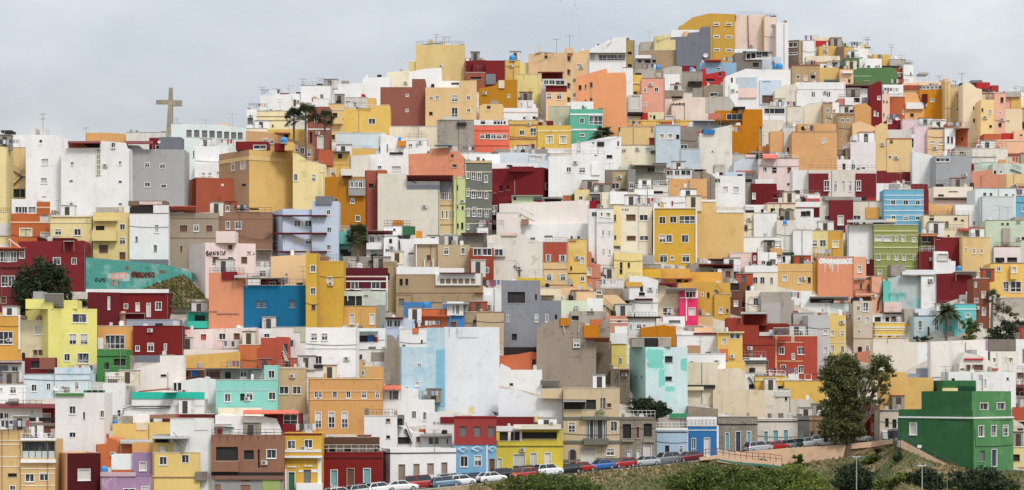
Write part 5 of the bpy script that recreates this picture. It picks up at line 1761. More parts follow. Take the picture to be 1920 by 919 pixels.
H 525 775 790 980 lb8 w=575,875,34,90,d;718,875,34,90,d;648,930,22,90,b b=792,5,dk |pale blue bungalow with two tall windows and a brown door
H 530 700 730 830 mt4 |pale bluish strip wall above the pale blue bungalow
H 440 530 730 880 cc6 |pinkish cement house left of the pale blue bungalow
R 445 525 860 1010 mu6 s=-0.2
H 165 440 780 870 wh w=210,820,52,44,n;293,820,32,40,n;350,820,40,50,b |white house above the yellow and white striped house
H 175 445 845 1010 ye8 w=232,966,26,14,n;310,966,26,14,n;388,966,26,14,n b=848,6,wh;b=890,10,wh;b=910,8,wh;b=958,8,wh |yellow and white striped bungalow on the right
P cable dk 0.07 160,780 165,940 0,950
H 170 480 985 1080 cr13 |low cream wall below the yellow and white striped bungalow
T 0 540 4.594
H -40 178 235 660 or15 w=50,430,124,110,g b=238,8,wh |orange house with a large white gridded window at the left edge
R 158 176 238 530 wh s=-0.15
R -40 192 540 640 or15 s=0.8
H 172 415 280 660 cr14 w=333,362,70,80,p;305,557,40,50,b;348,557,40,50,b |cream stained house left of the lemon yellow house
H 220 836 175 745 yl m=415,yl w=684,260,124,76,d;627,440,64,92,d;724,440,66,92,d;578,597,52,64,d;715,605,104,88,d |lemon yellow house with five white windows
R 220 458 95 180 yl s=0.1
R 500 665 105 180 yl s=1.5
Y 380 550 45 180 wh
K 325 60 1
R 285 365 30 95 gy s=1.5
H 832 1080 200 345 pe8 w=908,285,50,90,p;845,290,14,60,p;1045,318,36,14,n |peach terrace house beside the lemon yellow house
H 836 1145 330 620 or16 w=990,465,170,120,g |orange sand house with a dark glazed porch beside the lemon house
R 840 890 430 525 wh s=-0.1
H 836 1090 530 820 gn3 w=918,670,40,60,n;1030,640,100,60,n b=590,5,dk |small green house with plants on its front
H 1086 1140 590 720 cc |dark cement strip beside the small green house
H 755 1040 40 340 ma4 t=755,35;1040,40 w=938,130,20,110,p |dark maroon shadowed house below the turquoise wall
H 1036 1450 40 330 re11 w=1085,158,36,44,d;1186,162,34,70,p;1365,155,54,70,d;1280,190,36,120,p t=1036,38;1450,42 |bright dark red house below the grassy bank
R 740 1452 10 42 wh s=-0.3
Y 1030 1250 215 225 pk
H 1088 1550 275 400 gy8 |bluish grey wall strip below the bright dark red house
H 1145 1580 330 640 re11 w=1185,520,36,46,d;1298,510,54,72,d;1425,510,24,60,d |dark red lower house below the bluish grey strip
R 1140 1390 580 690 dg s=-0.2
H -60 190 630 830 wh w=128,707,54,64,d |white house with a red roof edge at the left edge
R -60 65 670 810 dg s=-0.2
Y -60 190 640 660 re
P railing dk 0.08 -10,750 60,750
R -60 195 810 828 bn s=-0.5
H -60 220 830 1010 wh w=113,880,54,56,d;10,880,24,40,p |white house under a brown ledge at the left edge
H 190 480 600 760 ma4 w=310,660,80,60,n |maroon roof terrace left of the lemon yellow house
R 340 475 600 700 br s=-0.2
H 205 780 740 960 lb9 w=293,860,48,60,d;418,850,38,60,d;540,858,36,44,d;660,840,38,66,d b=742,6,gy |pale blue stained house below the lemon yellow house
R 470 778 685 745 lb9 s=0.3
D 485 865 26
H 1090 1580 640 960 wh6 t=1090,720;1380,640;1390,585;1580,580 w=1408,755,50,20,n |large white stepped garden wall left of the middle
H 905 1100 725 960 wh6 w=1030,755,80,50,p |white wall with a recess left of the turquoise strip
H 780 920 810 930 wh7 |low whitish shed below the small green house
T 300 540 4.594
H 60 830 350 590 pk11 w=210,425,54,56,p;375,423,54,56,r;537,418,60,58,d;662,417,54,56,b t=60,365;830,340 |long pinkish white house with orange and red windows
P cable dk 0.1 75,390 85,540 680,525
H 60 680 530 640 wh4 |white strip under the long pinkish white house
H 230 690 210 360 tq5 w=345,255,90,60,n;560,250,120,50,b;630,240,70,50,n |turquoise balcony house below the grassy bank
R 235 692 285 345 tq5 s=-0.8
Y 230 490 200 215 cc
Y 490 680 220 225 bn
H 765 1105 258 380 wh |white wall below the blue scaffold netting
R 980 1030 270 325 dk s=-0.2
R 1030 1160 295 340 bn s=-0.2
R 1160 1205 270 330 dk s=-0.2
H 1100 1460 270 360 wh8 b=300,4,ow |white terrace under the narrow mustard house
H 830 965 350 480 wh w=920,410,50,36,d |small white house right of the long pinkish white house
H 960 1262 340 640 wh8 |plain white wall with a grey patch in the left middle
R 1155 1255 345 380 ccg s=-0.1
R 1212 1255 345 465 ccg s=-0.12
H 1255 1700 340 1040 wh w=1327,420,54,62,d;1418,420,54,62,d;1365,620,62,72,d b=522,6,ow;b=770,6,ow |white house with a black flower box under its window
R 1325 1425 660 690 dk s=-0.4
H 120 690 560 740 oc6 t=120,590;680,548 |long ochre wall left of the brick red cottage
H 680 1030 490 720 or12 w=990,480,22,50,b |orange and brick red cottage with an outside stair
R 868 1000 430 515 br5 s=-0.1
H 840 1110 420 720 br5 w=1082,520,34,80,n t=840,520;1000,500;1002,420;1110,424 |brick red house behind the orange cottage
P stair wh 0.12 1060,545 1110,650
P stair wh 0.1 1062,570 1095,660
H 1105 1250 605 700 br5 |low brick red wall below the plain white wall
H 120 530 690 830 te5 w=300,735,60,60,p;400,745,40,60,b;470,745,100,60,b;210,740,60,50,n |cluttered terracotta patio under white awnings
Y 205 390 700 710 ow
R 275 330 712 765 bb s=-0.3
H 520 900 700 860 gy9 w=585,750,50,64,n;720,745,60,60,d;835,745,90,66,p |grey patio house with black doors above the aqua house
Y 390 890 690 710 cc
H 110 480 800 1000 wh9 w=130,855,24,74,n;168,855,30,74,n t=110,815;330,775;480,790 |white house with a dark double window above the turquoise strip
H 480 1015 790 1140 tq6 w=583,945,54,70,d;770,935,60,64,d;966,930,62,66,d;710,940,40,60,n b=880,6,lb;b=792,6,ow |aqua house with three dark windows
R 896 1015 665 800 tq7 s=0.1 w=960,743,58,66,d
H 1012 1255 680 1100 tn10 w=1068,880,80,66,g;1178,880,70,66,g b=690,8,ow |tan house with two white gridded windows beside the aqua house
R 1030 1250 1005 1100 tn10 s=0.8
H 0 120 580 900 wh9 w=30,758,44,16,n |plain white block left of the ochre wall
T 600 560 4.594
H 555 815 180 410 lb6 w=600,213,46,64,g;665,213,56,60,g |pale blue white house with two white glazed windows near the centre
Y 560 720 160 180 re
H 110 560 255 500 wh w=300,345,220,56,n;185,530,62,70,d |white house with a long green roofed loggia full of washing
Y 110 500 285 275 tq2
R 410 470 315 370 bb s=-0.1
R 460 500 330 370 re s=-0.15
H 112 590 440 700 wh2 w=185,530,62,70,d;335,510,66,66,d |shabby white house below the green roofed loggia
R 440 552 462 538 cc s=-0.05
P cable gy 0.05 462,410 462,580
H 575 690 320 760 cc3 t=575,310;620,315;690,420 |tall narrow bare cement gable beside the faded blue house
R 540 610 635 740 cc s=-0.8
H 188 445 590 780 sa13 w=240,642,28,38,d;368,642,28,40,d t=188,600;310,580;445,585 |small sand house on top of the orange apartment house
R 318 368 530 585 sa13 s=1
H -100 538 690 1175 or17 w=-30,825,36,60,d;0,825,36,60,d;128,825,40,62,d;245,825,40,62,d;380,825,44,64,d;495,828,34,60,d;100,1045,56,140,d;213,1045,56,140,d;-15,1045,56,140,d b=690,8,sa;b=797,8,pe;b=868,8,pe |big orange apartment house with rows of narrow windows
R 440 538 585 700 or17 s=0.05
H 680 920 260 560 wh2 w=722,405,34,26,d;877,370,16,28,n;820,290,44,40,r |white rooftop house beside the faded blue wall
R 795 850 255 300 or12 s=-0.1
H 690 1075 415 1000 lb10 w=855,572,36,36,d;838,735,38,40,p |tall faded sky blue wall with peeling paint
R 918 1072 250 430 lb10 s=0.05
R 1000 1075 440 930 mb4 s=-0.06
H 1070 1545 245 1010 wh10 |huge smooth white wall at the centre
R 1190 1360 250 335 wh10 s=-0.1
P railing gy 0.08 1115,245 1115,275
P railing gy 0.08 1180,245 1180,275
H 538 845 780 1110 wh w=608,830,20,70,q;650,830,50,70,q;810,1000,40,66,d t=538,785;690,760;845,790 |white house with a small orange tiled roof below the bare cement gable
Y 545 700 780 745 co
H 845 985 870 1100 wh w=905,1010,38,70,d |white low house below the faded sky blue wall
T 900 540 4.594
H 184 520 -65 600 dg3 w=313,82,150,96,n;482,80,16,50,n;237,262,24,62,d;487,260,26,66,d;575,260,24,66,d;655,250,20,40,n;296,423,44,56,n |big slate grey unfinished house with a wide black opening
R 500 700 108 520 dg3 s=0.05 w=575,260,24,66,d;655,250,20,40,n;482,82,16,50,n
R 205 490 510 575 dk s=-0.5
H -40 200 0 230 wh w=68,168,50,50,d t=-40,-60;60,0;190,0 |white house left of the slate grey unfinished house
H -30 205 205 600 tn7 w=180,535,20,80,g b=208,6,bn |tan pillar house left of the slate grey house
H 170 498 560 740 te3 t=170,585;330,570;440,548;498,560 w=465,650,30,70,n |rust orange hump wall below the slate grey house
H 488 1000 350 880 cc8 t=488,345;560,300;690,262;900,300;1000,470 w=832,478,56,62,d;795,398,10,12,n |huge bare brownish grey cement gable in the middle
P downpipe ow 0.12 718,320 730,385
P downpipe ow 0.12 858,320 848,380
R 692 770 258 325 mu2 s=-0.3
R 892 1028 320 425 mu2 s=-0.3
R 955 1042 270 320 or12 s=0.5
Y 900 1120 425 460 te
H 1000 1130 460 870 st |rough stone ruin wall beside the bare cement gable
R 1028 1120 270 460 cc s=1
H 1125 1290 700 1000 st |low rough stone rubble house beside the mint block
Y 1195 1290 700 740 or12
H 160 535 705 880 wh t=160,720;180,650;262,690;265,705;535,705 w=270,830,30,20,n |white terrace with cacti below the rust orange hump wall
P roof_clutter gn 0.25 228,830 228,760
P roof_clutter gn 0.3 370,840 370,795
P roof_clutter gn 0.3 440,830 448,770 480,810
Y 520 690 790 860 ow
H 1135 1262 480 700 yl2 w=1210,630,28,60,d |narrow pale yellow house between the cement gable and mint block
R 1130 1265 390 480 wh s=-0.2
H 520 700 0 110 cr2 |cream house right of the slate grey house
Y 520 640 60 85 pk
H 640 830 -10 110 pe9 w=690,72,28,46,d;775,75,28,30,b |peach house with two small windows right of the slate grey house
H 820 1000 30 200 pe9 |plain peach house with a stepped top near the centre
H 700 925 108 240 mt7 |pale green patched house near the centre
H 920 1060 90 240 wh |white wall beside the pale green patched house
H 1060 1270 60 260 pe9 t=1060,60;1180,60;1270,140 |large peach house with a green rail near the centre
P stair gn 0.2 1070,145 1170,235
H 1000 1070 0 120 cc w=1025,40,44,30,d |tiny cement house with a white window near the centre
H 1060 1230 5 100 cc3 |flat brownish cement house near the centre
H 1215 1340 0 110 wh t=1215,15;1320,-10 |little white house with slanted roof near the centre
H 1270 1500 130 250 ly w=1302,176,34,56,d;1350,176,34,56,d;1428,176,34,56,d;1470,176,34,56,d |pale cream house with four barred windows right of the centre
Y 1240 1330 100 135 cc
Y 1330 1490 90 150 re
H 1080 1275 240 400 sk3 b=275,6,wh;b=300,8,wh w=1200,290,30,14,n |salmon house with white bands right of the centre
R 1160 1270 330 400 wh s=-0.2
H 1270 1520 255 420 mt w=1300,335,20,50,d;1370,330,44,40,d;1415,325,30,20,r |whitish house with a dark pergola edge right of the centre
R 1265 1560 245 260 dk s=-0.5
H 780 1090 200 320 cc6 w=820,260,60,40,n;950,215,60,30,n |cluttered cement rooftop right of the slate grey house
T 1180 540 4.594
H 0 502 508 1110 mt5 m=140,mt6 w=340,615,68,56,n;340,782,60,38,n;163,650,16,14,n;60,762,16,14,n;106,762,16,14,n |mint white block with turquoise paint patches
S 142 305 520 640 tqm
S 150 300 600 700 tqm
S 250 310 680 860 tqm
S 300 400 845 895 tqm
S 440 500 600 720 tqm
R 20 130 435 508 cc s=0.8
R 132 245 435 508 dk s=1.2
R 250 360 430 508 cc6 s=1
H 98 402 330 520 mu2 t=98,345;300,318;400,340 |mustard low wall above the mint white block
R 240 400 330 500 mu2 s=-0.1
H 0 360 430 520 cc6 w=180,465,50,60,n;300,470,90,50,q |glazed cement lean-to on the mint white block
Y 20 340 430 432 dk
H 400 762 375 580 wh t=400,362;560,375;762,395 b=405,10,ow |white house with a balustrade right of the mint white block
R 555 762 385 402 re s=-0.2
R 500 610 495 565 tn s=-0.4
H 588 720 240 330 sa13 |sand rooftop house right of the hot pink house
H 480 640 330 400 cc |brown cement strip below the hot pink house
R 560 720 340 380 pe s=-0.3
H 290 480 245 320 wh w=325,212,70,60,g;390,290,100,24,q |white terrace left of the hot pink house
H 762 975 380 775 ye9 w=910,415,90,48,g;815,460,40,56,p |yellow house with a dark glazed corner left of the red house
R 762 850 525 620 or12 s=-0.3
R 755 990 376 386 ly s=-0.4
H 845 1255 260 760 re12 t=845,258;985,258;987,320;1115,320;1118,410;1255,412 |big brick red house with a washing terrace on the right
R 988 1190 205 325 re13 s=1
R 1120 1365 305 400 re13 s=2
Y 960 1190 220 205 ow
R 1120 1240 380 412 ow s=-0.2
R 1205 1240 360 402 lb s=-0.3
R 1280 1330 365 402 lv s=-0.3
Y 1240 1380 340 395 wh
H 1258 1620 412 780 te7 w=1312,540,46,64,d;1412,588,26,50,d;1480,540,60,64,d;1325,705,44,86,d;1412,712,30,40,d;1478,700,44,66,d;1408,440,20,44,d b=468,6,pe;b=630,5,pe;b=414,6,pe |red house with cream framed windows on the right
R 1256 1272 412 745 pe s=-0.2
R 1500 1620 420 740 te7 s=-0.1
H 498 830 570 800 wh w=535,640,30,14,n |white cluttered house right of the mint white block
H 820 1000 640 810 ye9 |low yellow box among the cluttered white roofs
H 500 760 640 1000 cr15 |cream wall right of the mint white block
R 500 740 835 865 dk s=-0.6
R 500 640 850 880 cr2 s=-0.9
H 690 1000 700 930 cr15 t=690,700;940,690;1000,720 |wide cream wall among the cluttered white roofs
H 925 1080 735 900 wh w=970,855,60,34,n;1060,850,60,40,n |white block with a metal stair left of the yellow arcade house
P stair dk 0.15 1030,770 1090,865
H 930 1180 600 800 wh w=1000,590,80,60,g |white awning house with laundry left of the brick red house
Y 990 1200 620 635 ow
R 1000 1180 655 740 cr15 s=-0.6
H 1080 1340 760 960 ye10 w=1192,880,44,56,n;1280,880,90,70,n |yellow arcade house above the street
R 1085 1340 780 800 ly s=-0.1
H 1335 1700 800 1080 ye10 |large yellow wall behind the big tree
H 1370 1460 740 800 wh |small white hut on the yellow arcade house
H 1470 1600 740 800 te w=1540,760,60,60,d |rust house with a white window behind the big tree
H 720 1160 880 1125 cr16 |wide cream rough wall above the blue street house
H 1060 1390 880 1150 wh11 w=1130,935,40,30,n;1350,940,20,60,n |whitish house with dark doors above the grey street house
R 1255 1390 890 935 ow s=-0.2
H 1160 1580 960 1150 wh11 w=1230,1000,60,36,n;1170,1000,26,40,n |whitish terrace house with clutter above the cream street house
T 1440 640 4.594
H 345 532 -225 300 gy10 w=390,75,26,26,n;495,75,38,54,p;495,-80,36,40,p |pale grey house between the red framed house and the big tree
H 528 672 -225 140 ye6 w=555,65,34,64,p;642,70,30,64,d;555,-70,30,50,p;640,-70,30,50,d b=10,6,cr |carved pale yellow house with arched panels above the big tree
T 1600 560 4.594
H 170 645 375 660 cr17 w=5,5,4,4,n |large blank cream wall right of the big tree
R 550 650 390 620 wh s=-0.06
R 640 658 370 600 nb s=-0.1
P cable dk 0.08 295,345 295,385
P cable dk 0.1 295,342 455,342
H 35 190 440 560 sk4 t=35,465;190,440 |dusty orange triangle wall behind the big tree
H 665 1160 360 640 wh12 t=665,370;1160,350 |wide white wall below the turquoise house on the right
R 1140 1400 350 460 cc4 s=0.3
R 1142 1160 345 440 lv s=-0.1
H 690 920 450 620 gy10 t=690,455;870,450;920,600 |pale grey slanted wall right of the dark blue edge
H 915 1240 480 700 wh13 w=990,597,36,56,b;1072,593,90,50,b;940,608,36,12,n t=915,560;960,465;1130,500;1240,590 |white house with two brown windows behind the green house
R 955 1120 515 530 bd s=-0.3
R 1015 1065 440 500 gy s=0.5
R 1160 1250 600 615 te s=-0.3
H 1180 1420 455 660 wh13 w=1215,530,36,50,y;1355,530,50,50,y |white wall with two blue splashes near the right edge
H 1400 1540 350 660 wh w=1464,490,12,110,b |white house at the right edge above the green house
H 1405 1540 625 740 wh w=1440,660,64,50,b;1470,690,20,60,n |white house with an orange blind at the right edge
R 1140 1330 755 790 pk s=-1
H 820 1400 630 880 wh w=1110,740,20,110,g;1138,720,20,60,g;860,700,30,26,n;1330,690,20,20,n |white house with a tall glass door above the green house
D 1120 640 20
A 797 580 700
A 1335 620 750
H 568 830 600 700 gy8 t=568,600;830,600 |bluish grey roof wall behind the green house
R 470 570 645 680 gy8 s=-0.1
H 680 780 680 820 wh |small white wall left of the dark green roof room
H 230 690 640 1010 ye11 t=230,620;455,635;470,680;690,680 |large amber wall left of the green house
H 320 475 830 1000 wh |white house right of the big tree trunk
R 410 475 865 990 cc s=-0.1
R 475 590 905 960 or8 s=-0.3
H 1380 1540 740 920 pk w=1430,800,80,70,b |rosy house with crimson awnings at the right edge
Y 1360 1540 740 742 bd
Y 1430 1540 800 790 bd
R 1390 1480 840 930 wh s=-0.5
H 1375 1540 935 1090 br5 w=1430,1090,80,70,n b=1055,6,pk |brown brick house at the right edge beside the green house
T 0 720 4.619
H -40 188 400 1010 sa13 w=107,790,78,32,n;110,900,52,44,d b=490,8,cr;b=525,6,cr;b=632,5,cr;b=715,5,cr |beige house at the bottom left corner with a dark roof railing
P railing dk 0.06 -20,372 165,372
P railing dk 0.06 -20,415 165,415
H 165 512 335 520 br6 |dark brick roof terrace with white barrels at the bottom left
R 215 298 370 450 wh s=-0.8
R 320 372 362 450 wh s=-0.8
R 440 490 390 450 pk s=-0.8
R 165 512 340 365 cc4 s=-0.2
H 182 476 480 1015 sa13 w=335,570,285,140,G;257,812,78,70,g;382,802,78,70,g b=735,8,cr;b=778,6,cr;b=880,6,cr |beige house with a glass enclosed terrace at the bottom left
R 178 480 655 682 wh s=-0.5
R 178 480 468 490 wh s=-0.4
H 480 738 480 700 cc w=548,560,110,86,n;665,555,112,90,q |open roof shelter with a red sheet roof above the maroon house
Y 480 740 495 465 re
H 470 872 600 1020 pe8 m=583,ma5 w=728,785,108,98,p |maroon corner house with one big white shutter at the bottom left
H 870 1362 785 1025 lv w=1120,925,104,40,d;1258,915,68,60,d b=787,12,lv2 |purple stained house with white copings at the bottom left
R 1150 1326 592 785 lv2 s=0.6 w=1238,712,62,78,p
R 965 1152 612 742 wh s=1.2
R 870 1175 765 800 lv3 s=-0.2
K 905 735 30
H 1322 1730 595 1025 sa14 w=1413,665,66,72,d;1605,648,66,72,d b=800,10,sa;b=812,4,bn |pale sand yellow house with two small windows at the bottom left
R 1145 1332 510 598 or s=1
R 1330 1500 510 598 sa14 s=0.5
R 1330 1630 440 512 cc s=1.5 w=1400,490,110,36,n
Y 1320 1640 470 445 ow
P stair cc 0.25 1500,480 1590,585
R 1690 1790 760 835 cc4 s=-0.4
H 830 1155 530 860 or12 t=830,525;922,520;925,465;1000,478;1040,520;1155,525 |bright orange stepped house above the purple house
P roof_clutter te 0.4 932,470 932,432
Y 1040 1310 512 480 ow
H 975 1530 335 640 sa14 t=975,345;1150,345;1152,335;1530,330 |sand wall with a white patch above the canopies at the bottom left
R 1150 1295 262 335 wh s=0.4
R 1058 1150 280 345 cc s=0.6
R 1290 1500 268 300 bn s=0.6
R 1180 1270 335 400 cr s=-0.1
H 478 905 75 760 wh9 w=628,225,58,70,d;628,440,58,46,d;728,275,16,60,n;890,260,46,62,d |plain white house with three windows at the lower left
R 480 725 80 100 gn3 s=-0.3
R 725 868 55 130 gd s=0.4
H 890 1080 -10 300 wh9 w=1030,255,26,54,n |white house beside the turquoise strip at the lower left
H 870 1080 310 560 ow w=930,340,26,16,n |white low house with a small blue tank at the lower left
K 1000 332 32
R 730 880 345 410 cc4 s=-0.2
H 740 980 405 640 ow |greyish white low wall above the maroon house
P downpipe dk 0.1 775,320 775,590
H 1068 1770 190 340 wh9 |white wall with loose black cables below the turquoise strip
P cable dk 0.14 1070,260 1070,215 1145,195 1480,195
P cable dk 0.1 1145,205 1300,215 1480,205
H 1140 1770 128 300 wh9 |long white terrace house with a bright turquoise parapet
R 1143 1768 70 128 tqb s=-0.15
P roof_clutter te 0.25 1200,66 1475,40
H -60 366 195 470 wh w=12,275,26,44,n;55,275,40,46,d;278,240,10,24,n |white house under a red sheet roof at the bottom left
R 362 486 185 330 re s=0 w=403,290,68,72,d
Y -60 488 205 172 re
P roof_tank cc 0.9 75,150 160,150
R 75 365 325 365 pk s=-0.6
R 140 505 292 325 dk s=-0.3
T 300 720 4.619
H 88 447 300 1020 wh5 |tall blank white side wall beside the brown street building
R 300 415 300 400 wh5 s=-0.1
H 20 468 262 420 ma4 |thin maroon parapet house above the blank white side wall
R 118 170 260 300 bd s=-0.3
R 20 120 60 72 wh s=0
H 443 1072 445 1030 bn5 w=580,605,190,120,n;770,615,86,82,n;965,605,86,78,d;855,650,16,165,n |wide brown street building with three dark windows
R 443 680 670 760 bn5 s=-0.5
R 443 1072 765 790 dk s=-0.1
R 475 1072 795 828 bn6 s=-0.4
R 443 1072 830 1030 gy9 s=-0.1 w=740,920,82,90,n;745,835,80,20,n;500,900,50,60,n
R 888 1042 810 1020 lg5 s=-0.2
P railing dk 0.06 450,440 1055,418
H 478 1062 270 520 wh w=797,395,66,66,d t=478,268;880,280;1010,300;1062,420 |white stepped house behind the brown street building
H 415 620 350 520 mt3 w=470,400,80,50,n |pale lean-to with washing left behind the brown street building
Y 410 560 365 348 pk
P laundry_line dk 0.25 560,378 640,382
R 495 535 395 430 bd s=-0.5
H 500 880 205 330 cr |row of cream roof tanks below the aqua house
H 900 1212 255 520 re14 w=1130,305,122,84,g;960,285,100,50,n |red pavilion with a white glazed window above the yellow balcony house
Y 720 1200 255 225 co
R 1060 1220 345 440 re s=-0.5
P railing gn 0.05 1205,355 1310,355
P railing gn 0.05 1205,400 1310,400
H 1068 1400 425 1025 ye12 w=1138,525,70,72,d;1285,518,72,72,g;1140,850,62,180,i;1275,800,62,112,q b=435,14,re |ornate yellow street house with white balustrade balcony
R 1072 1395 570 590 wh s=-0.5
R 1076 1392 592 622 ye12 s=-0.45
R 1072 1402 622 640 wh s=-0.7
R 1365 1398 640 1020 wh s=-0.1
R 1080 1098 740 1020 wh s=-0.1
R 1200 1240 745 765 wh s=-0.08
R 1310 1370 740 765 wh s=-0.08
R 1100 1180 712 722 wh s=-0.12
R 1245 1320 705 715 wh s=-0.12
R 1180 1405 860 1010 wh s=-0.9
H 1378 1500 475 800 tn8 |slim brown wooden shed between the yellow and dark red street houses
T 600 720 4.619
H 6 536 592 1010 re15 w=122,815,62,145,t;265,810,66,160,h;407,805,64,150,t b=640,8,dk;b=598,6,re |single storey dark red street house with teal shutters
R 40 502 465 550 bn7 s=0.6
R 60 460 545 590 cc4 s=0.4 w=100,575,60,30,n;240,570,60,30,n
R 0 40 470 600 sa s=1
H 528 1178 560 1000 wh m=608,wh w=708,770,60,150,c;835,742,54,104,c;957,735,58,100,c;1077,730,54,104,c b=600,8,dk |old white street house with four closed wooden shutters
H 383 668 278 700 wh9 w=590,315,38,32,b;590,460,32,28,n |white block above the old white street house
R 660 720 270 360 cc4 s=0.5 w=688,330,54,60,n
H 655 900 365 640 wh9 w=720,490,110,60,n;850,480,36,50,b t=655,365;740,380;800,420;900,420 |white cluttered yard house above the old white street house
P stair dk 0.2 740,395 795,520
H 880 1142 450 650 wh w=985,493,94,64,g;1103,498,22,50,y |small white house with a green framed window above the old white street house
Y 870 1142 452 425 cc
R 520 605 478 565 wh s=-1
H 920 1165 245 620 wh9 w=990,335,14,8,n;1022,337,14,8,n |white shabby wall left of the red and blue house
R 1042 1165 285 340 re s=-0.2
R 1045 1160 240 285 ly s=0.3
R 1285 1330 200 260 ly s=0.5
H 1162 1526 525 995 mb5 w=1248,670,66,94,d;1367,665,66,94,d;1490,730,52,170,h |street house red upstairs and sky blue downstairs
R 1162 1526 280 525 br7 s=0.02 w=1240,412,58,88,q;1362,412,58,88,q;1482,412,58,88,q b=290,10,re
R 1162 1526 505 525 br7 s=-0.15
R 1440 1452 525 980 wh s=-0.08
P white_diamond wh 0.14 1195,565 1240,545 1285,565 1240,585 1195,565
P white_diamond wh 0.14 1315,560 1362,540 1410,560 1362,580 1315,560
P white_diamond wh 0.14 1460,560 1495,540 1526,560 1495,580 1460,560
T 900 720 4.619
H 142 720 390 1000 yl3 w=340,680,106,150,p;465,665,58,140,p;588,655,56,125,p;170,690,42,100,p;515,432,300,84,n;205,450,72,82,n;305,448,76,80,n b=540,8,og2 |bright yellow street house with white doors and a shaded loggia
R 142 356 365 410 wh s=-0.1
R 245 265 400 495 wh s=-0.05
R 345 362 400 495 wh s=-0.05
Y 290 702 390 350 cr
H 140 472 285 640 re |dark red roof wall above the bright yellow street house
R 468 552 278 330 ly s=0.3
H 160 722 120 560 wh10 t=160,40;310,48;530,125;722,128 |large white gable wall above the bright yellow street house
H 720 1210 38 1000 tn11 w=865,178,280,84,n;1065,168,44,90,q;1118,185,40,40,b;795,375,60,88,d;1160,365,60,88,d;1010,400,190,170,m;803,640,58,150,a;938,625,130,160,p;1128,588,70,62,d;892,560,26,20,n;935,558,26,20,n;975,556,26,20,n |ornate beige street house with dark balcony and arched door
R 528 722 45 125 tn11 s=1
R 720 1210 285 308 dd3 s=-0.15
R 720 1210 490 515 dd3 s=-0.15
R 880 1105 282 310 dd3 s=-0.7
B 895 1112 470 525 dd3
R 720 872 655 720 dd3 s=-0.06
R 1005 1210 640 700 dd3 s=-0.06
Y 720 920 150 135 ow
P green_diamond og 0.2 1000,245 1042,230 1085,245 1042,260 1000,245
P downpipe dk 0.1 718,50 718,780
T 1160 720 4.619
H 12 320 290 1000 cc9 w=72,410,72,125,n;165,420,34,105,b;252,400,72,115,n;95,630,36,105,x;172,620,32,95,x;250,600,72,145,p |derelict grey street house with crumbling window frames
R 12 320 285 310 cc4 s=-0.1
R 30 130 485 500 cc s=-0.4
R 215 310 480 505 cc s=-0.4
H 345 600 290 520 cc6 t=345,300;420,290;600,300 |brownish cement wall above the pale blue street house
R 440 600 255 292 gn4 s=-0.3
H 322 596 385 1000 lb11 w=420,575,36,84,n;540,565,32,66,d b=392,22,wh;b=418,6,dk |pale blue street house with a white parapet
H 594 862 365 1000 bb5 w=650,540,38,140,g;765,545,52,160,p b=362,8,wh;b=400,6,wh |bright blue street house with two pale doors
R 594 850 288 356 wh s=0.3
R 594 602 400 900 wh s=-0.06
R 850 866 360 900 wh s=-0.06
H 600 860 200 420 cc3 t=600,190;850,215 |rough cement gable above the bright blue street house
H 860 1202 285 1000 cc9 w=940,510,36,180,t;1035,500,46,180,u;1128,480,36,140,t b=350,8,dk;b=285,6,cc4 |raw stone street house with teal doors
H 1198 1550 300 1000 wh11 w=1275,460,38,105,t;1360,450,46,105,t;1447,440,42,90,t b=325,8,dk;b=300,10,wh |cream white street house with three teal doors
T 1440 720 4.619
H 222 362 282 800 gy9 w=280,440,38,66,p b=315,8,dk |narrow grey street house between cream and peach street houses
H 358 505 278 800 pe8 w=380,440,22,66,b;445,430,34,54,b b=318,8,bn2 |peach street house with two brown windows left of the big tree
H 500 700 230 700 wh9 |white street house hidden behind the big tree
H 700 840 250 650 or16 w=770,380,40,60,p |orange street house behind the trunk of the big tree
H 828 892 150 620 ma2 |narrow maroon house right of the big tree
H 885 975 185 600 te3 w=930,175,64,54,d;930,380,60,70,p b=270,6,dk |rust orange house with white windows right of the big tree
H 968 1135 228 560 tn9 w=1030,335,32,76,n;1095,345,36,76,n b=232,8,dk |small greyish house with two dark windows left of the green house
T 1600 720 4.619
H 385 1386 298 800 gn m=1043,gn5 a=46 w=519,388,64,104,p;1106,408,48,96,d;1216,406,48,96,d;1318,404,48,96,d;1117,625,44,90,q;1220,640,48,150,u b=294,14,wh |big green corner house with white framed windows
P cable dk 0.07 1050,390 1056,540 1200,542 1380,528
P cable dk 0.05 720,270 720,300 1040,322 1370,312
P downpipe gn6 0.12 1030,310 1034,560 1036,740
R 392 1368 225 294 gn m=1035,gn5 a=46 s=0.15
R 590 1366 64 228 gn m=1026,gn5 a=46 s=0.3 w=1132,206,72,86,d;1277,203,72,86,d
H 775 1062 -30 200 gn6 |dark green roof room behind the big green corner house
R 905 1060 20 60 gd s=-0.3
R 775 905 35 60 ly s=-0.3
H 1318 1560 540 1000 ly w=1400,640,84,60,n;1395,800,60,80,n b=545,8,cr;b=725,6,bn |pale yellow house in the bottom right corner
H 1380 1540 410 700 ly2 |cream terrace house right of the big green corner house
T 0 370 4.594
H 712 1650 520 810 tq8 t=712,515;800,522;1215,560;1470,588;1650,645 |sloping turquoise wall with faded graffiti at the left
S 930 1110 645 710 sk
S 1120 1235 635 700 bn4
S 1225 1345 640 700 bn2
S 945 1035 715 770 bn2
S 1050 1120 660 725 lb2
S 1072 1112 592 630 bn2
S 1250 1290 598 622 gn4
S 1365 1430 625 660 bn2
G 815 910 690 735 dk
G 925 1110 650 705 ow
G 1130 1330 640 700 dk
G 950 1030 720 770 gy
"""
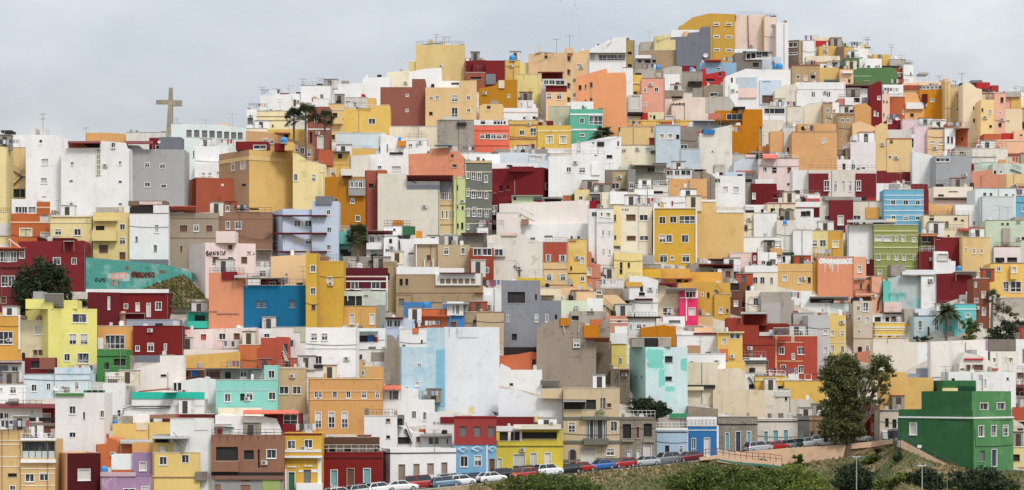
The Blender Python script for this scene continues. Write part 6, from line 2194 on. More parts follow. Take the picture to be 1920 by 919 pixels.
# ------------------------------------------------------------------ ground, street, slope
def crest(px): return lin(px, [-600,-300,350,470,600,760,1000,1250,1350,1480,1640,1700,1800,1930,2500], [310,300,288,240,204,158,146,118,98,106,124,140,184,226,270])
def groundmat():
    m, nt, b = new_mat('packed_earth'); g = N(nt, 'ShaderNodeNewGeometry'); pos = g.outputs['Position']
    n = noise(nt, pos, .18, 6, .65); f = noise(nt, pos, 1.7, 5, .7)
    c = ramp(nt, n, [(.35, (.34,.29,.23)), (.55, (.46,.42,.36)), (.7, (.24,.2,.15))])
    nt.links.new(mul(nt, c, ramp(nt, f, [(.3, .75), (.7, 1.1)])), b.inputs['Base Color']); b.inputs['Roughness'].default_value = .95
    return m
def grassmat():
    m, nt, b = new_mat('dry_slope'); g = N(nt, 'ShaderNodeNewGeometry'); pos = g.outputs['Position']
    n = noise(nt, pos, .09, 6, .65); f = noise(nt, pos, 1.9, 5, .75)
    c = ramp(nt, n, [(.42, (.065,.09,.026)), (.48, (.15,.135,.055)), (.56, (.30,.205,.11)), (.7, (.22,.15,.08))])
    nt.links.new(mul(nt, c, ramp(nt, f, [(.3, .55), (.7, 1.25)])), b.inputs['Base Color']); b.inputs['Roughness'].default_value = 1
    bp = nt.nodes.new('ShaderNodeBump'); bp.inputs['Strength'].default_value = 1; bp.inputs['Distance'].default_value = .3
    nt.links.new(f, bp.inputs['Height']); nt.links.new(bp.outputs[0], b.inputs['Normal'])
    return m
def asphalt():
    return plain('asphalt', (.06,.06,.06), .9, var=.3, scale=1.5)
def grid(name, rows, mat):
    m = MB(); m.v = [tuple(p) for r in rows for p in r]; n = len(rows[0]); mi = m.mi(mat)
    for i in range(len(rows)-1):
        for j in range(n-1):
            m.f.append((i*n+j, (i+1)*n+j, (i+1)*n+j+1, i*n+j+1)); m.m.append(mi)
    o = m.build(name, smooth=True); o['kind'] = 'structure'
    return o
PXS = [-620 + 26*i for i in range(122)]
gm, gs = groundmat(), grassmat()
rows = []
for dz, dy in ((-95, 700), (-45, 170), (-9, 40)):
    rows.append([P(px, crest(px), ground(px, crest(px))) + Vector((0, dy, dz)) for px in PXS])
for i in range(56):
    rows.append([G(px, crest(px) + (base_py(px)-crest(px))*i/55) for px in PXS])
grid('hillside', rows, gm)
rows = [[G(px, base_py(px) + .0) for px in PXS], [G(px, base_py(px) + 2) for px in PXS], [G(px, base_py(px) + 4) for px in PXS]]
o = grid('street', rows, asphalt()); o.location.z = .004
rows = [[G(px, base_py(px) + 4) for px in PXS]]
for k in range(1, 4): rows.append([G(px, base_py(px) + 4 + drop_px(px)*k/3 + .02*k) for px in PXS])
for q in (4, 9, 15, 22, 30, 40, 52, 66, 82, 100, 130, 170, 220, 280, 360): rows.append([G(px, base_py(px) + 4.1 + drop_px(px) + q) for px in PXS])
last = [Vector(p) for p in rows[-1]]
rows.append([p + Vector((0, -60, -12)) for p in last]); rows.append([p + Vector((0, -190, -14)) for p in last])
grid('slope', rows, gs)
m = MB(); m.box(-4000, 4000, -600, 6000, -62, -60, gs); o = m.build('ground'); o['kind'] = 'structure'
# kerb along the street's outer edge
m = MB(); km = plain('kerb_stone', (.36,.34,.31), .9)
ks = [px for px in PXS if 500 < px < 1345]
for a, b_ in zip(ks, ks[1:]):
    p, q = G(a, base_py(a)+4), G(b_, base_py(b_)+4); u = Vector((0, .3, 0)); h = Vector((0, 0, .14))
    lo = Vector((0, 0, -.3))
    m.poly([p+lo, q+lo, q+h, p+h], km); m.poly([p+h, q+h, q+h+u, p+h+u], km); m.poly([p+h+u, q+h+u, q+u, p+u], km)
o = m.build('kerb'); o['kind'] = 'structure'

# ------------------------------------------------------------------ retaining wall, ramp and railing
def ribbon_wall(name, pts, th, mat, label, cat, cap=None):
    """pts: (px, py_top, py_bottom, depth)"""
    m = MB(); org = P(pts[0][0], pts[0][2], pts[0][3])
    for a, b_ in zip(pts, pts[1:]):
        A, B = P(a[0], a[1], a[3])-org, P(b_[0], b_[1], b_[3])-org; C, D = P(b_[0], b_[2], b_[3])-org, P(a[0], a[2], a[3])-org; t = Vector((0, th, 0))
        m.poly([D, C, B, A], mat); m.poly([A, B, B+t, A+t], cap or mat); m.poly([A+t, B+t, C+t, D+t], mat)
    a = pts[0]; A, D = P(a[0],a[1],a[3])-org, P(a[0],a[2],a[3])-org; m.poly([D, A, A+t, D+t], mat)
    a = pts[-1]; A, D = P(a[0],a[1],a[3])-org, P(a[0],a[2],a[3])-org; m.poly([A, D, D+t, A+t], mat)
    o = m.build(name); o.location = org; tag(o, label, cat); return o
wm = wallmat('pe_wall'); cm = wallmat('pe5')
edge = lambda px: ground(px, base_py(px)+4) - .3
pts = [(px, lin(px, [1344,1440,1480,1590], [851,843.5,840,833.5]), lin(px, [1344,1440,1590], [866,880,872]), edge(px)) for px in range(1344, 1595, 10)]
ribbon_wall('retaining_wall', pts, .35, wm, 'long peach retaining wall holding up the street beside the big tree', 'retaining wall', cm)
pts = [(px, lin(px, [1594,1670], [832,824.5]), lin(px, [1594,1640,1670], [842,838,832]), edge(px)) for px in range(1594, 1676, 10)]
ribbon_wall('parapet_wall', pts, .3, wm, 'low peach parapet right of the trunk of the big tree', 'wall', cm)
rp = [(1312, 858), (1345, 854), (1372, 859), (1400, 862), (1432, 864), (1465, 868)]
pts = [(px, py, py+6, edge(1345) - 2.2 - (px-1312)*.006) for px, py in rp]
ribbon_wall('ramp_wall', pts, 1.2, wm, 'low peach side wall of the ramp under a thin red railing', 'wall', wallmat('cr6'))
pts = [(px, py+6, py+10, edge(1345) - 2.26 - (px-1312)*.006) for px, py in rp[1:]]
ribbon_wall('kerb_wall', pts, .3, wallmat('tq_dull'), 'thin dull turquoise strip wall below the peach ramp', 'wall')
m = MB(); rm = plain('rust_rail', (.2,.06,.04), .7); org = P(1345, 854, edge(1345)-2)
for hh in (.55, 1.05):
    m.tube([P(px, py, edge(1345)-2.1-(px-1312)*.006) + Vector((0,0,hh)) - org for px, py in rp], .045, rm, 5)
for i in range(0, 15):
    px = 1312 + 11*i; p = P(px, lin(px, [r[0] for r in rp], [r[1] for r in rp]), edge(1345)-2.1-(px-1312)*.006) - org
    m.tube([p + Vector((0,0,-.1)), p + Vector((0,0,1.05))], .045, rm, 5)
o = m.build('railing'); o.location = org; tag(o, 'thin red brown railing on the peach ramp by the street', 'railing')

# outside stairs along the green house
def stairs():
    Cp = G(1825.8, 883.4); fcl = Face(Cp, (math.sin(R_(46)), -math.cos(R_(46))), 1)
    root = empty('outdoor_stairs', G(1790, 880), 'straight outdoor stairs with a dark handrail running down beside the green house', 'stairs')
    org = root.location.copy(); m = MB(); w = MB(); rl = MB(); cmat = plain('stair_stone', (.36,.32,.28), .9); dk = plain('rail_dark', (.05,.045,.045), .6)
    n = 26; pr = None; rp2 = []
    for i in range(n):
        t = i/(n-1); px = 1687 + 104*t; py = 826.5 + 55.5*t
        Y = fcl.y(px) - .9
        p = P(px, py, Y) - org
        m.box(p.x-.28, p.x+.28, p.y-.9, p.y+.75, p.z-.9, p.z+.02*(i % 2), cmat); rp2.append(p + Vector((0, -.8, .9)))
        if i % 2 == 0: rl.tube([p + Vector((0,-.8,0)), p + Vector((0,-.8,.9))], .03, dk, 4)
    rl.tube(rp2, .05, dk, 5)
    for a, b_ in zip(rp2, rp2[1:]):
        A, B = a + Vector((0,-.15,-.72)), b_ + Vector((0,-.15,-.72)); d = Vector((0,0,-1.1)); k = Vector((0,-.2,0))
        w.poly([A+k+d, B+k+d, B+k, A+k], wm); w.poly([A+k, B+k, B, A], cm); w.poly([A, B, B+d, A+d], wm)
    m.build('steps', root); rl.build('handrail', root); w.build('side_wall', root)
stairs()

# ------------------------------------------------------------------ leaves and trees
def leafmat(name, c1, c2, tr=.25):
    if name in MATS: return MATS[name]
    m, nt, b = new_mat(name); g = N(nt, 'ShaderNodeNewGeometry')
    n = noise(nt, g.outputs['Position'], .75, 4, .7)
    c = ramp(nt, n, [(.35, tuple(c1)), (.65, tuple(c2))])
    f = noise(nt, g.outputs['Position'], 5.0, 2, .6)
    c = mul(nt, c, ramp(nt, f, [(.3, .6), (.7, 1.25)]))
    nt.links.new(c, b.inputs['Base Color']); b.inputs['Roughness'].default_value = .65; b.inputs['Specular IOR Level'].default_value = .3
    t = nt.nodes.new('ShaderNodeBsdfTranslucent'); nt.links.new(c, t.inputs[0])
    mx = nt.nodes.new('ShaderNodeMixShader'); mx.inputs[0].default_value = tr
    nt.links.new(b.outputs[0], mx.inputs[1]); nt.links.new(t.outputs[0], mx.inputs[2])
    out = [n_ for n_ in nt.nodes if n_.type == 'OUTPUT_MATERIAL'][0]; nt.links.new(mx.outputs[0], out.inputs[0])
    MATS[name] = m
    return m
def bark(): return plain('bark', (.12,.09,.065), .95, var=.5, scale=2.5)

def leaves(m, blobs, n, size, mat, r, shell=.62):
    vols = [b_[3]*b_[4]*b_[5] for b_ in blobs]; tot = sum(vols)
    for b_, v in zip(blobs, vols):
        cx, cy, cz, rx, ry, rz = b_
        k = max(8, int(n * v / tot))
        # sub-clumps give the crown light and dark lumps and gaps
        cl = []
        for _ in range(max(4, k // 26)):
            d = Vector((r.gauss(0,1), r.gauss(0,1), r.gauss(0,1))).normalized() * (r.uniform(shell, 1.08) if r.random() < .75 else r.uniform(.1, .7))
            cl.append(Vector((cx + d.x*rx, cy + d.y*ry, cz + d.z*rz)))
        cr = (rx*ry*rz) ** (1/3) * .30
        for _ in range(k):
            c = r.choice(cl); p = c + Vector((r.gauss(0,1), r.gauss(0,1), r.gauss(0,.75))) * cr * .62
            a = Vector((r.gauss(0,1), r.gauss(0,1), r.gauss(0,1))).normalized(); b2 = a.cross(Vector((r.gauss(0,1), r.gauss(0,1), r.gauss(0,1)))).normalized()
            s = size * r.uniform(.55, 1.3)
            m.poly([p - a*s, p + b2*s*.45, p + a*s, p - b2*s*.45], mat)

def tree(name, label, cat, base, blobs_px, n, size, mat, trunk_r=.3, group=None, seed=1, trunk=True, depth_f=.9, lean=0):
    r = random.Random(seed); px, py = base; Y = ground(px, py); org = P(px, py, Y)
    root = empty(name, org, label, cat, group); mb = MB(); bl = []
    for bx, by, rx, ry in blobs_px:
        c = P(bx, by, Y) - org; k = Y/F
        bl.append((c.x, r.uniform(-.35, .35)*rx*k*depth_f, c.z, rx*k, rx*k*depth_f, ry*k))
    leaves(mb, bl, n, size, mat, r); mb.build('crown', root)
    tm = MB(); bk = bark()
    if trunk:
        top = Vector((sum(b_[0] for b_ in bl)/len(bl)*.5, 0, max(.8, min(b_[2] for b_ in bl))))
        tm.tube([(0,0,-.6), (0,0,.1), tuple(top*.5), tuple(top)], trunk_r, bk, 8, trunk_r*.62)
        for b_ in bl:
            mid = top.lerp(Vector(b_[:3]), .55) + Vector((r.uniform(-.4,.4), r.uniform(-.4,.4), .2))
            tm.tube([tuple(top*.85), tuple(mid), b_[:3], (b_[0]+r.uniform(-.5,.5)*b_[3], b_[1], b_[2]+b_[5]*.7)], trunk_r*.5, bk, 6, .03)
        tm.build('trunk', root)
    else:
        for b_ in bl[:8]: tm.tube([(b_[0]*.5,0,-.2), (b_[0]*.8, b_[1]*.5, b_[2]*.6), b_[:3]], trunk_r*.3, bk, 5, .02)
        tm.build('stem', root)
    return root

L_dark = leafmat("leaf_dark", (.016,.028,.013), (.05,.07,.026))
L_euca = leafmat('leaf_olive', (.05,.066,.024), (.21,.21,.07), .38)
L_bush = leafmat('leaf_bush', (.045,.08,.02), (.19,.225,.05), .35)
L_lime = leafmat('leaf_lime', (.09,.14,.03), (.30,.33,.07), .35)
L_dry = leafmat('leaf_dry', (.06,.06,.025), (.14,.11,.05))
L_palm = leafmat('leaf_palm', (.028,.045,.018), (.09,.11,.045), .2)

tree('broadleaf_tree', 'tall dark eucalyptus like tree with two crowns standing beside the street wall', 'tree', (1587, 858),
     [(1568,684,24,18),(1592,680,20,16),(1552,704,17,17),(1606,698,16,16),(1578,708,26,18),(1596,722,24,16),(1556,728,20,14),(1576,742,24,16),(1602,748,20,15),(1550,756,14,11),(1578,770,28,17),(1606,776,18,14),(1546,778,12,9),
      (1560,796,22,15),(1592,800,26,16),(1612,808,14,12),(1556,816,16,11),(1584,822,20,11),
      (1650,680,20,15),(1668,694,13,13),(1634,700,13,12),(1654,706,15,12),(1640,726,13,11),(1662,730,11,11),(1634,750,11,9),(1656,752,9,8),(1622,728,9,9)], 30000, .215, L_euca, .5, seed=3)
tree('broadleaf_tree', 'round dark green tree in front of the crimson house at the left', 'tree', (92, 600),
     [(84,508,34,22),(60,525,28,22),(108,525,26,22),(75,545,42,26),(112,552,24,24),(50,556,20,20),(92,576,42,20),(60,582,28,18)], 9000, .3, L_dark, .3, seed=4)
tree('conifer', 'dark narrow tree beside the tan passage house near the fan palm', 'tree', (704, 506), [(702,482,11,11),(706,494,13,11),(697,474,7,7)], 900, .24, L_dark, .15, seed=5)
tree('conifer', 'dark green column shrub behind the dark blue wall edge on the right', 'tree', (1748, 692), [(1747,662,6,9),(1749,676,6,10),(1746,686,6,8)], 600, .22, L_dark, .12, seed=6)
tree('shrub', 'big dark shrub spilling over the ruined wall behind the derelict street house', 'shrub', (1212, 782), [(1200,762,20,14),(1225,760,24,14),(1245,768,16,10),(1185,768,10,9),(1218,774,36,9)], 3200, .26, L_dark, .2, seed=7, trunk=False)
tree('shrub', 'low roof garden shrub above the yellow street house', 'shrub', (930, 784), [(932,776,13,6),(912,776,12,4),(948,778,8,4)], 600, .2, L_dark, .1, seed=8, trunk=False)
tree('shrub', 'small bush on the bank below the steep wall under the turquoise wall', 'shrub', (160, 572), [(158,566,14,8),(148,568,8,6)], 500, .2, L_dark, .1, seed=9, trunk=False)
# foreground bushes
FG = [('wide dark bush at the bottom edge right of the dry slope', (1310, 921), [(1280,900,34,16),(1325,892,38,20),(1300,912,56,14)], L_bush, 6000, 11),
      ('tall yellowish green bush in front of the peach ramp', (1395, 921), [(1360,886,26,14),(1385,893,36,20),(1410,902,34,20),(1340,900,24,18),(1395,915,50,14)], L_bush, 5200, 12),
      ('bright yellow green bush between the wall and the lamp post', (1500, 922), [(1480,882,20,15),(1500,893,32,19),(1530,902,26,16),(1470,905,30,16),(1500,915,50,12)], L_lime, 5200, 13),
      ('pointed shrub in front of the peach retaining wall', (1497, 876), [(1497,862,9,13),(1492,874,15,9),(1506,874,9,8)], L_bush, 900, 14),
      ('large rounded blackish bush behind the left lamp post', (1605, 922), [(1600,886,28,16),(1590,904,32,18),(1622,900,26,18),(1640,914,22,10)], L_dark, 4600, 15),
      ('small round clipped bush on the dry slope below the stairs', (1684, 866), [(1684,857,9,8)], L_dark, 700, 16),
      ('tiny dark bush high on the dry slope', (1648, 850), [(1647,846,7,5)], L_dark, 260, 17),
      ('low green bush on the dry slope left of the round bush', (1640, 868), [(1638,860,16,8),(1625,866,12,6)], L_bush, 800, 18),
      ('pale flowering bush behind the right lamp post', (1690, 905), [(1690,896,15,8),(1680,900,12,6)], L_lime, 800, 19),
      ('dark bush around the foot of the right lamp post', (1735, 915), [(1735,888,22,12),(1720,898,22,14),(1752,897,18,11),(1735,912,40,12)], L_dark, 3200, 20),
      ('broad dark scrub below the big green corner house', (1835, 922), [(1800,892,26,10),(1840,888,34,11),(1870,893,26,10),(1815,906,46,14),(1860,906,40,14),(1835,918,70,10)], L_dark, 6500, 21),
      ('lime coloured bush at the bottom edge below the green house', (1805, 924), [(1802,916,14,6)], L_lime, 700, 22),
      ('lime coloured bush at the bottom right corner', (1893, 926), [(1893,917,22,7)], L_lime, 900, 23),
      ('low dense green bush at the edge of the dry slope below the parked cars', (1010, 922), [(985,903,26,10),(1015,900,30,11),(1045,903,28,11),(1080,906,26,10),(1108,911,22,8),(1020,913,74,9),(950,909,26,8),(1060,915,60,8)], L_bush, 6500, 24),
      ('mid green bush at the bottom between the two lamp posts', (1665, 924), [(1660,908,22,9),(1690,912,26,9)], L_bush, 1500, 25),
      ('dusty bush at the bottom left of the yellow green bush', (1440, 924), [(1440,893,28,17),(1430,908,38,13)], L_bush, 3800, 26),
      ('spiky dark agave on the slope in front of the peach wall', (1431, 880), [(1431,870,12,7)], L_dark, 300, 27)]
for lab, base, bl, mt, n, sd in FG:
    tree('bush', lab, 'bush', base, bl, int(n*1.15), .24, mt, .15, 'bushes on the slope below the street', sd, trunk=False, depth_f=.8)
# right hand garden
for lab, base, bl, mt, n, sd in [('green bush on the garden terrace beside the turquoise house', (1818, 640), [(1815,608,12,10),(1824,618,12,10),(1818,630,10,9)], L_bush, 1300, 31),
      ('dark shrub hedge on the garden terrace right of the chestnut house', (1880, 645), [(1865,622,14,9),(1890,612,20,12),(1875,632,26,8),(1905,630,14,8)], L_dark, 2600, 32),
      ('leafless looking shrub in front of the grey retaining wall', (1880, 606), [(1880,582,16,14),(1896,590,14,9)], L_dry, 500, 33),
      ('dark garden shrub at the right edge above the long white wall', (1915, 640), [(1915,608,9,10),(1912,622,10,10)], L_dark, 900, 34),
      ('low garden shrub below the pale blue bungalow', (1730, 642), [(1728,635,12,4),(1748,637,12,4)], L_dark, 500, 35)]:
    tree('shrub', lab, 'shrub', base, bl, n, .22, mt, .1, 'shrubs on the right garden terrace', sd, trunk=False)

def palm(name, label, base, top, rad_px, kind, n, seed, group):
    r = random.Random(seed); Y = ground(*base) - .6; org = P(*base, Y); root = empty(name, org, label, 'palm tree', group)
    t = P(*top, Y) - org; R = rad_px*Y/F; tm = MB()
    bk = plain('palm_bark', (.15,.115,.085), .95, var=.5, scale=3)
    tm.tube([(0,0,-.8), (t.x*.3, 0, t.z*.35), (t.x*.8, 0, t.z*.75), (t.x, 0, t.z)], .24, bk, 8, .17)
    if kind == 'date': tm.lathe([(.1,-.9), (.32,-.6), (.4,-.2), (.3,.25), (.1,.4)], bk, 9, t)
    tm.build('trunk', root); m = MB()
    for i in range(n):
        az = r.uniform(0, 6.28); el = r.uniform(-.75, 1.35) if kind == 'fan' else r.uniform(-.35, 1.3)
        d = Vector((math.cos(az)*math.cos(el), math.sin(az)*math.cos(el), math.sin(el)))
        side = d.cross(Vector((0,0,1)))
        side = side.normalized() if side.length > .05 else Vector((1,0,0))
        if kind == 'fan':
            L = R*r.uniform(.42, .85); p0 = t; p1 = t + d*L; up = side.cross(d)
            m.poly([p0 + side*.02, p1 + side*.02, p1 - side*.02, p0 - side*.02], L_palm)
            f = R*r.uniform(.4, .55); tw = r.uniform(-.7, .7); f *= r.uniform(.7, 1.25); side, up = side*math.cos(tw) + up*math.sin(tw), up*math.cos(tw) - side*math.sin(tw)
            for j in range(11):
                a = -1.5 + 3.0*j/10
                e = p1 + (d*math.cos(a) + side*math.sin(a))*f + up*r.uniform(-.06,.06) + Vector((0,0,-.12*f*abs(a)))
                q = (d*math.cos(a+1.57) + side*math.sin(a+1.57)) * f*.075
                m.poly([p1, (p1+e)/2 + q, e, (p1+e)/2 - q], L_palm)
        else:
            L = R*r.uniform(.85, 1.1); pts = []; sag = r.uniform(.5, .9)
            for j in range(9):
                s = j/8; pts.append(t + d*L*s + Vector((0,0,-sag*L*s*s*(.35+.5*math.cos(el)))))
            for j in range(8):
                a, b_ = pts[j], pts[j+1]; m.poly([a + side*.03, b_ + side*.03, b_ - side*.03, a - side*.03], L_palm)
                for sg in (-1, 1):
                    for h in (0, .5):
                        c = a.lerp(b_, h); ln = L*.24*math.sin(3.14*min(1,(j+h)/8*.82+.16))
                        e = c + side*sg*ln + (b_-a)*1.2 + Vector((0,0,-ln*.45)); w = (b_-a)*.30
                        m.poly([c - w, c + w, e], L_palm)
    m.build('crown', root)
PG = 'palm trees among the houses'
palm('fan_palm', 'shortest left fan palm of the three beside the tan sloping house', (551, 321), (551, 221), 19, 'fan', 70, 1, PG)
palm('fan_palm', 'tallest middle fan palm of the three with a slim bare trunk', (574, 322), (573, 214), 21, 'fan', 80, 2, PG)
palm('fan_palm', 'right fan palm of the three in front of the brick red house', (609, 320), (609, 224), 18, 'fan', 70, 3, PG)
palm('date_palm', 'broad dark date palm with hidden trunk right of the turquoise green house', (1131, 292), (1131, 254), 29, 'date', 130, 4, PG)
palm('fan_palm', 'fan palm with shaggy crown between the pale blue apartment house and the red tiled edge', (671, 503), (671, 441), 22, 'fan', 90, 5, PG)
palm('date_palm', 'large date palm standing in front of the pale blue bungalow', (1774, 640), (1774, 586), 31, 'date', 60, 6, PG)
palm('fan_palm', 'slim fan palm beside the chestnut brown house at the right', (1859, 618), (1861, 560), 16, 'fan', 44, 7, PG)

# dry grass tufts on the slope, and the green bank below the turquoise wall
def tufts(name, region, n, h, mats, seed):
    r = random.Random(seed); m = MB()
    while n > 0:
        px, py = region(r); n -= 1
        p = G(px, py); a = r.uniform(0, 3.14); w = r.uniform(.12, .3); hh = h*r.uniform(.5, 1.3)
        d = Vector((math.cos(a)*w, math.sin(a)*w, 0)); tp = p + Vector((r.uniform(-.15,.15), r.uniform(-.15,.15), hh))
        m.poly([p - d, p + d, tp], mats[0] if r.random() < .6 else mats[1])
    o = m.build(name); o['kind'] = 'stuff'; tag(o, 'dry brown and green grass covering the slope below the street' if name == 'grass' else '', 'grass'); return o
def reg(r):
    px = r.uniform(880, 1920); return px, base_py(px) + 4.5 + drop_px(px) + r.random()**1.3*90
tufts('grass', reg, 11000, .38, (leafmat('straw', (.2,.16,.08), (.3,.22,.12)), L_bush), 5)
m = MB(); r = random.Random(8); bx = [(225,556),(300,522),(330,510),(352,528),(372,548),(392,572)]
rows = []
for j in range(9):
    rows.append([P(225+168*i/20, lin(225+168*i/20, [225,300,345,393], [562,532,516,566]) + (576-lin(225+168*i/20, [225,300,345,393], [562,532,516,566]))*j/8 + r.uniform(-1.5,1.5)*(j<8), Yg(300, 596) + 6.5 - j*.8 + r.uniform(-.3,.3)) for i in range(21)])
o = grid('grass_bank', rows, gs)
mm = MB()
for _ in range(3600):
    i, j = r.randrange(20), r.randrange(8); p = rows[j][i].lerp(rows[j+1][i+1], r.random()).lerp(rows[j][i+1], r.random()*.5); a = r.uniform(0,3.14); d = Vector((math.cos(a)*.2, math.sin(a)*.2, 0))
    mm.poly([p-d, p+d, p + Vector((r.uniform(-.2,.2), -.1, r.uniform(.2,.55)))], r.choice((L_bush, L_dry, MATS['straw'], MATS['straw'], L_lime)))
o = mm.build('bank_plants'); o['kind'] = 'stuff'; tag(o, 'wild green and dry plants covering the bank below the turquoise wall', 'grass')

# ------------------------------------------------------------------ cars
def paint(k, rgb): return plain('car_paint_' + k, rgb, .28, 0.0, .5, var=.05, coat=.7)
CARC = {'white': (.72,.72,.72), 'silver': (.4,.41,.43), 'grey': (.16,.17,.18), 'black': (.015,.015,.018), 'red': (.36,.018,.02), 'dark red': (.14,.012,.02), 'blue': (.03,.12,.36), 'dark blue': (.02,.045,.13), 'blue grey': (.12,.2,.28), 'dark green': (.03,.05,.045)}
SHAPES = {  # length, width, height, bonnet z, belt z, stations of the cabin: base front, roof front, roof rear, base rear (x, nose = +)
    'hatch': (4.0, 1.72, 1.47, .86, .95, (1.05, .42, -1.45, -1.92)),
    'saloon': (4.4, 1.74, 1.43, .88, .95, (1.0, .35, -1.05, -1.75)),
    'suv': (4.4, 1.82, 1.68, 1.02, 1.08, (1.05, .5, -1.7, -2.1)),
    'van': (4.7, 1.85, 1.9, 1.1, 1.12, (1.45, .95, -2.15, -2.3))}
CARS = {}
def car_parts(shape, colour):
    L, W, H, bz, belt, (bf, rf, rr, br) = SHAPES[shape]; pm = paint(colour, CARC[colour]); gl = plain('car_glass', (.02,.025,.03), .08, var=.1); bk = plain('car_black', (.015,.015,.015), .7)
    h = W/2; b = MB()
    st = [(-L/2, .42, .62, h*.84), (-L/2+.06, .28, belt-.12, h*.93), (-L/2+.45, .24, belt, h), (br+.2, .22, belt, h), (bf-.1, .22, belt, h), (bf+.25, .22, bz+.04, h*.99), (L/2-.35, .24, bz-.06, h*.95), (L/2-.05, .28, bz-.22, h*.85), (L/2, .4, bz-.36, h*.76)]
    ring = []
    for x, z0, z1, w in st:
        i = len(b.v); ring.append(i)
        b.v += [(x,-w*.9,z0), (x,-w,z0+.22), (x,-w,z1-.14), (x,-w*.9,z1), (x,w*.9,z1), (x,w,z1-.14), (x,w,z0+.22), (x,w*.9,z0)]
    mi = b.mi(pm)
    for a, c in zip(ring, ring[1:]):
        for j in range(8): b.f.append((a+j, c+j, c+(j+1)%8, a+(j+1)%8)); b.m.append(mi)
    b.f.append(tuple(ring[0]+j for j in range(8))); b.m.append(mi); b.f.append(tuple(ring[-1]+7-j for j in range(8))); b.m.append(mi)
    # roof skin and pillars
    t = h*.74; z = H
    b.box(rr, rf, -t, t, z-.06, z, pm)
    for sg in (-1, 1):
        for xa, xb in ((bf, rf), (br, rr), ((bf+br)/2-.2, (rf+rr)/2-.2)): b.tube([(xa, sg*h*.93, belt-.02), (xb, sg*t*.98, z-.03)], .045, pm, 4)
    g = MB(); q = [(bf,-h*.9,belt-.02),(bf,h*.9,belt-.02),(br,h*.9,belt-.02),(br,-h*.9,belt-.02),(rf,-t*.97,z-.05),(rf,t*.97,z-.05),(rr,t*.97,z-.05),(rr,-t*.97,z-.05)]
    for f in ((0,1,5,4),(1,2,6,5),(2,3,7,6),(3,0,4,7)): g.poly([q[i] for i in f], gl)
    wh = MB(); wh.lathe([(.18,-.11),(.31,-.1),(.315,0),(.31,.1),(.18,.11)], bk, 14)
    rim = MB(); rim.lathe([(.01,-.115),(.12,-.118),(.19,-.112)], plain('rim', (.45,.45,.46), .35, .6), 12); rim.lathe([(.01,.115),(.12,.118),(.19,.112)], plain('rim', (.45,.45,.46), .35, .6), 12)
    hl = MB(); hl.box(-.06, .04, -.16, .16, -.07, .07, plain('headlight', (.7,.72,.72), .1))
    tl = MB(); tl.box(-.04, .06, -.12, .12, -.12, .12, plain('tail_light', (.35,.01,.01), .2))
    bp = MB(); bp.box(L/2-.12, L/2+.04, -h*.78, h*.78, .28, .46, bk); bp2 = MB(); bp2.box(-L/2-.04, -L/2+.12, -h*.82, h*.82, .3, .46, bk)
    pl = MB(); pl.box(-L/2-.055, -L/2-.042, -.26, .26, .5, .61, plain('plate', (.65,.65,.62)))
    return b, g, wh, rim, hl, tl, bp, bp2, pl
def car(shape, colour, px, off, yaw, label, flip=False, dy=0):
    key = (shape, colour); L, W, H, bz, belt, cb = SHAPES[shape]
    b0 = base_py(px); p = P(px, b0 + off, ground(px, b0 + off))
    root = empty('parked_car', p + Vector((0, 0, .01)), label, 'van' if shape == 'van' else 'car', 'cars parked along the street')
    t = G(px+15, base_py(px+15)+2) - G(px-15, base_py(px-15)+2)
    root.rotation_euler = (0, -math.atan2(t.z, math.hypot(t.x, t.y)) * (-1 if flip else 1), math.atan2(t.y, t.x)*.85 + R_(yaw) + (math.pi if flip else 0))
    if key not in CARS:
        b, g, wh, rim, hl, tl, bp, bp2, pl = car_parts(shape, colour); d = {}
        d['body'] = b.build('body', root); d['glass'] = g.build('windows', root)
        ws = []
        for sx in (L/2-.78, -L/2+.8):
            for sy in (-1, 1):
                w = wh.build('wheel', root) if not ws else ws[0].copy()
                if ws: COL.objects.link(w); w.parent = root
                w.location = (sx, sy*(W/2-.1), .315); w.rotation_euler = (R_(90), 0, 0); ws.append(w)
                rm_ = rim.build('rim', w)
        hs = []
        for sy in (-1, 1):
            o = hl.build('headlight', root); o.location = (L/2-.08, sy*W*.33, bz-.24); o = tl.build('tail_light', root); o.location = (-L/2+.02, sy*W*.38, belt-.2)
        bp.build('front_bumper', root); bp2.build('rear_bumper', root); pl.build('number_plate', root)
        CARS[key] = root
    else:
        for c in CARS[key].children:
            k = c.copy(); COL.objects.link(k); k.parent = root
            for s in c.children: s2 = s.copy(); COL.objects.link(s2); s2.parent = k
    return root
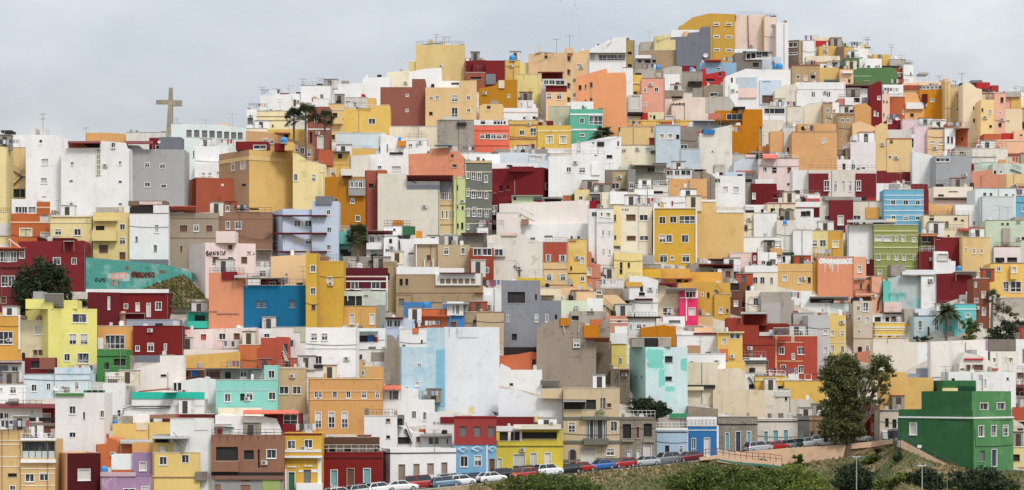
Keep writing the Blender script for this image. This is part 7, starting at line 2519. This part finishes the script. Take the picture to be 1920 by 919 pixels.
CL = [('hatch','white',636,3,4,'white hatchback cut by the bottom edge in front of the dark red street house',False),
 ('hatch','silver',676,3,2,'silver hatchback at the bottom edge behind the first white hatchback',False),
 ('saloon','black',688,.6,0,'black saloon close to the wall of the dark red street house',True),
 ('hatch','white',712,3.2,2,'white hatchback at the bottom edge right of the silver hatchback',False),
 ('saloon','white',754,3.4,0,'white saloon at the bottom edge left of the red van',False),
 ('van','red',791,2,0,'dark red van in front of the old white street house',False),
 ('suv','silver',833,.5,0,'silver car close to the wall of the old white street house',True),
 ('hatch','blue grey',836,3,5,'blue grey hatchback in front of the silver car by the old white house',False),
 ('hatch','white',865,2.6,0,'white hatchback right of the blue grey hatchback',False),
 ('hatch','dark blue',890,.8,0,'dark blue car beside the sky blue house front',False),
 ('saloon','white',921,2.6,0,'white saloon in front of the sky blue house front',False),
 ('suv','black',942,1,0,'black car with a long bonnet left of the yellow house garage',False),
 ('hatch','grey',963,1,0,'grey hatchback half hidden behind the black car with a long bonnet',True),
 ('suv','dark green',989,.8,0,'dark off road car in front of the white garage door of the yellow house',False),
 ('hatch','red',983,3.0,0,'bright red hatchback lowest of the row below the yellow house',True),
 ('suv','white',1028,1.6,0,'white off road car in front of the yellow house',False),
 ('saloon','black',1063,1.8,0,'black saloon at the foot of the beige ornate house',True),
 ('hatch','red',1092,1.5,0,'red hatchback left of the blue car below the beige ornate house',False),
 ('saloon','blue',1126,1.5,0,'bright blue saloon below the beige ornate house',True),
 ('hatch','red',1168,1.4,0,'red hatchback right of the bright blue saloon',True),
 ('saloon','silver',1210,1.6,0,'silver saloon below the derelict grey street house',True),
 ('suv','grey',1248,1.6,0,'grey estate car in front of the pale blue street house',True),
 ('saloon','dark red',1291,1.8,0,'dark red saloon at the end of the row by the bright blue house',True),
 ('suv','silver',1422,1.6,0,'silver estate car behind the peach wall at its left end',False),
 ('saloon','red',1455,1.6,0,'red saloon behind the peach wall left of the dark green car',False),
 ('hatch','grey',1478,1.4,0,'grey hatchback behind the peach wall beside the red saloon',False),
 ('hatch','dark green',1496,1.6,0,'dark green car behind the peach wall',False),
 ('hatch','white',1518,1.6,0,'white hatchback behind the peach wall left of the white off road car',False),
 ('suv','white',1548,1.6,0,'white off road car beside the foliage of the big tree',False),
 ('hatch','silver',1612,1.6,0,'silver hatchback right of the trunk of the big tree',False),
 ('hatch','white',1600,.6,0,'white hatchback half hidden by the big tree trunk',False)]
for c in CL: car(*c)

# ------------------------------------------------------------------ street furniture
def lamp(px, py_top, py_base, label, two):
    Y = ground(px, py_base); org = P(px, py_base, Y); root = empty('street_lamp', org, label, 'street lamp', 'street lamps on the slope below the street')
    top = P(px, py_top, Y) - org; mt = plain('galvanised', (.4,.41,.42), .45, .5); m = MB(); m.tube([(0,0,-.5), (0,0,top.z)], .11, mt, 8, .06); m.build('pole', root)
    m = MB(); m.tube([(-.9 if two else -.05,0,top.z+.05), (0,0,top.z-.02), (.9,0,top.z+.05)], .05, mt, 6); m.build('arm', root)
    for sx in ((-1, 1) if two else (-1, 1)):
        m = MB(); m.box(sx*.95-.35, sx*.95+.35, -.16, .16, top.z+.0, top.z+.13, plain('lamp_grey', (.12,.12,.13), .5)); m.box(sx*.95-.28, sx*.95+.28, -.12, .12, top.z-.04, top.z-.002, plain('lamp_lens', (.5,.5,.48), .2)); m.build('lamp_head', root)
lamp(1606, 857, 948, 'left grey street lamp with two heads before the blackish bush', True)
lamp(1729, 873, 948, 'right grey street lamp with two heads below the stairs of the green house', True)
p = G(1776, 930); m = MB(); m.tube([(0,0,-.3),(0,0,3.3)], .05, plain('post_green', (.1,.2,.13)), 6); o = m.build('signpost'); o.location = p; tag(o, 'thin greenish post at the bottom below the green house', 'post')
# flower basket lamp post
Y = ground(706, 917) - 1; org = P(706, 917, Y); root = empty('flower_post', org, 'white lamp post with a green hanging flower basket before the dark red street house', 'lamp post')
m = MB(); m.tube([(0,0,-.3),(0,0,4.6)], .07, plain('post_white', (.6,.6,.58)), 7); m.build('pole', root)
m = MB(); m.lathe([(.05,4.3),(.3,4.45),(.42,5.1),(.36,5.15)], plain('basket_green', (.02,.2,.09)), 10); m.build('basket', root)
m = MB(); leaves(m, [(0,0,5.4,.45,.45,.4)], 160, .14, L_lime, random.Random(3)); leaves(m, [(0,0,5.4,.5,.5,.4)], 60, .12, plain('petals', (.6,.5,.15)), random.Random(4)); m.build('flowers', root)
# waste containers at the street end
for px, cc, lab in ((1660, (.55,.56,.56), 'pale grey waste container beside the green house'), (1671, (.03,.035,.04), 'black waste container beside the pale container'), (1680, (.06,.035,.07), 'dark purple waste container nearest the green house')):
    Y = ground(px, base_py(px)+1); root = empty('waste_container', P(px, base_py(px)+1, Y), lab, 'waste container', 'waste containers at the street end'); mt = plain('bin_%d' % px, cc, .5)
    m = MB(); m.v = [(-.4,-.5,.15),(.4,-.5,.15),(.4,.5,.15),(-.4,.5,.15),(-.5,-.6,1.25),(.5,-.6,1.25),(.5,.6,1.25),(-.5,.6,1.25)]
    for f in ((0,1,5,4),(1,2,6,5),(2,3,7,6),(3,0,4,7),(3,2,1,0)): m.f.append(f); m.m.append(m.mi(mt))
    m.build('bin_body', root); m = MB(); m.poly([(-.53,-.63,1.26),(.53,-.63,1.26),(.53,.63,1.5),(-.53,.63,1.5)], mt); m.box(-.53,.53,-.63,-.6,1.18,1.255,mt); m.build('lid', root)
    for sx in (-.35,.35):
        m = MB(); m.lathe([(.01,-.05),(.12,-.05),(.12,.05),(.01,.05)], plain('car_black', (.015,.015,.015)), 10); o = m.build('castor', root); o.location = (sx,-.45,.12); o.rotation_euler = (0, R_(90), 0)
# sign on a post by the stairs
p = P(1724, 845, 341); m = MB(); m.tube([(0,0,-1.0),(0,0,.75)], .03, plain('galvanised', (.4,.41,.42)), 5); m.box(-.28,.28,-.04,-.01,.35,.75, plain('sign_white', (.6,.6,.58))); o = m.build('small_sign'); o.location = p; tag(o, 'small blank white plate on a post beside the green house stairs', 'sign')

# ------------------------------------------------------------------ stone cross
Y = 497; org = P(318, 262, Y); root = empty('stone_cross', org, 'tall tan stone cross standing against the sky above the houses', 'cross')
k = Y/F; stn = plain('cross_stone', (.30,.255,.19), .95, var=.35, scale=.5)
def tapered(m, pts0, pts1, d0, d1, mat):
    q = [(x,-d0,z) for x, z in pts0] + [(x,-d1,z) for x, z in pts1]; w = [(x,d0,z) for x, z in pts0] + [(x,d1,z) for x, z in pts1]
    a = q[:2] + q[2:][::-1]; b_ = w[:2] + w[2:][::-1]
    m.poly(a, mat); m.poly(b_[::-1], mat)
    for i in range(4): m.poly([a[i], a[(i+1)%4], b_[(i+1)%4], b_[i]][::-1], mat)
m = MB(); tapered(m, [(-6.5*k,-8*k),(6.5*k,-8*k)], [(-.6*k,97*k),(5.4*k,97*k)], .75, .5, stn); m.build('shaft', root)
m = MB(); m.box(-24.8*k, -2.9*k, -.48, .48, 66.5*k, 74*k, stn); m.box(6.2*k, 23*k, -.48, .48, 63*k, 73.5*k, stn); m.box(-3.2*k, 6.4*k, -.62, -.565, 64*k, 74*k, stn); m.build('arms', root)
m = MB(); m.box(-11*k, 11*k, -1.6, 1.6, -24*k, -7.9*k, stn); m.build('plinth', root)

# ------------------------------------------------------------------ birds, a loose flock over the hill
r = random.Random(12)
for i in range(26):
    px, py = r.gauss(1092, 26), abs(r.gauss(22, 14)) + 2; Y = 430; c = r.uniform(.55, 1.0)*.42
    m = MB(); bm_ = plain('bird_dark', (.06,.06,.065)); f = r.uniform(.1, .5)
    m.poly([(0,-.1*c,0),(c,-.02,f*c),(0,.12*c,0)], bm_); m.poly([(0,-.1*c,0),(0,.12*c,0),(-c,-.02,f*c)], bm_); m.tube([(0,-.3*c,0),(0,0,-.03),(0,.35*c,0)], .05*c, bm_, 5)
    o = m.build('bird'); o.location = P(px, py, Y); o.rotation_euler = (r.uniform(-.3,.3), r.uniform(-.3,.3), r.uniform(0,6.28)); tag(o, 'tiny dark bird of the flock in the sky over the hill', 'bird', 'birds flying over the hill')
# ------------------------------------------------------------------ houses
run(DATA)
ra = random.Random(21)
for h in HOUSES:
    if h['root'].name.split('.')[0] in ('wall', 'gable_wall'): continue
    if ra.random() < .26:
        for _ in range(ra.choice((1, 1, 2))):
            px = ra.uniform(h['px'][0]+3, h['px'][1]-3); Yc = h['Y']
            p = P(px, h['yt'], Yc + ra.uniform(1.2, 3)) - h['d']['org']; p.z = h['d']['ztop'] - h['d']['org'].z - .5
            antenna(h['root'], p, ra.uniform(1.8, 3.6), .028)
    if ra.random() < .2 and len(h['d']['faces']) == 1 and h['px'][1]-h['px'][0] > 18:
        px = ra.uniform(h['px'][0]+4, h['px'][1]-4)
        p = P(px, h['yt'], h['Y'] + ra.uniform(.8, 2)) - h['d']['org']; p.z = h['d']['ztop'] - h['d']['org'].z + .1
        dish(h['root'], p, ra.uniform(.35, .5))

# small things fixed to the houses: copings, pipes, cables, roof huts, railings, washing, boxes
def local(h, px, dy, dz): # point on the roof edge of house h, dy behind its face, dz above its top
    p = P(px, h['yt'], h['Y'] + dy) - h['d']['org']; p.z = h['d']['ztop'] - h['d']['org'].z + dz; return p
CLOTH = [(.6,.6,.62), (.12,.15,.24), (.32,.08,.08), (.55,.5,.42), (.05,.06,.08), (.45,.42,.4), (.3,.36,.42)]
HUT = ['wh', 'ow', 'cc', 'cr', 'wh9', 'br5', 'cc6', 'wh3']
for h in HOUSES:
    d = h['d']; root = h['root']; kd = root.name.split('.')[0]; fc = d['faces'][0][0]; wpx = h['px'][1]-h['px'][0]; org = d['org']; wall = kd in ('wall', 'gable_wall')
    two = len(d['faces']) == 2; flat = not d['prof']
    x0, x1 = h['px']; hz = d['ztop'] - org.z
    if ra.random() < .55 and flat and not two:     # coping along the top edge
        m = MB(); a, b_ = fc.pt(-.04, d['ztop']+.004, .07)-org, fc.pt(fc.ln+.04, d['ztop']+.09, -.2)-org
        m.box(a.x, b_.x, a.y, b_.y, a.z, b_.z, wallmat(ra.choice(['ow', 'cr3', 'cc2', 'gy3', 'cc', h['col'], 'wh3', 'cc4']))); m.build('coping', root)
    if ra.random() < .34 and hz > 3 and not two:    # down-pipe
        u = ra.choice((.12, fc.ln-.12, fc.ln*ra.uniform(.2, .8))); m = MB()
        m.tube([fc.pt(u, d['ztop']-.1, .07)-org, fc.pt(u, org.z-1, .07)-org], .045, wallmat(ra.choice(['gy3', 'cc4', 'ow', 'dg', 'cc4'])), 5); m.build('downpipe', root)
    if ra.random() < .20 and hz > 3.5 and not wall and not two:   # sagging cable along the facade
        z = org.z + hz*ra.choice((.45, .62, .8)); m = MB(); n = 7
        m.tube([fc.pt(fc.ln*j/n, z - .16*math.sin(3.1416*j/n) - .02*j, .06)-org for j in range(n+1)], .03, wallmat('dk'), 4); m.build('cable', root)
    if wall or two or wpx < 14: continue
    if flat and ra.random() < .30 and wpx > 24:    # stair hut on the roof
        px = ra.uniform(x0+6, x1-10); a = local(h, px, 1.6, -.4); W = ra.uniform(1.6, 2.8); H = ra.uniform(1.3, 2.2)+.4; m = MB(); mt = wallmat(ra.choice(HUT))
        m.box(a.x, a.x+W, a.y, a.y+2.2, a.z, a.z+H, mt); m.box(a.x-.1, a.x+W+.1, a.y-.15, a.y+2.3, a.z+H+.002, a.z+H+.1, wallmat(ra.choice(['ow', 'cc4', 'te', 'gy3']))); 
        m.box(a.x+W*.3, a.x+W*.3+.75, a.y-.02, a.y-.004, a.z+.3, a.z+H-.25, plain('door_dark', ra.choice([(.05,.04,.035)]))); m.build('stair_hut', root)
    if flat and ra.random() < .30:    # thin railing on the parapet
        m = MB(); mt = wallmat(ra.choice(['dk', 'gy3', 'wh', 'cc4'])); xs = [x0+1 + (x1-x0-2)*j/8 for j in range(9)]; L = ra.uniform(.7, 1.0)
        for zz in (L, L*.5): m.tube([local(h, xs[0], .12, zz), local(h, xs[-1], .12, zz)], .025, mt, 4)
        for px in xs: m.tube([local(h, px, .12, 0), local(h, px, .12, L)], .022, mt, 4)
        m.build('railing', root)
    if ra.random() < .13:    # washing line
        px = ra.uniform(x0+3, max(x0+4, x1-22)); m = MB(); n = ra.randint(3, 7); a = local(h, px, .9, 1.25)
        for q in (a, a + Vector((n*.55+.3, 0, 0))): m.tube([q, q + Vector((0,0,-1.3))], .025, wallmat('dk'), 4)
        m.tube([a, a + Vector((n*.55+.3, 0, 0))], .012, wallmat('dk'), 4)
        for j in range(n):
            c = a + Vector((.2+.55*j, 0, 0)); hh = ra.uniform(.5, 1.0); ci = ra.randrange(7); m.poly([c, c+Vector((.45,0,0)), c+Vector((.43,.06,-hh)), c+Vector((.02,.05,-hh))], plain('cloth_%d' % ci, CLOTH[ci], .9))
        m.build('laundry', root)
    for _ in range(ra.choice((0, 1, 1, 2, 3))):    # boxes, barrels, chimneys on the roof
        px = ra.uniform(x0+2, x1-2); a = local(h, px, ra.uniform(.5, 2.4), -.35); m = MB(); s = ra.uniform(.3, .7); t = ra.random()
        if t < .4: m.box(a.x-s*.5, a.x+s*.5, a.y, a.y+s, a.z, a.z+.35+ra.uniform(.4, 1.1), wallmat(ra.choice(['ow', 'cc', 'wh', 'cc4', h['col']]))); nm = 'chimney'
        elif t < .75: m.lathe([(s*.7,0),(s*.75,.5),(s*.7,.9+s*.4),(.01,1.0+s*.4)], wallmat(ra.choice(['ow', 'gy4', 'dk', 'wh9', 'cc6'])), 10, a); nm = 'roof_tank'
        else: m.box(a.x-s, a.x+s, a.y, a.y+.5, a.z, a.z+.55+s*.5, wallmat(ra.choice(['dk', 'bn', 'gy', 'te', 'cc4']))); nm = 'roof_box'
        m.build(nm, root)
    if ra.random() < .3 and hz > 4 and not two:    # air conditioner / meter box
        u, z = fc.ln*ra.uniform(.15, .85), org.z + hz*ra.uniform(.35, .85); a = fc.pt(u, z, .3)-org; m = MB(); m.box(a.x-.4, a.x+.4, a.y, a.y+.28, a.z, a.z+.55, wallmat('ow')); m.box(a.x-.3, a.x+.1, a.y-.012, a.y-.002, a.z+.08, a.z+.47, plain('grille_dark', (.12,.12,.12))); m.build('air_conditioner', root)

# ------------------------------------------------------------------ sky, sun, camera
SUN_EL, SUN_AZ = 48.0, 152.0     # azimuth measured from +Y clockwise; the sun is behind the viewer on the right
w = bpy.data.worlds.new('World'); sc.world = w; w.use_nodes = True
nt = w.node_tree; nt.nodes.clear()
out = nt.nodes.new('ShaderNodeOutputWorld'); bg = nt.nodes.new('ShaderNodeBackground')
sky = nt.nodes.new('ShaderNodeTexSky'); sky.sky_type = 'NISHITA'; sky.sun_disc = False
sky.sun_elevation = R_(SUN_EL); sky.sun_rotation = R_(SUN_AZ); sky.dust_density = 2.0
tc = nt.nodes.new('ShaderNodeTexCoord')
mp = mapping(nt, tc.outputs['Generated'], 4.2, 4.2, 9.0)
n1 = noise(nt, mp, 1.6, 5, .55); n2 = noise(nt, mp, 5.0, 5, .6)
cl = ramp(nt, n1, [(.36, (.47,.50,.55)), (.47, (.525,.55,.59)), (.57, (.565,.585,.605)), (.68, (.68,.69,.69))])
cl = mul(nt, cl, ramp(nt, n2, [(.3, .95), (.7, 1.05)]))
sz = nt.nodes.new('ShaderNodeSeparateXYZ'); nt.links.new(tc.outputs['Generated'], sz.inputs[0])
cl = mul(nt, cl, ramp(nt, sz.outputs[2], [(.08, .245), (.22, .45), (1.0, .80)]))   # an overcast sky is brightest overhead
cl = mul(nt, cl, (21.0, 21.0, 21.0))
mixd = mul(nt, sky.outputs[0], cl, .9, 'MIX')
nt.links.new(mixd, bg.inputs[0]); bg.inputs[1].default_value = 0.12
nt.links.new(bg.outputs[0], out.inputs[0])
sd = bpy.data.lights.new('sun', 'SUN'); sd.energy = 1.5; sd.angle = R_(12); sd.color = (1.0, .965, .915)
so = bpy.data.objects.new('sun', sd); COL.objects.link(so)
az, el = R_(SUN_AZ), R_(SUN_EL)
sdir = Vector((math.sin(az)*math.cos(el), math.cos(az)*math.cos(el), math.sin(el)))
so.rotation_euler = sdir.to_track_quat('Z', 'Y').to_euler(); so.location = (60, -100, 200)
cd = bpy.data.cameras.new('camera'); cam = bpy.data.objects.new('camera', cd); COL.objects.link(cam)
cam.rotation_euler = (R_(90), 0, 0); cd.sensor_width = 36; cd.lens = 36*F/1920
cd.shift_y = (YH - 459.5)/1920; cd.clip_start = 1; cd.clip_end = 12000
sc.camera = cam
sc.view_settings.view_transform = 'Standard'; sc.view_settings.look = 'None'; sc.view_settings.exposure = EXPO; sc.view_settings.gamma = 1
